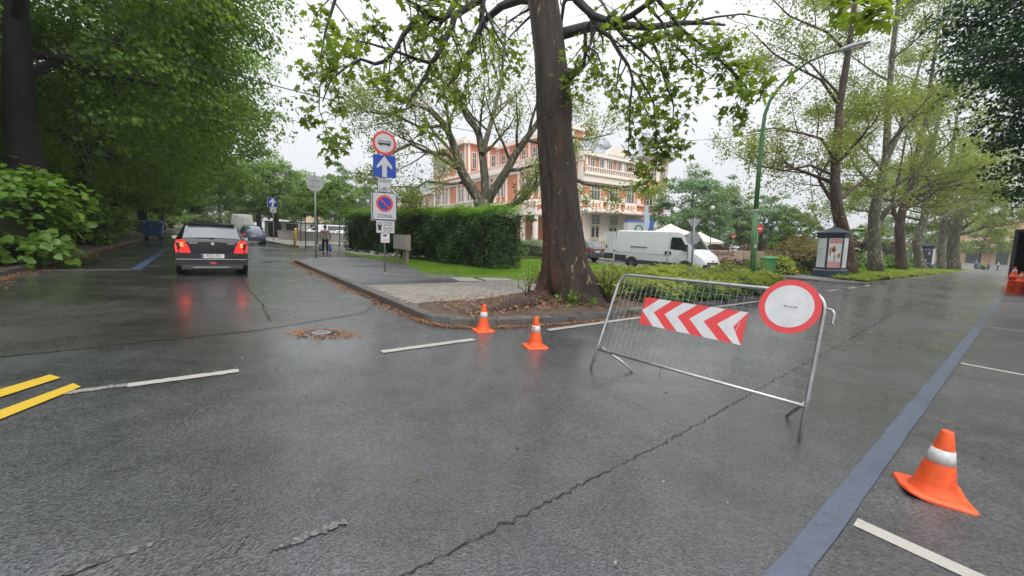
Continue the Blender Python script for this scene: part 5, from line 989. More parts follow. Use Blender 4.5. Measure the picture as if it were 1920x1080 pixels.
# ------------------------------------------------------------------ walls and houses at the left back
lw = thing('low_wall', 'low grey concrete wall along the parking area', 'wall', st(6.3, 50.5, .1), math.atan2(*(lambda d: (d.y, d.x))(st(14.5, 42.2) - st(6.3, 50.5))))
Lw = (st(14.5, 42.2) - st(6.3, 50.5)).length
MB().bb(0, Lw, -.15, .15, 0, .95).build('wall', M['grey_wall'], lw); MB().bb(-.05, Lw + .05, -.2, .2, .95, 1.03).build('coping', M['stone'], lw)
ww = thing('garden_wall', 'white rendered garden wall with dark gates and panels', 'wall', st(6.2, 62, 0), lw.rotation_euler.z)
MB().bb(0, 22, -.12, .12, 0, 2.1).build('wall', M['white_wall'], ww)
for x0, x1, nm, mt in ((.6, 2.4, 'gate', 'darkgate'), (3.2, 4.8, 'gate', 'darkgate'), (6.6, 8.4, 'gate', 'darkgate'), (9.2, 10.6, 'notice_panel', 'white'), (10.9, 12.6, 'gate', 'darkgate')): MB().bb(x0, x1, -.2, -.125, .25, 1.95).build(nm, M[mt], ww)
MB().bb(-.1, 22.1, -.2, .2, 2.1, 2.2).build('coping', M['darkgate'], ww)
def house(label, loc, rz, w, d, h, mat, roof, nw, nf, rh=2.5, mat2='cream', lean=0.):
    r_ = thing('house', label, 'building', loc, rz, lean); MB().bb(-w / 2, w / 2, 0, d, 0, h).build('wall', M[mat], r_)
    mb = MB(); mb.add([(-w / 2 - .4, -.4, h), (w / 2 + .4, -.4, h), (w / 2 + .4, d + .4, h), (-w / 2 - .4, d + .4, h), (-w / 2 + 2, d / 2, h + rh), (w / 2 - 2, d / 2, h + rh)], [(0, 1, 5, 4), (1, 2, 5), (2, 3, 4, 5), (3, 0, 4), (0, 3, 2, 1)]); mb.build('roof', M[roof], r_)
    MB().bb(-w / 2 - .3, w / 2 + .3, -.3, .0, h - .5, h - .02).build('cornice', M[mat2], r_)
    for j in range(nf):
        for i in range(nw):
            fr, ml, pa = win_mesh(1.1, 1.8, 2, 2); o = link('window', fr, None, r_); o.location = (-w / 2 + w * (i + .5) / nw, -.06, 1.2 + j * h / nf); link('mullion', ml, None, o); link('pane', pa, None, o)
    return r_
p = A(640, 425, 100); house('small cream house among trees behind the parking area', (p.x, p.y, 0), .5, 16, 9, 6, 'salmonlight', 'brownwood', 4, 2)
p = A(712, 440, 118); house('white house at the left end of the theatre', (p.x, p.y, 0), .3, 12, 9, 11.5, 'white_wall', 'roofgrey', 3, 3)
# far salmon building closing the wide road
p = A(1880, 494, 118); sal = thing('salmon_hall', 'long salmon coloured hall with arches and canopy closing the wide road', 'building', (p.x, p.y, 0), -.55, LEAN)
sp = lambda n, mb, m: mb.build(n, M[m], sal)
sp('wall', MB().bb(-62, 30, 0, 12, 0, 8.2), 'salmonlight'); sp('wall', MB().bb(-12, 18, -1.5, 12, 0, 14.5), 'salmon'); sp('cornice', MB().bb(-12.4, 18.4, -2.0, 0, 13.6, 14.2), 'cream'); sp('cornice', MB().bb(-62, -12.4, -.5, 0, 7.6, 8.2), 'cream'); sp('plinth', MB().bb(-62, -12.4, -.2, 0, 0, 1.), 'stone')
sp('canopy', MB().bb(-9, 12, -4.5, -1.5, 5.4, 5.7), 'darkmetal')
for k in range(4): x = -9 + k * 6.2; mb = MB(); mb.prism([(x, 0), (x + 4, 0), (x + 4, 7.5)] + [(x + 2 + 2 * math.cos(a), 7.5 + 2 * math.sin(a)) for a in [PI * i / 8 for i in range(1, 8)]] + [(x, 7.5)], -1.56, -1.5); sp('arch', mb, 'salmonlight'); sp('door', MB().bb(x + .8, x + 3.2, -1.66, -1.58, 0, 4.6), 'winglass')
for k in range(5): sp('pilaster', MB().bb(-11.8 + k * 6.6, -10.8 + k * 6.6, -1.8, -1.5, 0, 13.6), 'salmon')
for k in range(11):
    x = -60 + k * 4.4; fr, ml, pa = win_mesh(1.6, 3., 2, 2); o = link('window', fr, None, sal); o.location = (x, -.06, 2.2); link('mullion', ml, None, o); link('pane', pa, None, o); sp('pilaster', MB().bb(x + 1.8, x + 2.4, -.2, 0, 0, 7.6), 'salmon')
sp('roof', MB().bb(-62.5, 30.5, -.6, 12.5, 8.2, 8.6), 'roofgrey')
p = A(1500, 470, 88); house('grey roofed salmon house behind the shrubs and the advertising column', (p.x, p.y, 0), -.35, 20, 10, 5.2, 'salmon', 'roofgrey', 5, 1, 4.5, 'cream', LEAN)
# long pale fence and retaining wall in front of the hall
p = A(1700, 500, 92); fn = thing('low_wall', 'long pale low wall far behind the plane row', 'wall', (p.x, p.y, 0), -.62); MB().bb(-40, 45, -.15, .15, 0, 1.1).build('wall', M['grey_wall'], fn); MB().bb(-40, 45, -.2, .2, 1.1, 1.2).build('coping', M['stone'], fn)
# sandstone wall with lettering
p = A(1405, 500, 41); sw = thing('sandstone_wall', 'curved sandstone wall with dark letters beside the white van', 'wall', (p.x, p.y, .1), -.10, LEAN)
for k in range(10):
    x = -5.6 + k * 1.22; z = .05 * (k - 5) ** 2 * .03; MB().bb(x, x + 1.19, -.18 + .03 * (k - 4) ** 2 * .3, .18 + .03 * (k - 4) ** 2 * .3, 0, 1.45 - .02 * k).build('stone_slab', M['sandstone'], sw)
put_text('szin', sw, -2.9, -.26, 1.06)
for i, (x, h) in enumerate(((-5.2, .8), (-3.2, .9), (-2.2, .85), (0, .7), (2.0, .75), (4.4, .7))):
    q = sw.matrix_world @ Vector((x, .8, 1.2)); b = bush('barberry_shrub', ['red barberry over the left end of the sandstone wall', 'red barberry above the wall letters', 'round red barberry right of the wall letters', 'red barberry in the middle of the sandstone wall', 'small red barberry near the no entry sign', 'red barberry behind the green lamp post'][i], 'shrub', (q.x, q.y), (.75, .6, h), 500, .15, 'x', M['leaf_red'], 300 + i, 'barberries along the wall top', 'kite', True, .5, zbase=1.1)
    MB().bb(-.7, .7, -.5, .5, -1.0, .1).build('planter_soil', M['soil'], b)
# ------------------------------------------------------------------ vehicles
def wheel(parent, x, y, r=.3, w=.2, rim='rim', spokes=8):
    t = MB(); prof = [(r * .62, -w / 2), (r * .9, -w / 2), (r, -w / 2 + .03), (r, w / 2 - .03), (r * .9, w / 2), (r * .62, w / 2)]; n = 24; vs = []
    for rr_, yy in prof: vs += [(x + rr_ * math.cos(2 * PI * k / n), y + yy, r + rr_ * math.sin(2 * PI * k / n)) for k in range(n)]
    t.add(vs, [(i * n + k, (i + 1) * n + k, (i + 1) * n + (k + 1) % n, i * n + (k + 1) % n) for i in range(len(prof) - 1) for k in range(n)])
    wh = autosmooth(t.build('wheel', M['tyre'], parent)); sg = 1 if y > 0 else -1; yo = y + sg * (w / 2 - .035)
    m_ = MB(); vs = [(x, yo - sg * .02, r)] + [(x + r * .63 * math.cos(2 * PI * k / n), yo - sg * .03, r + r * .63 * math.sin(2 * PI * k / n)) for k in range(n)]; m_.add(vs, [(0, 1 + (k + 1) % n, 1 + k) if sg > 0 else (0, 1 + k, 1 + (k + 1) % n) for k in range(n)]); m_.build('rim_well', M['black'], wh)
    m_ = MB()
    for k in range(spokes):
        a = 2 * PI * k / spokes; m_.box((x + r * .36 * math.cos(a), yo, r + r * .36 * math.sin(a)), (.05, .02, r * .5), 0, Matrix.Translation((x + r * .33 * math.cos(a), yo, r + r * .33 * math.sin(a))) @ Matrix.Rotation(-(a - PI / 2), 4, 'Y') @ Matrix.Translation((-x - r * .36 * math.cos(a), -yo, -r - r * .36 * math.sin(a))))
    vs = []
    for rr_ in (r * .54, r * .63): vs += [(x + rr_ * math.cos(2 * PI * k / n), yo + sg * .012, r + rr_ * math.sin(2 * PI * k / n)) for k in range(n)]
    m_.add(vs, [(k, n + k, n + (k + 1) % n, (k + 1) % n) if sg < 0 else (k, (k + 1) % n, n + (k + 1) % n, n + k) for k in range(n)]); m_.lathe([(.05, -.02), (.05, .02)], 8, (x, yo, r)); m_.build('rim', M[rim], wh)
    return wh
def arch(parent, x, y, r, mat='black'):
    sg = 1 if y > 0 else -1; m_ = MB(); pts = [(x + r * math.cos(a), .30 + r * math.sin(a)) for a in [PI * i / 14 for i in range(15)]]; m_.prism(pts + [(x - r, .2), (x + r, .2)], min(y, y + sg * .012), max(y, y + sg * .012)); m_.build('wheel_arch', M[mat], parent)
class Car:
    def __init__(s, name, label, sta, paint, loc, rz, cat='car', group=None, lean=0.):
        s.root = thing(name, label, cat, loc, rz, lean, group); s.sta = sta; s.rings = []
        for x, zl, zb, zt, wl, wb, wt in sta:
            h = [(wl * .82, zl), (wl, zl + .10), (max(wl, wb) * 1.015, zl + (zb - zl) * .55), (wb, zb), (wt, zt - .055 if zt - zb > .2 else zt - .02), (wt * .84, zt), (0, zt + .02)]
            s.rings.append([Vector((x, y, z)) for y, z in h])
        mb = MB(); n = len(s.rings[0]); full = []
        for r in s.rings: full.append(r[:-1] + [r[-1]] + [Vector((p.x, -p.y, p.z)) for p in reversed(r[:-1])])
        m = len(full[0]); vs = [p for r in full for p in r]
        fs = [(i * m + k, i * m + (k + 1) % m, (i + 1) * m + (k + 1) % m, (i + 1) * m + k) for i in range(len(full) - 1) for k in range(m)] + [tuple(reversed(range(m))), tuple(range((len(full) - 1) * m, len(full) * m))]
        mb.add(vs, fs); s.body = mb.build('body', M[paint], s.root); bm = bmesh.new(); bm.from_mesh(s.body.data); bmesh.ops.recalc_face_normals(bm, faces=bm.faces[:]); bm.to_mesh(s.body.data); bm.free(); autosmooth(s.body, 38)
    def side(s, i0, i1, e0=.08, e1=.08, lo=.06, hi=.94, mat='glass', sides=(-1, 1)):
        for sg in sides:
            idx = list(range(i0, i1 + 1)); low = [s.rings[i][3] for i in idx]; hi_ = [s.rings[i][4] for i in idx]
            low = [v.copy() for v in low]; hi_ = [v.copy() for v in hi_]
            for L in (low, hi_):
                L[0] = L[0].lerp(L[1], e0); L[-1] = L[-1].lerp(L[-2], e1)
            vs = []
            for a, b in zip(low, hi_):
                for q in (a.lerp(b, lo), a.lerp(b, hi)): vs.append((q.x, sg * (q.y + .010), q.z))
            fs = [(2 * k, 2 * k + 2, 2 * k + 3, 2 * k + 1) for k in range(len(idx) - 1)]; MB().add(vs, fs if sg < 0 else [tuple(reversed(f)) for f in fs]).build('window', M[mat], s.root)
    def screen(s, i0, i1, name, lo=.06, hi=.94, inset=.94, mat='glass', off=.012):
        a = s.rings[i0]; b = s.rings[i1]
        def row(f):
            pts = [a[j].lerp(b[j], f) for j in (4, 5, 6)]; pts = [Vector((p.x, p.y * inset, p.z)) for p in pts]; return [pts[0], pts[1], pts[2], Vector((pts[1].x, -pts[1].y, pts[1].z)), Vector((pts[0].x, -pts[0].y, pts[0].z))]
        r0, r1 = row(lo), row(hi); d = (r1[2] - r0[2]); n_ = Vector((-d.z, 0, d.x)).normalized()
        if n_.z < 0: n_ = -n_
        vs = [p + n_ * off for p in r0 + r1]; fs = [(k, k + 1, k + 6, k + 5) for k in range(4)]
        return MB().add(vs, fs).build(name, M[mat], s.root, True)
    def wheels(s, xf, xr, y, r, w=.19, rim='rim', ar=None):
        for x in (xf, xr):
            for sg in (-1, 1): arch(s.root, x, sg * (y + w / 2 - .02), ar or r * 1.22); wheel(s.root, x, sg * y + sg * .015, r, w, rim)
    def mirrors(s, x, y, z, mat):
        for sg in (-1, 1):
            m_ = MB().box((x, sg * (y + .09), z), (.10, .19, .13)).build('mirror', M[mat], s.root, True, .03); MB().box((x - .055, sg * (y + .095), z), (.01, .15, .10)).build('mirror_glass', M['chrome'], m_)
    def part(s, name, mb, mat, parent=None, smooth=False): return mb.build(name, M[mat], parent or s.root, smooth)
def heading(d): return math.atan2(d.y, d.x)
HV, HU = heading(V3), heading(U3)
# black hatchback, brake lights on
c = Car('hatchback_car', 'small black hatchback with lit brake lights driving away along the side road', [(-1.85, .36, .90, .95, .72, .76, .66), (-1.79, .26, .96, 1.02, .80, .82, .68), (-1.50, .23, 1.0, 1.455, .83, .83, .60), (-1.22, .20, .99, 1.50, .84, .83, .61), (-.3, .19, .97, 1.515, .845, .83, .62), (.45, .19, .95, 1.46, .845, .83, .60), (1.05, .19, .93, 1.02, .845, .82, .68), (1.6, .2, .82, .86, .83, .78, .62), (1.84, .28, .62, .66, .70, .70, .60)], 'pblack', st(.12, 16.1), HV)
c.side(2, 3, .3, .05); c.side(3, 4); c.side(4, 5); c.side(5, 6, .05, .3); c.screen(2, 1, 'rear_window', .05, .90, .98, 'rearglass'); c.screen(5, 6, 'windscreen')
c.part('spoiler', MB().bb(-1.62, -1.42, -.56, .56, 1.455, 1.49), 'pblack'); bp_ = c.part('bumper', MB().bb(-1.93, -1.78, -.83, .83, .30, .66), 'pblack'); c.part('bumper_groove', MB().bb(-1.945, -1.925, -.80, .80, .47, .485), 'chrome', bp_); c.part('diffuser', MB().bb(-1.94, -1.80, -.70, .70, .20, .32), 'trim'); c.part('diffuser_edge', MB().bb(-1.95, -1.935, -.45, .45, .245, .26), 'chrome')
for sg in (-1, 1):
    tl = MB(); V_ = [(-1.875, .50, .66), (-1.84, .82, .66), (-1.80, .835, .86), (-1.79, .80, 1.0), (-1.87, .66, 1.02), (-1.88, .55, .84)]; n = 6; tl.add([(x, sg * y, z) for x, y, z in V_] + [(x + .12, sg * y * .97, z) for x, y, z in V_], [tuple(range(6)), tuple(reversed(range(6, 12)))] + [(k, (k + 1) % 6, (k + 1) % 6 + 6, k + 6) for k in range(6)])
    t_ = c.part('tail_light', tl, 'taillit'); c.part('bulb', MB().box((-1.888, sg * .68, .88), (.02, .07, .13)), 'taillamp', t_); c.part('reversing_lamp', MB().bb(-1.89, -1.80, sg * .48, sg * .80, .575, .655), 'lens')
    c.part('chrome_strip', MB().bb(-1.872, -1.86, sg * .34, sg * .52, .915, .935), 'chrome')
pl = c.part('number_plate', MB().bb(-1.96, -1.94, -.26, .26, .51, .625), 'plate'); c.part('plate_band', MB().bb(-1.964, -1.955, .215, .258, .515, .62), 'blue', pl)
o = put_text('plate', pl, -1.966, -.02, .567); o.rotation_euler = (0, 0, -PI / 2)
c.part('badge', MB().lathe([(.045, 0), (.045, .01)], 12, (0, 0, 0)), 'chrome').matrix_basis = Matrix.Translation((-1.868, 0, .92)) @ Matrix.Rotation(-PI / 2, 4, 'Y')
c.part('wiper', MB().tube([(-1.80, .05, 1.03), (-1.775, -.05, 1.075), (-1.77, .38, 1.065)], .012, 5), 'black'); c.part('exhaust_pipe', MB().lathe([(.035, 0), (.035, .1)], 10, (0, 0, 0)), 'darkmetal').matrix_basis = Matrix.Translation((-1.86, -.42, .23)) @ Matrix.Rotation(-PI / 2, 4, 'Y')
c.part('fog_lamp', MB().bb(-1.948, -1.93, -.07, .07, .34, .40), 'taildim'); c.part('underbody', MB().bb(-1.7, 1.6, -.72, .72, .16, .3), 'black'); c.part('parcel_shelf', MB().bb(-1.6, -1.2, -.5, .5, 1.0, 1.03), 'trim')
c.wheels(1.15, -1.23, .74, .295, .2); c.mirrors(.72, .84, 1.0, 'pblack')
# dark blue rounded car
c = Car('compact_car', 'dark blue rounded compact car stopped behind the grey van', [(-2.0, .38, .62, .68, .66, .66, .5), (-1.86, .28, .82, .92, .80, .76, .55), (-1.5, .24, .95, 1.18, .85, .80, .55), (-1.0, .22, .97, 1.38, .86, .82, .56), (-.3, .2, .96, 1.49, .86, .82, .56), (.35, .2, .95, 1.43, .86, .82, .56), (1.0, .2, .93, 1.03, .86, .80, .58), (1.6, .24, .78, .86, .82, .72, .5), (2.0, .36, .55, .6, .62, .6, .45)], 'pblue', st(2.9, 38.8), HV)
c.side(3, 4); c.side(4, 6, .06, .3); c.screen(3, 2, 'rear_window', .02, .9, .9, 'rearglass'); c.screen(5, 6, 'windscreen')
c.part('bumper', MB().bb(-2.05, -1.9, -.74, .74, .34, .52), 'pblue'); c.part('number_plate', MB().bb(-2.03, -1.99, -.14, .16, .60, .74), 'plateyellow'); c.part('exhaust_shield', MB().bb(-2.03, -1.93, -.45, .45, .24, .31), 'panelback')
for sg in (-1, 1): c.part('tail_light', MB().lathe([(.02, 0), (.10, .02), (.10, .05)], 12, (0, 0, 0)), 'taildim' if sg < 0 else 'taillit').matrix_basis = Matrix.Translation((-1.9, sg * .62, .74)) @ Matrix.Rotation(-PI / 2 - .3, 4, 'Y')
c.part('badge', MB().box((-1.9, 0, .87), (.02, .1, .1)), 'chrome'); c.wheels(1.25, -1.22, .75, .31, .2); c.mirrors(.75, .84, 1.0, 'pblue')
# beige grey panel van ahead
def panel_van(label, loc, rz, paint, L=5.4, H=2.55, name='panel_van'):
    h = L / 2; return Car(name, label, [(-h, .40, 1.3, H - .1, .90, .98, .84), (-h + .06, .34, 1.32, H - .02, .94, 1.0, .88), (-h + .3, .32, 1.32, H, .96, 1.0, .89), (h - 1.65, .32, 1.28, H, .97, 1.0, .89), (h - 1.35, .32, 1.26, H - .12, .97, 1.0, .87), (h - .62, .32, 1.2, 1.36, .97, .98, .84), (h - .2, .32, .98, 1.10, .95, .94, .78), (h, .38, .70, .78, .86, .84, .74)], paint, loc, rz, 'van')
c = panel_van('tall beige grey panel van seen from behind on the side road', st(2.9, 51.5), HV, 'pgrey'); h = 2.7
c.part('bumper', MB().bb(-2.78, -2.68, -.95, .95, .35, .55), 'trim'); c.part('door_gap', MB().bb(-2.712, -2.70, -.008, .008, .6, 2.35), 'trim')
for z in (1.15, 2.1): c.part('door_gap', MB().bb(-2.712, -2.70, -.8, .8, z, z + .012), 'trim')
for sg in (-1, 1): c.part('tail_light', MB().bb(-2.73, -2.66, sg * .86, sg * .96, .85, 1.25), 'taildim')
c.part('number_plate', MB().bb(-2.72, -2.70, -.26, .26, .75, .86), 'plate'); c.part('sticker', MB().bb(-2.70, -2.62, .35, .65, 2.28, 2.36), 'canvasblue'); c.wheels(1.75, -1.6, .86, .34, .22, 'steelrim'); c.side(4, 5, .05, .2)
# white delivery van
vp = G(1182, 503); pr = vp - U3 * .0
c = panel_van('white delivery van with an open rear door parked by the theatre', Vector((7.44, 25.04, 0)) - V3 * 1.65 + U3 * .95, HV + PI, 'pwhite', 6.0, 2.38); R_ = c.root
c.screen(4, 5, 'windscreen', .06, .95, 1.04)
for sg in (-1, 1):
    yy = lambda z: sg * (1.0 - .115 * max(0, (z - 1.28) / 1.2) + .006)
    pts = [(.95, 1.34), (1.95, 1.30), (2.02, 1.36), (1.55, 2.02), (1.02, 2.04), (.95, 1.98)]; f = tuple(range(6)); c.part('window', MB().add([(x, yy(z), z) for x, z in pts], [f if sg < 0 else tuple(reversed(f))]), 'glass')
    cl = c.part('side_cladding', MB().bb(-2.92, -2.02, sg * .985, sg * 1.02, .42, .82), 'trim'); c.part('side_cladding', MB().bb(-1.12, 1.42, sg * .99, sg * 1.022, .34, .58), 'trim')
    for x in (.85, 2.05): c.part('door_gap', MB().bb(x - .008, x + .008, sg * 1.0, sg * 1.026, .45, 1.3), 'trim')
    c.part('door_gap', MB().add([(.85 - .008, yy(1.3), 1.3), (.85 + .008, yy(1.3), 1.3), (.85 + .008, yy(2.3), 2.3), (.85 - .008, yy(2.3), 2.3)], [(0, 1, 2, 3)]), 'trim')
    c.part('slide_rail', MB().bb(-1.75, -.55, sg * .98, sg * 1.03, 1.36, 1.40), 'trim')
    c.part('body_crease', MB().bb(-2.9, .8, sg * 1.0, sg * 1.022, .98, 1.0), 'panelback')
    for x in (.72, 1.0): c.part('door_handle', MB().bb(x - .05, x + .05, sg * 1.0, sg * 1.04, 1.02, 1.22), 'black')
    m_ = c.part('mirror', MB().box((1.98, sg * 1.17, 1.45), (.13, .26, .38)), 'black'); c.part('mirror_arm', MB().box((1.98, sg * 1.05, 1.38), (.05, .12, .06)), 'black', m_)
    c.part('headlight', MB().add([(x, sg * y, z) for x, y, z in ((2.62, .97, 1.08), (2.97, .74, .86), (3.0, .66, .74), (2.88, .90, .74), (2.72, .975, .92))], [(0, 1, 2, 3, 4) if sg < 0 else (4, 3, 2, 1, 0)]), 'lens')
c.part('bumper', MB().bb(2.88, 3.05, -.9, .9, .30, .60), 'trim'); c.part('grille', MB().bb(2.97, 3.03, -.62, .62, .62, .72), 'black'); c.part('number_plate', MB().bb(3.03, 3.06, -.26, .26, .45, .56), 'plate'); c.part('badge', MB().bb(2.98, 3.02, -.08, .08, .80, .84), 'chrome')
dr_ = c.part('rear_door', MB().bb(-3.72, -2.98, -1.06, -1.0, .50, 2.28), 'pwhite'); c.part('door_cladding', MB().bb(-3.73, -2.985, -1.075, -1.058, .50, .88), 'trim', dr_); c.part('door_handle', MB().bb(-3.62, -3.54, -1.09, -1.06, 1.2, 1.42), 'black', dr_); c.part('hinge', MB().bb(-3.02, -2.94, -1.07, -1.0, 1.0, 1.08), 'darkmetal', dr_)
c.part('load_floor', MB().bb(-2.98, -2.5, -.9, .9, .5, .58), 'black')
for x in (1.95, -1.58):
    for sg in (-1, 1): arch(R_, x, sg * 1.0, .47, 'trim'); wheel(R_, x, sg * .93, .345, .22, 'steelrim', 6)
# brown grey estate car behind the van
c = Car('estate_car', 'brown grey estate car with red tail lamps parked behind the white van', [(-2.3, .42, .95, 1.0, .78, .80, .68), (-2.22, .34, 1.02, 1.10, .86, .86, .70), (-1.85, .28, 1.05, 1.56, .90, .88, .66), (-1.4, .26, 1.04, 1.64, .91, .88, .66), (-.3, .25, 1.02, 1.66, .91, .88, .67), (.55, .25, 1.0, 1.60, .91, .87, .66), (1.25, .25, .98, 1.08, .90, .86, .72), (2.0, .28, .86, .92, .87, .80, .66), (2.3, .36, .66, .72, .74, .72, .6)], 'psuv', G(1108, 491) + V3 * 2.0 + U3 * .3, HV)
c.side(2, 3, .2, .05); c.side(3, 4); c.side(4, 6, .05, .25); c.screen(2, 1, 'rear_window', .05, .9, .98, 'rearglass'); c.screen(5, 6, 'windscreen')
for sg in (-1, 1): c.part('tail_light', MB().bb(-2.31, -2.12, sg * .52, sg * .875, .93, 1.06), 'taildim'); c.part('roof_rail', MB().tube([(-1.7, sg * .62, 1.64), (-1.5, sg * .62, 1.69), (.4, sg * .62, 1.69), (.55, sg * .62, 1.62)], .018, 5), 'chrome')
c.part('bumper', MB().bb(-2.38, -2.2, -.86, .86, .36, .62), 'trim'); c.part('number_plate', MB().bb(-2.34, -2.30, -.26, .26, .76, .87), 'plate'); c.wheels(1.4, -1.35, .8, .34, .22); c.mirrors(.9, .9, 1.05, 'psuv')
# parked cars behind the low wall
def sedan(label, px, py, paint, rz, Y=None, lean=0.):
    p = G(px, py) if Y is None else A(px, py, Y); p.z = 0
    c = Car('parked_car', label, [(-2.15, .4, .85, .9, .76, .78, .66), (-2.05, .3, .93, .99, .84, .83, .68), (-1.5, .25, .98, 1.08, .88, .85, .66), (-.95, .22, .98, 1.40, .88, .85, .62), (-.2, .22, .96, 1.45, .88, .85, .62), (.4, .22, .95, 1.38, .88, .85, .62), (1.1, .22, .93, 1.0, .88, .84, .68), (1.9, .26, .80, .85, .85, .77, .6), (2.2, .36, .6, .66, .72, .68, .55)], paint, p, rz, 'car', 'cars parked behind the low concrete wall', lean)
    c.side(3, 4); c.side(4, 6, .05, .3); c.screen(3, 2, 'rear_window', .05, .9, .95, 'rearglass'); c.screen(5, 6, 'windscreen'); c.wheels(1.35, -1.3, .78, .31)
    for sg in (-1, 1): c.part('headlight', MB().bb(1.92, 2.14, sg * .5, sg * .76, .62, .74), 'lens'); c.part('tail_light', MB().bb(-2.17, -2.04, sg * .5, sg * .8, .72, .88), 'taildim')
    c.mirrors(.75, .86, .98, paint); return c
p = st(13.3, 46.8); sedan('pale greenish silver car parked next to the hedge end', 0, 0, 'psilver', HU + PI * .93).root.location = (p.x, p.y, 0)
p = st(12.6, 50.2); sedan('silver car parked between white minibus and greenish car', 0, 0, 'psilver2', HU + PI * .93).root.location = (p.x, p.y, 0)
c = panel_van('white minibus with dark side windows behind the low concrete wall', st(12.0, 54.5), HU + PI * .93, 'pwhite', 5.0, 2.0, 'minibus'); c.side(1, 3, .04, .35); c.side(3, 5, .06, .3); c.wheels(1.6, -1.5, .88, .32); c.screen(4, 5, 'windscreen')
# rose coloured car and open box truck at the right edge
q = st(32.6, -1.05); c = sedan('rose coloured car parked beside the stacked cones', 0, 0, 'ppink', HU); c.root.location = (q.x, q.y, 0); del c.root['group']
tk = thing('box_truck', 'black box truck with open dark cargo box and folded tail lift', 'truck', st(39.2, -.75), HU, LEAN)
tp_ = lambda n, mb, m, p=None: mb.build(n, M[m], p or tk)
for sg in (-1, 1): tp_('cargo_side', MB().bb(-4, 3.2, sg * 1.2, sg * 1.26, .95, 3.45), 'pblack')
tp_('cargo_roof', MB().bb(-4, 3.2, -1.26, 1.26, 3.45, 3.52), 'pblack'); tp_('cargo_floor', MB().bb(-4, 3.2, -1.2, 1.2, .9, 1.0), 'darkmetal'); tp_('cargo_front', MB().bb(3.1, 3.2, -1.2, 1.2, 1.0, 3.45), 'black'); fr_ = tp_('door_frame', MB().bb(-4.08, -4.0, 1.12, 1.27, .9, 3.55).bb(-4.08, -4.0, -1.27, -1.12, .9, 3.55).bb(-4.08, -4.0, -1.12, 1.12, 3.42, 3.55), 'darkmetal')
tp_('chassis', MB().bb(-3.9, 5.4, -.5, .5, .55, .88), 'black'); tp_('tail_lift', MB().bb(-4.7, -4.0, -1.1, 1.25, .42, .50), 'panelback'); tp_('underrun_bar', MB().bb(-4.05, -3.95, -1.15, 1.15, .5, .62), 'darkmetal'); tp_('cab', MB().bb(3.5, 5.6, -1.1, 1.1, .6, 2.7), 'pblack', None)
for sg in (-1, 1): tp_('tail_light', MB().bb(-4.12, -4.04, sg * .8, sg * 1.15, .64, .80), 'taildim'); wheel(tk, -2.6, sg * .98, .42, .28, 'steelrim'); wheel(tk, 4.4, sg * .98, .42, .28, 'steelrim')
tp_('tail_lift_ram', MB().tube([(-4.05, .7, .6), (-4.45, .7, .46)], .04, 6), 'galv')
for k, x in enumerate((-3.2, -1.6, .2)): tp_('cargo_bar', MB().bb(x, x + .06, -1.2, 1.2, 3.36, 3.44), 'darkmetal')
# ------------------------------------------------------------------ cones
def cone_parts(root, h=.43, b=.165, warp=.0, band=True, seed=1):
    rr = random.Random(seed)
    body = MB(); n = 28; r0 = b * .70; r1 = .030
    prof = [(b * .80, .012), (r0 * 1.02, .035), (r0 * .90, .06), (r0 * .84, .09)] + [(r0 * .84 + (r1 - r0 * .84) * k / 6, .09 + (h - .10) * k / 6) for k in range(1, 7)] + [(r1 * .92, h - .002), (r1 * .8, h), (r1 * .62, h), (r1 * .55, h - .03)]
    body.lathe(prof, n); body.build('cone_body', M['orange'], root, True)
    bs = MB(); m = 36; vs = []
    for z, k in ((.0, 1.), (.012, 1.), (.020, .96), (.03, .74)):
        for i in range(m):
            a = 2 * PI * i / m; q = 1 / max(abs(math.cos(a)), abs(math.sin(a))); q = min(q, 1.30); rad = b * k * q * (1 if k > .8 else .92); lift = warp * (q - 1) * math.sin(2 * a + .6) if k > .9 else 0
            vs.append((rad * math.cos(a), rad * math.sin(a), z + max(0, lift)))
    bs.add(vs, [(j * m + i, j * m + (i + 1) % m, (j + 1) * m + (i + 1) % m, (j + 1) * m + i) for j in range(3) for i in range(m)] + [tuple(reversed(range(m))), tuple(range(3 * m, 4 * m))]); autosmooth(bs.build('cone_base', M['orange'], root), 50)
    if band:
        z0, z1 = h * .52, h * .72; f = lambda z: r0 * .84 + (r1 - r0 * .84) * (z - .09) / (h - .10) + .0022
        bd = MB(); bd.lathe([(f(z0) - .002, z0 - .0005), (f(z0), z0), (f(z1), z1), (f(z1) - .002, z1 + .0005)], n); o = bd.build('reflective_band', M['conewhite'], root, True)
        return o
CG = 'traffic cones closing the wide road'
r_ = thing('traffic_cone', 'orange traffic cone with white band standing close to the rounded corner kerb', 'cone', G(906, 620), .5, 0, CG); bd = cone_parts(r_, .43, .155, .0, True, 1); MB().box((.055, -.052, .30), (.03, .012, .012)).build('band_mark', M['red'], bd)
r_ = thing('traffic_cone', 'orange traffic cone with white band between corner cone and barrier', 'cone', G(1003, 650), .3, 0, CG); bd = cone_parts(r_, .43, .155, .0, True, 2); MB().box((-.052, -.056, .29), (.03, .012, .014)).build('band_mark', M['red'], bd)
r_ = thing('traffic_cone', 'orange traffic cone with curled base standing on the parking bay', 'cone', G(1748, 925), -.55, .05, CG); cone_parts(r_, .43, .165, .09, True, 3)
def cone_stack(label, px, py, n, seed):
    b = G(px, py)
    for k in range(n):
        r_ = thing('traffic_cone', ('white banded orange cone on top of ' if k == n - 1 else 'orange cone, %s from the top of ' % ('second third fourth fifth sixth seventh eighth ninth'.split()[n - 2 - k])) + label, 'cone', b + Vector((.01 * math.sin(k * 3), .01 * math.cos(k * 2), k * .105)), k * .04, 0, 'stacked cones beside the truck'); cone_parts(r_, .50, .24, 0, k == n - 1, seed + k)
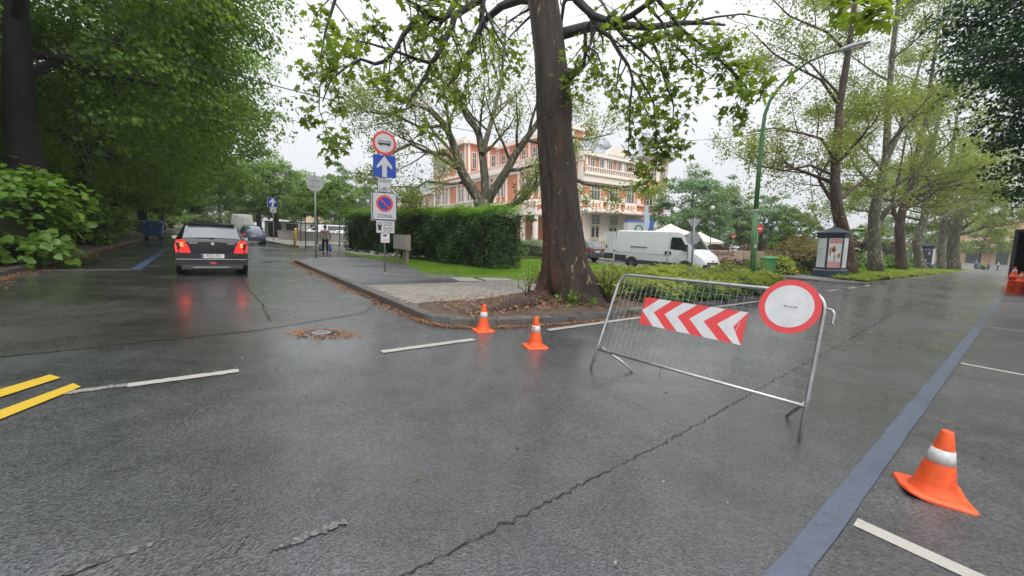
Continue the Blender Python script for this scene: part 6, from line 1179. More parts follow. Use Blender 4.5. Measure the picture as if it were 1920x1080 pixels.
cone_stack('the taller stack beside the truck tail lift', 1894, 549, 9, 10)
cone_stack('the shorter stack beside the rose coloured car', 1909, 551, 7, 30)
# ------------------------------------------------------------------ wire barrier
BL, BR = Vector((.99, 4.57, 0)), Vector((2.36, 3.0, 0)); TL, TR2 = Vector((1.333, 4.836, 1.130)), Vector((2.492, 3.102, 1.188))
def bp3(a, b): return BL * ((1 - a) * (1 - b)) + BR * (a * (1 - b)) + TL * ((1 - a) * b) + TR2 * (a * b)
bar = thing('crowd_barrier', 'galvanised wire mesh crowd barrier standing tilted across the road', 'barrier', BL); B_ = lambda a, b: bp3(a, b) - BL
nb = (bp3(1, 0) - bp3(0, 0)).cross(bp3(.5, 1) - bp3(.5, 0)).normalized()
if nb.dot(Vector((0, -1, 0))) < 0: nb = -nb            # towards the camera side
rt = .0165
fr = MB(); pts = [B_(0, .005), B_(0, .3), B_(0, .6), B_(0, .88)] + [B_(.055 * (1 - math.cos(a)), .88 + .12 * math.sin(a)) for a in [PI / 2 * k / 6 for k in range(1, 7)]] + [B_(.3, 1), B_(.7, 1)] + [B_(1 - .055 * (1 - math.sin(a)), .88 + .12 * math.cos(a)) for a in [PI / 2 * k / 6 for k in range(0, 7)]] + [B_(1, .6), B_(1, .3), B_(1, .005)]
fr.tube(pts, rt, 12); fr.build('frame', M['galv'], bar, True)
MB().tube([B_(.0, .207), B_(1., .243)], rt * .95, 12).build('bottom_rail', M['galv'], bar, True)
fl = [Vector((1.10, 4.66, .255)), G(1165, 677, .11), G(1186, 697, .01)]; MB().tube([p - BL for p in fl], .0145, 10).build('foot', M['galv'], bar, True)
fl = [bp3(.985, .235), bp3(.985, .235) + U3 * .20 + Vector((0, 0, .015)), G(1475, 780, .012)]; MB().tube([p - BL for p in fl], .0145, 10).build('foot', M['galv'], bar, True)
rr = random.Random(4)
for k in range(1, 31):
    a = k / 31 * .98 + .01; bo = .2 + .04 * a; MB().tube([B_(a, bo) - nb * .006, B_(a + rr.gauss(0, .001), .62) - nb * .006, B_(a, 1.0) - nb * .006], .0019, 4, False).build('wire', M['galv'], bar)
for k in range(1, 9):
    b = .22 + k * .087; MB().tube([B_(.0, b) - nb * .002, B_(.5, b + rr.gauss(0, .003)) - nb * .002, B_(1., b + .03 * (1 - k / 9)) - nb * .002], .0022, 4, False).build('wire', M['galv'], bar)
hk = [B_(1., .90), B_(1.012, .905), B_(1.024, .90), B_(1.032, .875), B_(1.03, .82), B_(1.036, .80)]; MB().tube(hk, .009, 8).build('hook', M['galv'], bar, True)
MB().tube([B_(-.0, .87), B_(-.03, .88)], .012, 6).build('lug', M['galv'], bar, True)
MB().tube([B_(.40, .215), B_(.40, .17), B_(.405, .11)], .0025, 4).build('cable_tie', M['black'], bar)
# chevron panel fixed to the barrier
def quadp(a, b, off): return bp3(a, b) + nb * off
cp = thing('chevron_panel', 'red and white chevron arrow panel tied to the wire barrier', 'sign', quadp(.22, .55, .02))
C00, C10, C11, C01 = quadp(.223, .547, .03), quadp(.735, .551, .03), quadp(.742, .801, .03), quadp(.217, .801, .03); o3 = Vector(cp.location)
def cq(u_, v_, off=0.): return C00 + (C10 + C11 - C00 - C01) * (.5 * u_) + (C01 + C11 - C00 - C10) * (.5 * v_) + cn_ * off - o3
cn_ = (C10 + C11 - C00 - C01).cross(C01 + C11 - C00 - C10).normalized()
if cn_.dot(nb) < 0: cn_ = -cn_
def platep(name, uv, o0, o1, mat, parent):
    n = len(uv); vs = [cq(a, b, o1) for a, b in uv] + [cq(a, b, o0) for a, b in uv]; mb = MB().add(vs, [tuple(range(n)), tuple(reversed(range(n, 2 * n)))] + [(i + n, (i + 1) % n + n, (i + 1) % n, i) for i in range(n)]); return mb.build(name, M[mat], parent)
pb = platep('backing_plate', [(0, 0), (1, 0), (1, 1), (0, 1)], 0, .003, 'redbar', cp)
for k in range(4):
    w_ = .135; x0 = .02 + k * .2575; sl_ = .165       # white chevrons pointing left
    uv = [(x0 + sl_, 0), (x0 + sl_ + w_, 0), (x0 + w_, .5), (x0 + sl_ + w_, 1), (x0 + sl_, 1), (x0, .5)]; uv = [(min(1, a - .02), b) for a, b in uv]
    if k == 3: uv = [(x0 + sl_ - .02, 0), (.998, 0), (x0 + w_ - .02, .5), (.998, 1), (x0 + sl_ - .02, 1), (x0 - .02, .5)]
    platep('chevron', uv, .003, .0042, 'white', cp)
for u_, v_ in ((.085, .62), (.085, .30)): platep('rivet', [(u_ + .006 * math.cos(a), v_ + .022 * math.sin(a)) for a in [2 * PI * i / 8 for i in range(8)]], .004, .0065, 'panelback', cp)
MB().tube([cq(.93, .36, .008), cq(.945, .50, .008), cq(.952, .66, .008)], .0025, 5).build('cable_tie', M['white'], cp)
# round no-vehicles disc
cd_ = quadp(.885, .885, .034); dx = (bp3(1, .9) - bp3(.8, .9)).normalized(); dz = (nb.cross(dx)).normalized()
if dz.z < 0: dz = -dz
dsk = thing('round_sign', 'round white sign with red rim tied to the barrier corner', 'sign', cd_)
def disc(name, r, o0, o1, mat, n=64, r_in=None):
    vs = [dx * (r * math.cos(2 * PI * k / n)) + dz * (r * math.sin(2 * PI * k / n)) + nb * o1 for k in range(n)] + [dx * (r * math.cos(2 * PI * k / n)) + dz * (r * math.sin(2 * PI * k / n)) + nb * o0 for k in range(n)]
    return MB().add(vs, [tuple(range(n)), tuple(reversed(range(n, 2 * n)))] + [(i + n, (i + 1) % n + n, (i + 1) % n, i) for i in range(n)]).build(name, M[mat], dsk)
RD = .228; disc('rim', RD, 0, .003, 'redbar'); disc('face', RD * .785, .003, .0042, 'white')
MB().tube([dx * -.03 + dz * .004 + nb * .006, dx * .01 - dz * .002 + nb * .007, dx * .05 + nb * .006], .002, 5).build('cable_tie', M['panelback'], dsk)
for x in (-.03, .055): MB().box(tuple(dx * x + nb * .006), (.007, .007, .007)).build('bolt', M['darkmetal'], dsk)
# ------------------------------------------------------------------ signs
def face_rz(d): return math.atan2(d[0], -d[1])
def panel(root, name, x, z, w, h, mat, r=.02, d=.015, border=None, y=-.05):
    pts = []
    for cx_, cz_, a0 in ((w / 2 - r, h / 2 - r, 0), (-w / 2 + r, h / 2 - r, 90), (-w / 2 + r, -h / 2 + r, 180), (w / 2 - r, -h / 2 + r, 270)):
        for k in range(4): a = math.radians(a0 + k * 30); pts.append((x + cx_ + r * math.cos(a), z + cz_ + r * math.sin(a)))
    o = MB().prism(pts, y - d, y).build(name, M[border or mat], root)
    if border: k_ = 1 - .035 / w; kz = 1 - .035 / h; MB().prism([((a - x) * k_ + x, (b - z) * kz + z) for a, b in pts], y - d - .002, y - d).build('panel_face', M[mat], o)
    return o
def arrow(parent, x, z, s_, mat, y):
    MB().prism([(x - .09 * s_, z - .42 * s_), (x + .09 * s_, z - .42 * s_), (x + .09 * s_, z + .06 * s_), (x + .30 * s_, z - .10 * s_), (x + .30 * s_, z + .02 * s_), (x, z + .42 * s_), (x - .30 * s_, z + .02 * s_), (x - .30 * s_, z - .10 * s_), (x - .09 * s_, z + .06 * s_)], y - .002, y).build('arrow', M[mat], parent)
sp0 = st(4.66, 12.95, .118); D_ = 13.15
kpx = F / (sp0.y * math.cos(TH) + .2)            # picture scale at the post
sg_ = thing('sign_post', 'grey post carrying bus, one way, bicycle, no parking zone and camera signs', 'sign', sp0, face_rz((.40, -.92)), -.015)
MB().tube([(0, 0, -.05), (0, 0, 4.72)], .03, 12).build('post', M['post'], sg_, True); MB().lathe([(.10, 0), (.10, .02), (.05, .03), (.045, .06)], 12).build('base_flange', M['post'], sg_)
Zs = lambda y: (520 - y) / 56.3 + .03                    # height from the post foot
bz = Zs(286)
b_ = MB().prism(circ(.365, 40, 0, bz), -.065, -.05).build('bus_ban_disc', M['red'], sg_); MB().prism(circ(.29, 40, 0, bz), -.068, -.065).build('disc_face', M['offwhite'], b_)
bus = MB().bb(-.19, .19, -.071, -.068, bz - .055, bz + .07).build('bus_symbol', M['ink'], b_)
for k in range(5): MB().bb(-.165 + k * .066, -.115 + k * .066, -.073, -.071, bz + .005, bz + .05).build('bus_window', M['offwhite'], bus)
for x in (-.11, .12): MB().prism(circ(.032, 12, x, bz - .06), -.073, -.068).build('bus_wheel', M['ink'], bus)
p_ = panel(sg_, 'one_way_panel', 0, Zs(326.5), .70, .70, 'blue', .03); arrow(p_, 0, Zs(326.5), .78, 'offwhite', -.065)
p_ = panel(sg_, 'bicycle_panel', -.01, Zs(360), .43, .44, 'offwhite', .02, .015, 'ink'); put_text('kiv', p_, -.01, -.069, Zs(353)); zz = Zs(366.5)
for x in (-.05, .06): mb = MB(); mb.prism(circ(.042, 16, -.01 + x, zz - .02), -.070, -.067); w_ = mb.build('bicycle_wheel', M['ink'], p_); MB().prism(circ(.028, 14, -.01 + x, zz - .02), -.072, -.070).build('wheel_gap', M['offwhite'], w_)
MB().tube([(-.06, -.071, zz - .02), (-.02, -.071, zz + .04), (.03, -.071, zz + .04), (-.005, -.071, zz - .02), (-.03, -.071, zz + .045)], .006, 4).tube([(.05, -.071, zz - .02), (.03, -.071, zz + .06)], .006, 4).build('bicycle_frame', M['ink'], p_)
for x, s in ((-.16, -1), (.14, 1)): MB().bb(x - .006, x + .006, -.070, -.067, zz - .06, zz + .06).prism([(x - .022, zz + s * .03), (x + .022, zz + s * .03), (x, zz + s * .075)], -.070, -.067).build('small_arrow', M['ink'], p_)
z = Zs(397.5); panel(sg_, 'back_panel', -.03, z - .02, .78, .90, 'panelback', .03, .01, None, -.035); p_ = panel(sg_, 'no_parking_zone_panel', 0, z, .75, .87, 'offwhite', .03, .015, 'ink'); zc = z + .09
q_ = MB().prism(circ(.265, 36, 0, zc), -.070, -.067).build('ring', M['red'], p_); MB().prism(circ(.20, 36, 0, zc), -.072, -.070).build('ring_field', M['blue'], p_)
MB().add([Vector((a * math.cos(PI * .75) - b * math.sin(PI * .75), y, zc + a * math.sin(PI * .75) + b * math.cos(PI * .75))) for y in (-.075, -.072) for a, b in ((-.235, -.026), (.235, -.026), (.235, .026), (-.235, .026))], [(0, 1, 2, 3), (0, 4, 5, 1), (1, 5, 6, 2), (2, 6, 7, 3), (3, 7, 4, 0)]).build('bar', M['red'], p_)
put_text('zona', p_, 0, -.069, z - .315)
z = Zs(434.5); p_ = panel(sg_, 'time_panel', .02, z, .60, .43, 'offwhite', .02, .015, 'ink')
for k, key in enumerate(('mun', 'm1', 'pih', 'm2')): put_text(key, p_, .10, -.069, z + .14 - k * .092)
MB().prism([(-.22, z + .13), (-.10, z + .13), (-.10, z + .02), (-.12, z - .12), (-.20, z - .12), (-.22, z + .02)], -.070, -.067).build('meter_symbol', M['ink'], p_); MB().prism([(-.20, z + .06), (-.12, z + .06), (-.12, z + .11), (-.20, z + .11)], -.072, -.070).build('meter_window', M['offwhite'], p_)
z = Zs(455); p_ = panel(sg_, 'camera_panel', .01, z, .27, .30, 'white', .015)
MB().prism([(-.07, z + .10), (.06, z + .12), (.07, z + .08), (.02, z + .04), (-.07, z + .07)], -.068, -.065).build('camera_symbol', M['ink'], p_)
for k in range(3): MB().bb(-.09, .11, -.067, -.065, z - .04 - k * .03, z - .03 - k * .03).build('red_line', M['red'], p_)
# round sign seen from behind
p = st(4.07, 20.5, .118); r_ = thing('sign_post', 'grey post with a round sign seen from behind', 'sign', p, face_rz((.45, -.9)), -.005)
MB().tube([(0, 0, -.05), (0, 0, 3.95)], .038, 10).build('post', M['post'], r_, True); d_ = MB().prism(circ(.36, 36, 0, 3.45), .05, .065).build('sign_disc', M['panelback'], r_); MB().bb(-.2, .2, .036, .05, 3.3, 3.34).build('clamp', M['post'], d_); MB().bb(-.2, .2, .036, .05, 3.56, 3.6).build('clamp', M['post'], d_)
# one way sign across the side street
p = st(5.35, 46.6, .118); r_ = thing('sign_post', 'blue one way sign with arrow on a post by the dark blue car', 'sign', p, face_rz((.5, -.86)), 0)
MB().tube([(0, 0, -.05), (0, 0, 4.0)], .045, 8).build('post', M['post'], r_, True); q_ = panel(r_, 'one_way_panel', 0, 3.75, .92, .92, 'blue', .04, .02, 'white'); arrow(q_, 0, 3.75, 1.0, 'white', -.074); q_ = panel(r_, 'small_panel', .03, 3.02, .55, .5, 'offwhite', .03); MB().bb(-.1, .12, -.07, -.066, 2.93, 3.0).build('car_symbol', M['ink'], q_)
# give way and round sign backs beside the van
p = A(1297, 505, 19.0); p.z = .1; r_ = thing('sign_post', 'post with triangular and round sign backs before the white van', 'sign', p, face_rz((-.2, -1)), LEAN)
MB().tube([(0, 0, 0), (0, 0, 2.78)], .04, 10).build('post', M['post'], r_, True); MB().prism([(-.32, 2.75), (.32, 2.75), (0, 2.22)], .045, .06).build('triangle_panel', M['panelback'], r_); MB().prism(circ(.31, 30, 0, 1.85), .045, .06).build('round_panel', M['panelback'], r_)
def no_entry(label, px, py, Y, zc, r, lean):
    p = A(px, py, Y); p.z = .1; o = thing('sign_post', label, 'sign', p, face_rz((-.25, -1)), lean); MB().tube([(0, 0, 0), (0, 0, zc + .1)], .035, 8).build('post', M['post'], o, True); d_ = MB().prism(circ(r, 28, 0, zc), -.06, -.045).build('no_entry_disc', M['red'], o); MB().bb(-r * .72, r * .72, -.064, -.06, zc - r * .16, zc + r * .16).build('white_bar', M['white'], d_); return o
no_entry('no entry sign half hidden by the green lamp post', 1416, 500, 24, 2.72, .27, LEAN); no_entry('small far no entry sign above the sandstone wall', 1374, 470, 52, 3.1, .24, LEAN)
# ------------------------------------------------------------------ green street lamp
Bl = A(1408, 505, 15.2); Bl.z = .1; lp = thing('street_lamp', 'tall green street lamp with curved arm over the road', 'lamp', Bl)
def lpt(x, y): return RP(x, y, Bl, U3) - Bl
pl0 = [lpt(1409, 545), lpt(1413, 470), lpt(1417, 395)]; pl0[0].z = -.05; MB().tube(pl0, [.105, .10, .098], 14).build('lower_post', M['green'], lp, True); MB().tube([lpt(1417, 396), lpt(1417, 393)], .107, 14).build('collar', M['offwhite'], lp)
arm = [lpt(*q) for q in ((1417, 394), (1424, 310), (1430, 245), (1434, 215), (1443, 190), (1460, 165), (1485, 138), (1515, 116), (1548, 102), (1578, 93))]
MB().tube(arm, [.085, .08, .07, .062, .056, .05, .046, .042, .038, .036], 12).build('arm', M['green'], lp, True)
h0, h1 = lpt(1575, 94), lpt(1632, 78); dd = (h1 - h0); hm = MB(); ux = dd.normalized(); uy = U3.copy(); uz = ux.cross(uy).normalized()
if uz.z < 0: uz = -uz
secs = [(0, .05, .05), (.15, .08, .07), (.4, .12, .085), (.75, .12, .07), (1, .06, .03)]; vs = []; n = 12
for f, w_, hh in secs: vs += [h0 + dd * f + uy * (w_ * math.cos(2 * PI * k / n)) + uz * (hh * math.sin(2 * PI * k / n)) for k in range(n)]
hm.add(vs, [(i * n + k, i * n + (k + 1) % n, (i + 1) * n + (k + 1) % n, (i + 1) * n + k) for i in range(4) for k in range(n)] + [tuple(reversed(range(n))), tuple(range(4 * n, 5 * n))]); hd = hm.build('lamp_head', M['lampgrey'], lp, True)
MB().box(tuple(h0 + dd * .6 - uz * .075), (.3, .14, .02), math.atan2(dd.y, dd.x)).build('lamp_glass', M['globe'], hd); MB().box(tuple(lpt(1419, 462) - U3 * .11), (.01, .1, .14), RZU).build('sticker', M['offwhite'], lp)
# cables
def cable(label, a, b, sag, r=.012):
    a, b = Vector(a), Vector(b); o = thing('overhead_cable', label, 'cable', a); MB().tube([a.lerp(b, k / 16) - a - Vector((0, 0, sag * 4 * (k / 16) * (1 - k / 16))) for k in range(17)], r, 5).build('wire', M['cable'], o, True)
cable('thin overhead cable from the lindens past the corner tree', A(180, 70, 12), A(1010, 262, 42), .5, .022); cable('thin overhead cable between corner tree and green street lamp', A(1190, 258, 30), Bl + lpt(1427, 250), .25, .011); cable('fine overhead cable high above the side road', A(480, 75, 24), A(900, 95, 30), .1, .007)
# ------------------------------------------------------------------ advertising columns
def hexr(r, z0, z1, r2=None): m_ = MB(); m_.lathe([(r, z0), (r if r2 is None else r2, z1)], 6, (0, 0, 0), PI / 6); return m_
def ad_column(label, loc, rz, s, posters, lean=LEAN):
    r_ = thing('advertising_column', label, 'advertising column', loc, rz, lean); ap = lambda n, mb, m, p=None: mb.build(n, M[m], p or r_)
    def sc(mb): mb.v = [(x * s, y * s, z * s) for x, y, z in mb.v]; return mb
    ap('plinth', sc(hexr(.98, 0, .46)), 'kiosk'); ap('plinth_step', sc(hexr(.98, .46, .56, .84)), 'kiosk'); ap('body', sc(hexr(.80, .56, 2.62, .80)), 'kiosk'); ap('frieze', sc(hexr(.84, 2.62, 2.90, .92)), 'kiosk'); rf = ap('roof', sc(hexr(.98, 2.90, 3.30, .06)), 'kiosk'); ap('roof_edge', sc(hexr(1.0, 2.86, 2.93)), 'kiosk', rf)
    m_ = MB(); m_.lathe([(.05, 3.28), (.07, 3.34), (.02, 3.42)], 8); ap('finial', sc(m_), 'kiosk', rf)
    for k in range(6):
        a = PI / 3 * k; rr_ = .80 * math.cos(PI / 6); T = Matrix.Rotation(a, 4, 'Z') @ Matrix.Translation((rr_, 0, 0)) @ Matrix.Rotation(PI / 2, 4, 'Z')
        cols = posters[k % len(posters)]; fr_ = None
        mb = MB(); mb.bb(-.33, .33, -.025, .0, .66, 2.55); mb.v = [tuple(T @ Vector(v_)) for v_ in mb.v]; ps = ap('poster', sc(mb), cols[0])
        for (x0, x1, z0, z1, mt) in cols[1]:
            mb = MB(); mb.bb(x0, x1, -.030, -.025, z0, z1); mb.v = [tuple(T @ Vector(v_)) for v_ in mb.v]; ap('print', sc(mb), mt, ps)
        if cols[2]:
            o = link('lettering', TX['poster'], None, ps); o.matrix_basis = Matrix.Scale(s, 4) @ T @ Matrix.Translation((0, -.034, 2.36)) @ Matrix.Diagonal((.68, 1, .9, 1))
    return r_
def blob(cx_, cz_, rx, rz_, mt, n=4): return [(cx_ - rx * f, cx_ + rx * f, cz_ - rz_ * g_, cz_ + rz_ * g_, mt) for f, g_ in ((1, .45), (.72, .8), (.4, 1))]
main_p = ('poster_w', [(-.33, .33, .68, 1.05, 'poster_p'), (-.28, .30, 2.24, 2.50, 'poster_r'), (-.02, .02, .95, 1.25, 'poster_p')] + blob(-.06, 1.85, .12, .22, 'poster_o') + blob(-.08, 1.80, .06, .1, 'ink') + blob(-.24, 1.70, .05, .3, 'poster_o') + blob(.22, 1.45, .08, .16, 'poster_o') + blob(0, 1.35, .03, .2, 'poster_r'), True)
side_p = ('poster_w', [(-.16, .16, 1.86, 1.92, 'poster_p'), (-.2, -.15, 1.45, 1.86, 'poster_p'), (-.10, .10, 1.25, 1.31, 'poster_p'), (-.05, .07, 1.5, 1.75, 'lampgrey'), (-.3, .3, .68, .8, 'white')], False)
dark_p = ('poster_d', [(-.33, .33, 2.45, 2.5, 'poster_l'), (-.33, .33, .72, .77, 'poster_l')] + [(-.24 + .26 * i, -.04 + .26 * i, .95 + .45 * j, 1.25 + .45 * j, 'poster_l' if (i + j) % 3 == 0 else 'ink') for i in range(2) for j in range(3)], False)
adp = st(30.4, 7.3, .118); dcam = Vector((-adp.x, -adp.y)); ad_column('dark blue hexagonal advertising column with red and white poster under the first row plane', adp, math.atan2(dcam.y, dcam.x) + math.radians(12), .93, [main_p, side_p, dark_p, side_p, main_p, side_p])
ad2 = st(79, 8.6, .118); ad_column('second advertising column with plum poster further along the plane row', ad2, math.atan2(-ad2.y, -ad2.x) + math.radians(14), 1.12, [dark_p, side_p])
# ------------------------------------------------------------------ bins, dumpster, bollard, lamps, tents
p = A(1441, 500, 23.5); p.z = .118; r_ = thing('litter_bin', 'green plastic wheeled bin beside the green lamp post', 'bin', p, -.2, LEAN); MB().add([(-.24, -.26, 0), (.24, -.26, 0), (.24, .26, 0), (-.24, .26, 0), (-.29, -.34, .95), (.29, -.34, .95), (.29, .34, .95), (-.29, .34, .95)], [(3, 2, 1, 0), (4, 5, 6, 7), (0, 1, 5, 4), (1, 2, 6, 5), (2, 3, 7, 6), (3, 0, 4, 7)]).build('body', M['bin'], r_); MB().bb(-.33, .33, -.38, .38, .95, 1.0).add([(-.30, -.36, 1.0), (.30, -.36, 1.0), (.30, .36, 1.0), (-.30, .36, 1.0), (-.2, -.2, 1.12), (.2, -.2, 1.12), (.2, .2, 1.12), (-.2, .2, 1.12)], [(4, 5, 6, 7), (0, 1, 5, 4), (1, 2, 6, 5), (2, 3, 7, 6), (3, 0, 4, 7)]).build('lid', M['bin'], r_); MB().bb(-.26, -.2, .3, .38, 0, .2).bb(.2, .26, .3, .38, 0, .2).build('wheel_pair', M['tyre'], r_)
p = st(-3.3, 41.8); r_ = thing('refuse_container', 'large blue refuse container under the lindens', 'container', p, HU); dp = lambda n, mb, m: mb.build(n, M[m], r_)
dp('body', MB().add([(-.5, -.78, .28), (.5, -.78, .28), (.5, .78, .28), (-.5, .78, .28), (-.62, -.95, 1.25), (.62, -.95, 1.25), (.62, .95, 1.25), (-.62, .95, 1.25)], [(3, 2, 1, 0), (4, 5, 6, 7), (0, 1, 5, 4), (1, 2, 6, 5), (2, 3, 7, 6), (3, 0, 4, 7)]), 'bluebin'); dp('lid', MB().add([(-.65, -.98, 1.25), (.65, -.98, 1.25), (.65, .98, 1.25), (-.65, .98, 1.25), (-.4, -.98, 1.45), (.4, -.98, 1.45), (.4, .98, 1.45), (-.4, .98, 1.45)], [(4, 5, 6, 7), (0, 1, 5, 4), (1, 2, 6, 5), (2, 3, 7, 6), (3, 0, 4, 7), (3, 2, 1, 0)]), 'bluebin')
for x in (-.4, .4):
    for y in (-.65, .65): dp('castor', MB().bb(x - .05, x + .05, y - .03, y + .03, 0, .28), 'tyre')
for sg in (-1, 1): dp('lifting_pin', MB().bb(-.05, .05, sg * .95, sg * 1.08, 1.0, 1.08), 'galv')
dp('sticker', MB().bb(-.60, -.58, -.85, -.6, .95, 1.12), 'poster_o')
q = st(5.25, 33.95, 0); r_ = thing('striped_bollard', 'leaning yellow and black striped bollard at the far corner kerb', 'bollard', q, 0, .08)
MB().tube([(0, 0, -.05), (0, 0, 1.45)], .085, 10).build('post', M['hazyellow'], r_, True)
for k in range(7): mb = MB(); z = .1 + k * .2; mb.add([(.088 * math.cos(a), .088 * math.sin(a), z + dz_ + .10 * math.sin(a)) for dz_ in (0, .09) for a in [2 * PI * i / 12 for i in range(12)]], [(i, (i + 1) % 12, (i + 1) % 12 + 12, i + 12) for i in range(12)]); mb.build('stripe', M['black'], r_, True)
q = st(5.9, 33.3, 0); r_ = thing('thin_post', 'thin black post beside the striped bollard', 'post', q); MB().tube([(0, 0, 0), (0, 0, 2.6)], .035, 8).build('post', M['black'], r_, True); MB().lathe([(.05, 2.3), (.12, 2.4), (.12, 2.6), (.05, 2.7)], 8).build('cap', M['black'], r_)
r_ = thing('notice_cabinet', 'weathered wooden notice cabinet on posts in front of the hedge', 'cabinet', st(6.95, 17.2, .13), HV - PI / 2 + PI / 2, 0)
MB().bb(-.75, .75, -.1, .1, .62, 1.3).build('cabinet', M['wood'], r_); MB().bb(-.72, -.05, .1, .12, .66, 1.26).build('door', M['grey_wall'], r_); MB().bb(.05, .72, .1, .12, .66, 1.26).build('door', M['grey_wall'], r_)
for x in (-.6, -.35, .55): MB().bb(x - .06, x + .06, -.06, .06, -.05, .62).build('leg', M['wood'], r_)
def globe_lamp(label, px, py, Y, H, n=1, lean=LEAN):
    p = A(px, py, Y); p.z = .1; o = thing('park_lamp', label, 'lamp', p, 0, lean); MB().tube([(0, 0, 0), (0, 0, .5), (0, 0, H)], [.09, .05, .04], 8).build('post', M['darkmetal'], o, True)
    if n == 1: g_ = MB().lathe([(.05, H), (.17, H + .08), (.22, H + .22), (.17, H + .36), (.04, H + .44)], 12).build('globe', M['globe'], o, True)
    else:
        MB().bb(-.75, .75, -.03, .03, H - .3, H - .24).build('cross_arm', M['darkmetal'], o)
        for x in (-.7, .7): MB().lathe([(.04, H - .75), (.2, H - .68), (.17, H - .45), (.06, H - .3)], 10, (x, 0, 0)).build('lantern', M['lampgrey'], o, True)
globe_lamp('park lamp with a pale globe above the white pavilions', 1333, 460, 44, 5.6); globe_lamp('dark lamp post with two lanterns behind the green lamp', 1437, 480, 36, 3.9, 2); globe_lamp('dark lamp post with two lanterns behind the shrubs by the advertising column', 1504, 480, 40, 3.6, 2)
globe_lamp('black lantern post in front of the theatre, right of the corner trunk', 1082, 470, 34, 4.6, 2); globe_lamp('thin dark lamp post above the left end of the hedge', 680, 430, 55, 6.0, 2, 0.)
def tent(label, px, py, Y, w, hz, hp):
    p = A(px, py, Y); p.z = 0; o = thing('pavilion_tent', label, 'tent', p, .4, LEAN, 'white pavilions by the theatre'); MB().add([(-w, -w, hz), (w, -w, hz), (w, w, hz), (-w, w, hz), (-w * .4, -w * .4, hz + (hp - hz) * .5), (w * .4, -w * .4, hz + (hp - hz) * .5), (w * .4, w * .4, hz + (hp - hz) * .5), (-w * .4, w * .4, hz + (hp - hz) * .5), (0, 0, hp)], [(0, 1, 5, 4), (1, 2, 6, 5), (2, 3, 7, 6), (3, 0, 4, 7), (4, 5, 8), (5, 6, 8), (6, 7, 8), (7, 4, 8)]).build('canopy', M['tent'], o)
    mb = MB(); mb.bb(-w, w, -w - .01, -w + .01, hz - .3, hz).bb(-w, w, w - .01, w + .01, hz - .3, hz).bb(-w - .01, -w + .01, -w, w, hz - .3, hz).bb(w - .01, w + .01, -w, w, hz - .3, hz); mb.build('valance', M['tent'], o)
    for x in (-w, w):
        for y in (-w, w): MB().bb(x - .04, x + .04, y - .04, y + .04, 0, hz).build('leg', M['lampgrey'], o)
tent('white pavilion tent behind the van roof', 1258, 440, 46, 2.2, 2.8, 4.1); tent('smaller white pavilion tent beside the globe lamp', 1312, 455, 50, 1.9, 2.3, 3.5)
p = A(1198, 450, 40); p.z = 0; r_ = thing('event_stand', 'white event stand with blue frame behind the white van', 'stand', p, .1, LEAN); MB().bb(-1.35, .75, -.5, .5, .2, 3.75).build('board', M['white'], r_); MB().bb(-1.4, .8, -.55, .55, 3.75, 3.92).build('top_band', M['canvasblue'], r_); MB().bb(.75, 1.3, -.5, .5, .2, 3.95).build('side_band', M['canvasblue'], r_); MB().prism(circ(.42, 20, -.2, 3.05), -.52, -.5).build('round_print', M['bin'], r_); MB().prism(circ(.28, 20, -.2, 3.05), -.53, -.52).build('round_print_centre', M['white'], r_)
p = A(1208, 450, 38.5); p.z = 0; r_ = thing('beach_flag', 'tall pale blue banner beside the event stand', 'flag', p, .1, LEAN); MB().tube([(0, 0, 0), (0, 0, 5.2)], .025, 6).build('pole', M['lampgrey'], r_); MB().prism([(.03, 3.2), (.5, 3.1), (.55, 4.0), (.3, 5.1), (.03, 5.2)], -.012, .012).build('banner', M['paleblue'], r_)
p = A(1290, 440, 48); p.z = 0; r_ = thing('beach_flag', 'purple banner behind the van roof', 'flag', p, .1, LEAN); MB().tube([(0, 0, 0), (0, 0, 3.5)], .025, 6).build('pole', M['lampgrey'], r_); MB().prism([(.03, 2.2), (.8, 2.3), (.7, 3.2), (.03, 3.5)], -.012, .012).build('banner', M['purple'], r_)
# bust behind the hedge
p = A(889, 470, 19.6); r_ = thing('statue_bust', 'weathered bronze bust rising above the hedge before the grey plane tree', 'statue', (p.x, p.y, .13), .3); MB().bb(-.3, .3, -.3, .3, 0, 2.05).build('pedestal', M['stone'], r_, False, .02)
bu = MB(); bu.lathe([(.22, 2.0), (.30, 2.2), (.33, 2.45), (.30, 2.62), (.15, 2.72), (.085, 2.78), (.085, 2.86)], 16); bu.v = [(x * (1.15 if z < 2.7 else 1), y * (.62 if z < 2.7 else 1), z) for x, y, z in bu.v]; b_ = bu.build('bust', M['bronze'], r_, True); hd = MB(); hd.lathe([(.06, 2.82), (.105, 2.88), (.125, 2.98), (.12, 3.08), (.08, 3.15), (.02, 3.17)], 14); hd.v = [(x, y * 1.15 - .02, z) for x, y, z in hd.v]; hd.build('head', M['bronze'], b_, True)
# potted standard tree by the theatre porch
p = A(993, 460, 36); r_ = thing('potted_tree', 'small round topped tree on a thin stem before the theatre porch', 'tree', (p.x, p.y, .1)); MB().tube([(0, 0, 0), (0, 0, 3.2)], .03, 6).build('trunk', M['bark_young'], r_); P, O = clumps(12, 50, (0, 0, 3.5), (.55, .55, .6), 5, .4); crown(r_, P, .16, 'kite', 5, M['leaf_lind'], .5, O)
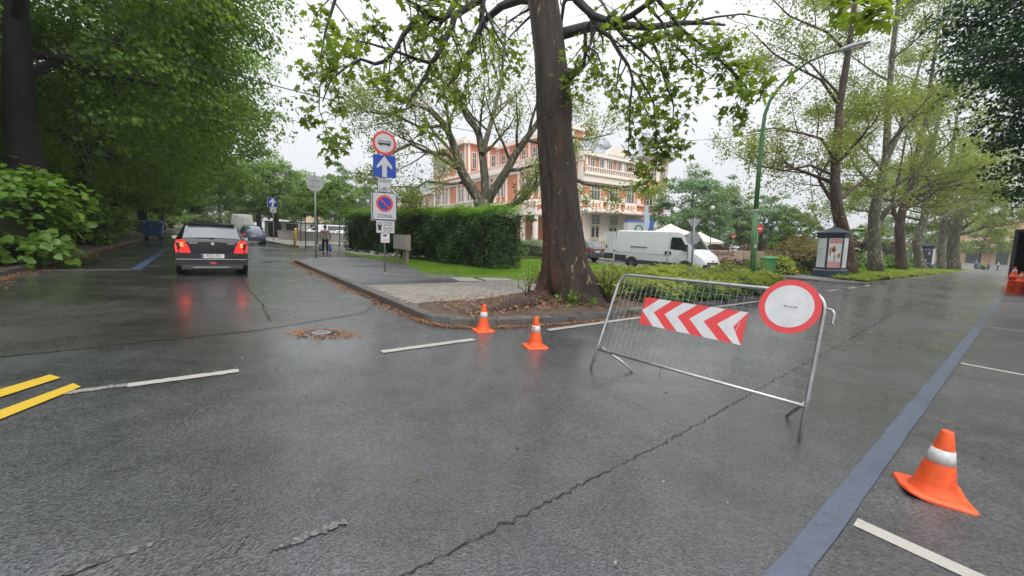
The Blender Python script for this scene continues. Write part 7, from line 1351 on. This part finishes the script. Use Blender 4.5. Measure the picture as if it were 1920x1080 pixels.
# small manhole cover
q = G(603, 625); r_ = thing('manhole_cover', 'small round iron cover ringed with orange litter in the wet road', 'manhole', (q.x, q.y, .004), .2); MB().lathe([(.135, 0), (.135, .012), (.115, .014)], 24).build('cover', M['steelrim'], r_); MB().lathe([(.165, 0), (.165, .008)], 24).build('frame', M['darkmetal'], r_)
for k in range(3): MB().bb(-.07, .07, -.05 + k * .045, -.03 + k * .045, .013, .018).build('rib', M['steelrim'], r_)
# rubble heap by the container
q = st(-4.9, 41.0, .1); r_ = thing('stone_heap', 'heap of pale rubble beside the blue refuse container', 'rubble', q); rr = random.Random(8)
for k in range(9): MB().lathe([(.05, 0), (.22, .1), (.2, .28), (.05, .36)], 6, (rr.uniform(-.5, .5), rr.uniform(-.5, .5), rr.uniform(0, .25))).build('stone', M['rock'], r_)
# ------------------------------------------------------------------ people
def skin_mesh(name, verts, edges, radii, mat, parent, root_i=0, sub=2):
    me = bpy.data.meshes.new(name); me.from_pydata([tuple(v) for v in verts], edges, []); me.materials.append(mat); o = link(name, me, None, parent)
    m_ = o.modifiers.new('skin', 'SKIN'); m_.use_smooth_shade = True; m_.branch_smoothing = .6
    sv = me.skin_vertices[0].data
    for i, r in enumerate(radii): sv[i].radius = r if hasattr(r, '__len__') else (r, r)
    sv[root_i].use_root = True
    s_ = o.modifiers.new('subdivision', 'SUBSURF'); s_.levels = sub; s_.render_levels = sub; return o
def person(label, loc, rz, h=1.66, top='jacket', legs='trousers', stride=.14, arms='bags', group=None, hand_detail=True):
    r_ = thing('person', label, 'person', loc, rz, 0, group); k = h / 1.7
    V_ = [(0, 0, .95), (0, .01, 1.12), (0, .02, 1.30), (0, .02, 1.43), (0, .01, 1.50), (0, -.01, 1.57)]; R_ = [(.15, .11), (.125, .095), (.15, .10), (.11, .075), (.05, .05), (.052, .055)]; E = [(i, i + 1) for i in range(5)]
    def add(chain, start, rad):
        p_ = start
        for v_, q in zip(chain, rad): V_.append(v_); R_.append((q, q)); E.append((p_, len(V_) - 1)); p_ = len(V_) - 1
        return p_
    for sg in (-1, 1):
        f = stride * sg; add([(sg * .095, 0, .88), (sg * .10, -f * .5 - .02, .50), (sg * .10, -f + .03 * (sg > 0), .09), (sg * .105, -f - .02, .04), (sg * .11, -f - .14, .03)], 0, [.088, .06, .042, .042, .034])
        w_ = add([(sg * .19, .02, 1.40), (sg * .25, .03, 1.12), (sg * .27, -.01, .88), (sg * .27, -.02, .80)], 3, [.055, .044, .033, .034])
        for j, (dx_, dy_) in enumerate(((0, -.04), (0, -.015), (0, .01), (0, .032))): add([(sg * .27, -.02 + dy_, .745), (sg * .262, -.02 + dy_ * .9, .705 + .008 * (j % 2))], w_, [.010, .009])
        add([(sg * .252, -.06, .775), (sg * .25, -.065, .745)], w_, [.011, .010])
    V_ = [tuple(c_ * k for c_ in v_) for v_ in V_]; body = skin_mesh('body', V_, E, [(a * k, b * k) for a, b in R_], M['skin'], r_, 0, 1)
    hd = MB(); prof = [(.035, 1.515), (.062, 1.54), (.074, 1.58), (.080, 1.63), (.078, 1.67), (.062, 1.71), (.03, 1.735), (.005, 1.74)]; hd.lathe(prof, 16); hd.v = [(x * k, (y * 1.18 - .015) * k, z * k) for x, y, z in hd.v]; hh = hd.build('head', M['skin'], r_, True)
    MB().add([(-.012 * k, -.095 * k, 1.60 * k), (.012 * k, -.095 * k, 1.60 * k), (0, -.125 * k, 1.605 * k), (0, -.10 * k, 1.65 * k)], [(0, 1, 2), (0, 2, 3), (1, 3, 2)]).build('nose', M['skin'], hh)
    for sg in (-1, 1): MB().lathe([(.005, -.025), (.012, 0), (.005, .025)], 6, (sg * .083 * k, 0, 1.625 * k)).build('ear', M['skin'], hh); MB().box((sg * .03 * k, -.10 * k, 1.635 * k), (.018, .01, .008)).build('eye', M['ink'], hh)
    MB().box((0, -.104 * k, 1.565 * k), (.04, .008, .008)).build('mouth', M['red'], hh)
    hr = MB(); hr.lathe([(.05, 1.545), (.085, 1.575), (.096, 1.62), (.098, 1.67), (.082, 1.725), (.045, 1.757), (.006, 1.765)], 16); hr.v = [(x * k, (y * 1.12 + .022 - max(0, (1.64 - z)) * -.25) * k, z * k) for x, y, z in hr.v]; hr.build('hair', M['hair'], r_, True)
    J = [(0, 0, .76), (0, 0, .98), (0, .01, 1.14), (0, .02, 1.32), (0, .02, 1.45)]; JR = [(.185, .135), (.175, .13), (.145, .112), (.17, .12), (.10, .075)]; JE = [(i, i + 1) for i in range(4)]
    for sg in (-1, 1):
        n0 = len(J); J += [(sg * .20, .02, 1.40), (sg * .262, .03, 1.12), (sg * .283, -.005, .90)]; JR += [.07, .06, .05]; JE += [(3, n0), (n0, n0 + 1), (n0 + 1, n0 + 2)]
    skin_mesh('jacket', [tuple(c_ * k for c_ in v_) for v_ in J], JE, [(tuple(q * k for q in r) if hasattr(r, '__len__') else (r * k, r * k)) for r in JR], M[top], r_, 0, 2)
    T_ = [(0, 0, .93)]; TRr = [(.165, .125)]; TE = []
    for sg in (-1, 1):
        f = stride * sg; n0 = len(T_); T_ += [(sg * .10, 0, .84), (sg * .104, -f * .5 - .02, .50), (sg * .105, -f + .03 * (sg > 0), .13)]; TRr += [.105, .078, .062]; TE += [(0, n0), (n0, n0 + 1), (n0 + 1, n0 + 2)]
        s_ = MB(); s_.lathe([(.05, 0), (.058, .04), (.05, .09), (.045, .11)], 10); s_.v = [((x * .9 + sg * .108) * k, (y * (2.0 if z < .06 else 1.1) - f - (.05 if z < .06 else 0)) * k, z * k) for x, y, z in s_.v]; s_.build('shoe', M['shoes'], r_, True)
    skin_mesh('trousers', [tuple(c_ * k for c_ in v_) for v_ in T_], TE, [(tuple(q * k for q in r) if hasattr(r, '__len__') else (r * k, r * k)) for r in TRr], M[legs], r_, 0, 2)
    return r_
pp = G(610, 476); wk = V3 * -1
prz = math.atan2(-wk.x, wk.y) + 0.25 - PI + PI
pe = person('person in grey jacket and dark trousers walking away with a bag in each hand', (pp.x, pp.y, 0), face_rz((-.45, .9)), 1.68)
def on_person(x, y, z): return pe.matrix_world @ Vector((x, y, z))
def bag(label, x, w, h, mat, mat2, seed):
    p = on_person(x, -.02, 0.); z1 = .70; z0 = z1 - .14 - h; r_ = thing('shopping_bag', label, 'bag', (p.x, p.y, z0), pe.rotation_euler.z); rr = random.Random(seed); mb = MB(); n = 14
    rows = [(.0, .62, .5), (.06, .95, 1.), (h * .45, 1., 1.), (h * .8, .92, .7), (h, .82, .28)]; vs = []
    for z, a, b in rows: vs += [(w / 2 * a * math.copysign(abs(math.cos(t)) ** .6, math.cos(t)) * .55 + rr.gauss(0, .006), w / 2 * b * math.sin(t) * 1.2 + rr.gauss(0, .006), z) for t in [2 * PI * i / n for i in range(n)]]
    mb.add(vs, [(i * n + k, i * n + (k + 1) % n, (i + 1) * n + (k + 1) % n, (i + 1) * n + k) for i in range(4) for k in range(n)] + [tuple(reversed(range(n)))]); mb.build('bag_body', M[mat], r_, True)
    for y in (-.05, .05): MB().tube([(0, y * 1.6, h - .02), (0, y * .9, h + .10), (0, 0, h + .15), (0, -y * .2, h + .155)], .008, 5).build('handle', M[mat2], r_, True)
    return r_
bag('grey blue cloth bag in the left hand of the walking person', .27, .40, .40, 'bagblue', 'black', 1)
b2_ = bag('blue and red plastic bag in the right hand of the walking person', -.27, .30, .42, 'bagbright', 'bagred', 2); MB().add([(.02 + .10, -.10, .05), (.11, .12, .08), (.09, .10, .40), (.10, -.06, .42)], [(0, 1, 2, 3)]).build('red_side', M['bagred'], b2_)
for i, (px, Y, top, lab) in enumerate(((1829, 75, 'clothblue', 'far person in a blue jacket on the lawn edge'), (1853, 76, 'jacket', 'far person in dark clothes near the salmon hall'), (1871, 75, 'clothwhite', 'far person in pale clothes beside the truck'))):
    p = A(px, 500, Y); person(lab, (p.x, p.y, .12), .4 * i, 1.72, top, 'trousers', .05, 'no', 'people far along the wide road')
# ------------------------------------------------------------------ damp air between here and the far trees
hz_ = MB().bb(-340, 340, -100, 340, -1.2, 42).build('haze', None); tag(hz_, kind='stuff')
hm_ = bpy.data.materials.new('damp_air'); hm_.use_nodes = True; hn = hm_.node_tree.nodes; hn.remove(hn['Principled BSDF'])
pv_ = hn.new('ShaderNodeVolumePrincipled'); pv_.inputs['Color'].default_value = (.92, .95, 1, 1); pv_.inputs['Density'].default_value = .0006; pv_.inputs['Anisotropy'].default_value = .2
hm_.node_tree.links.new(pv_.outputs[0], hn['Material Output'].inputs['Volume']); hz_.data.materials.append(hm_)
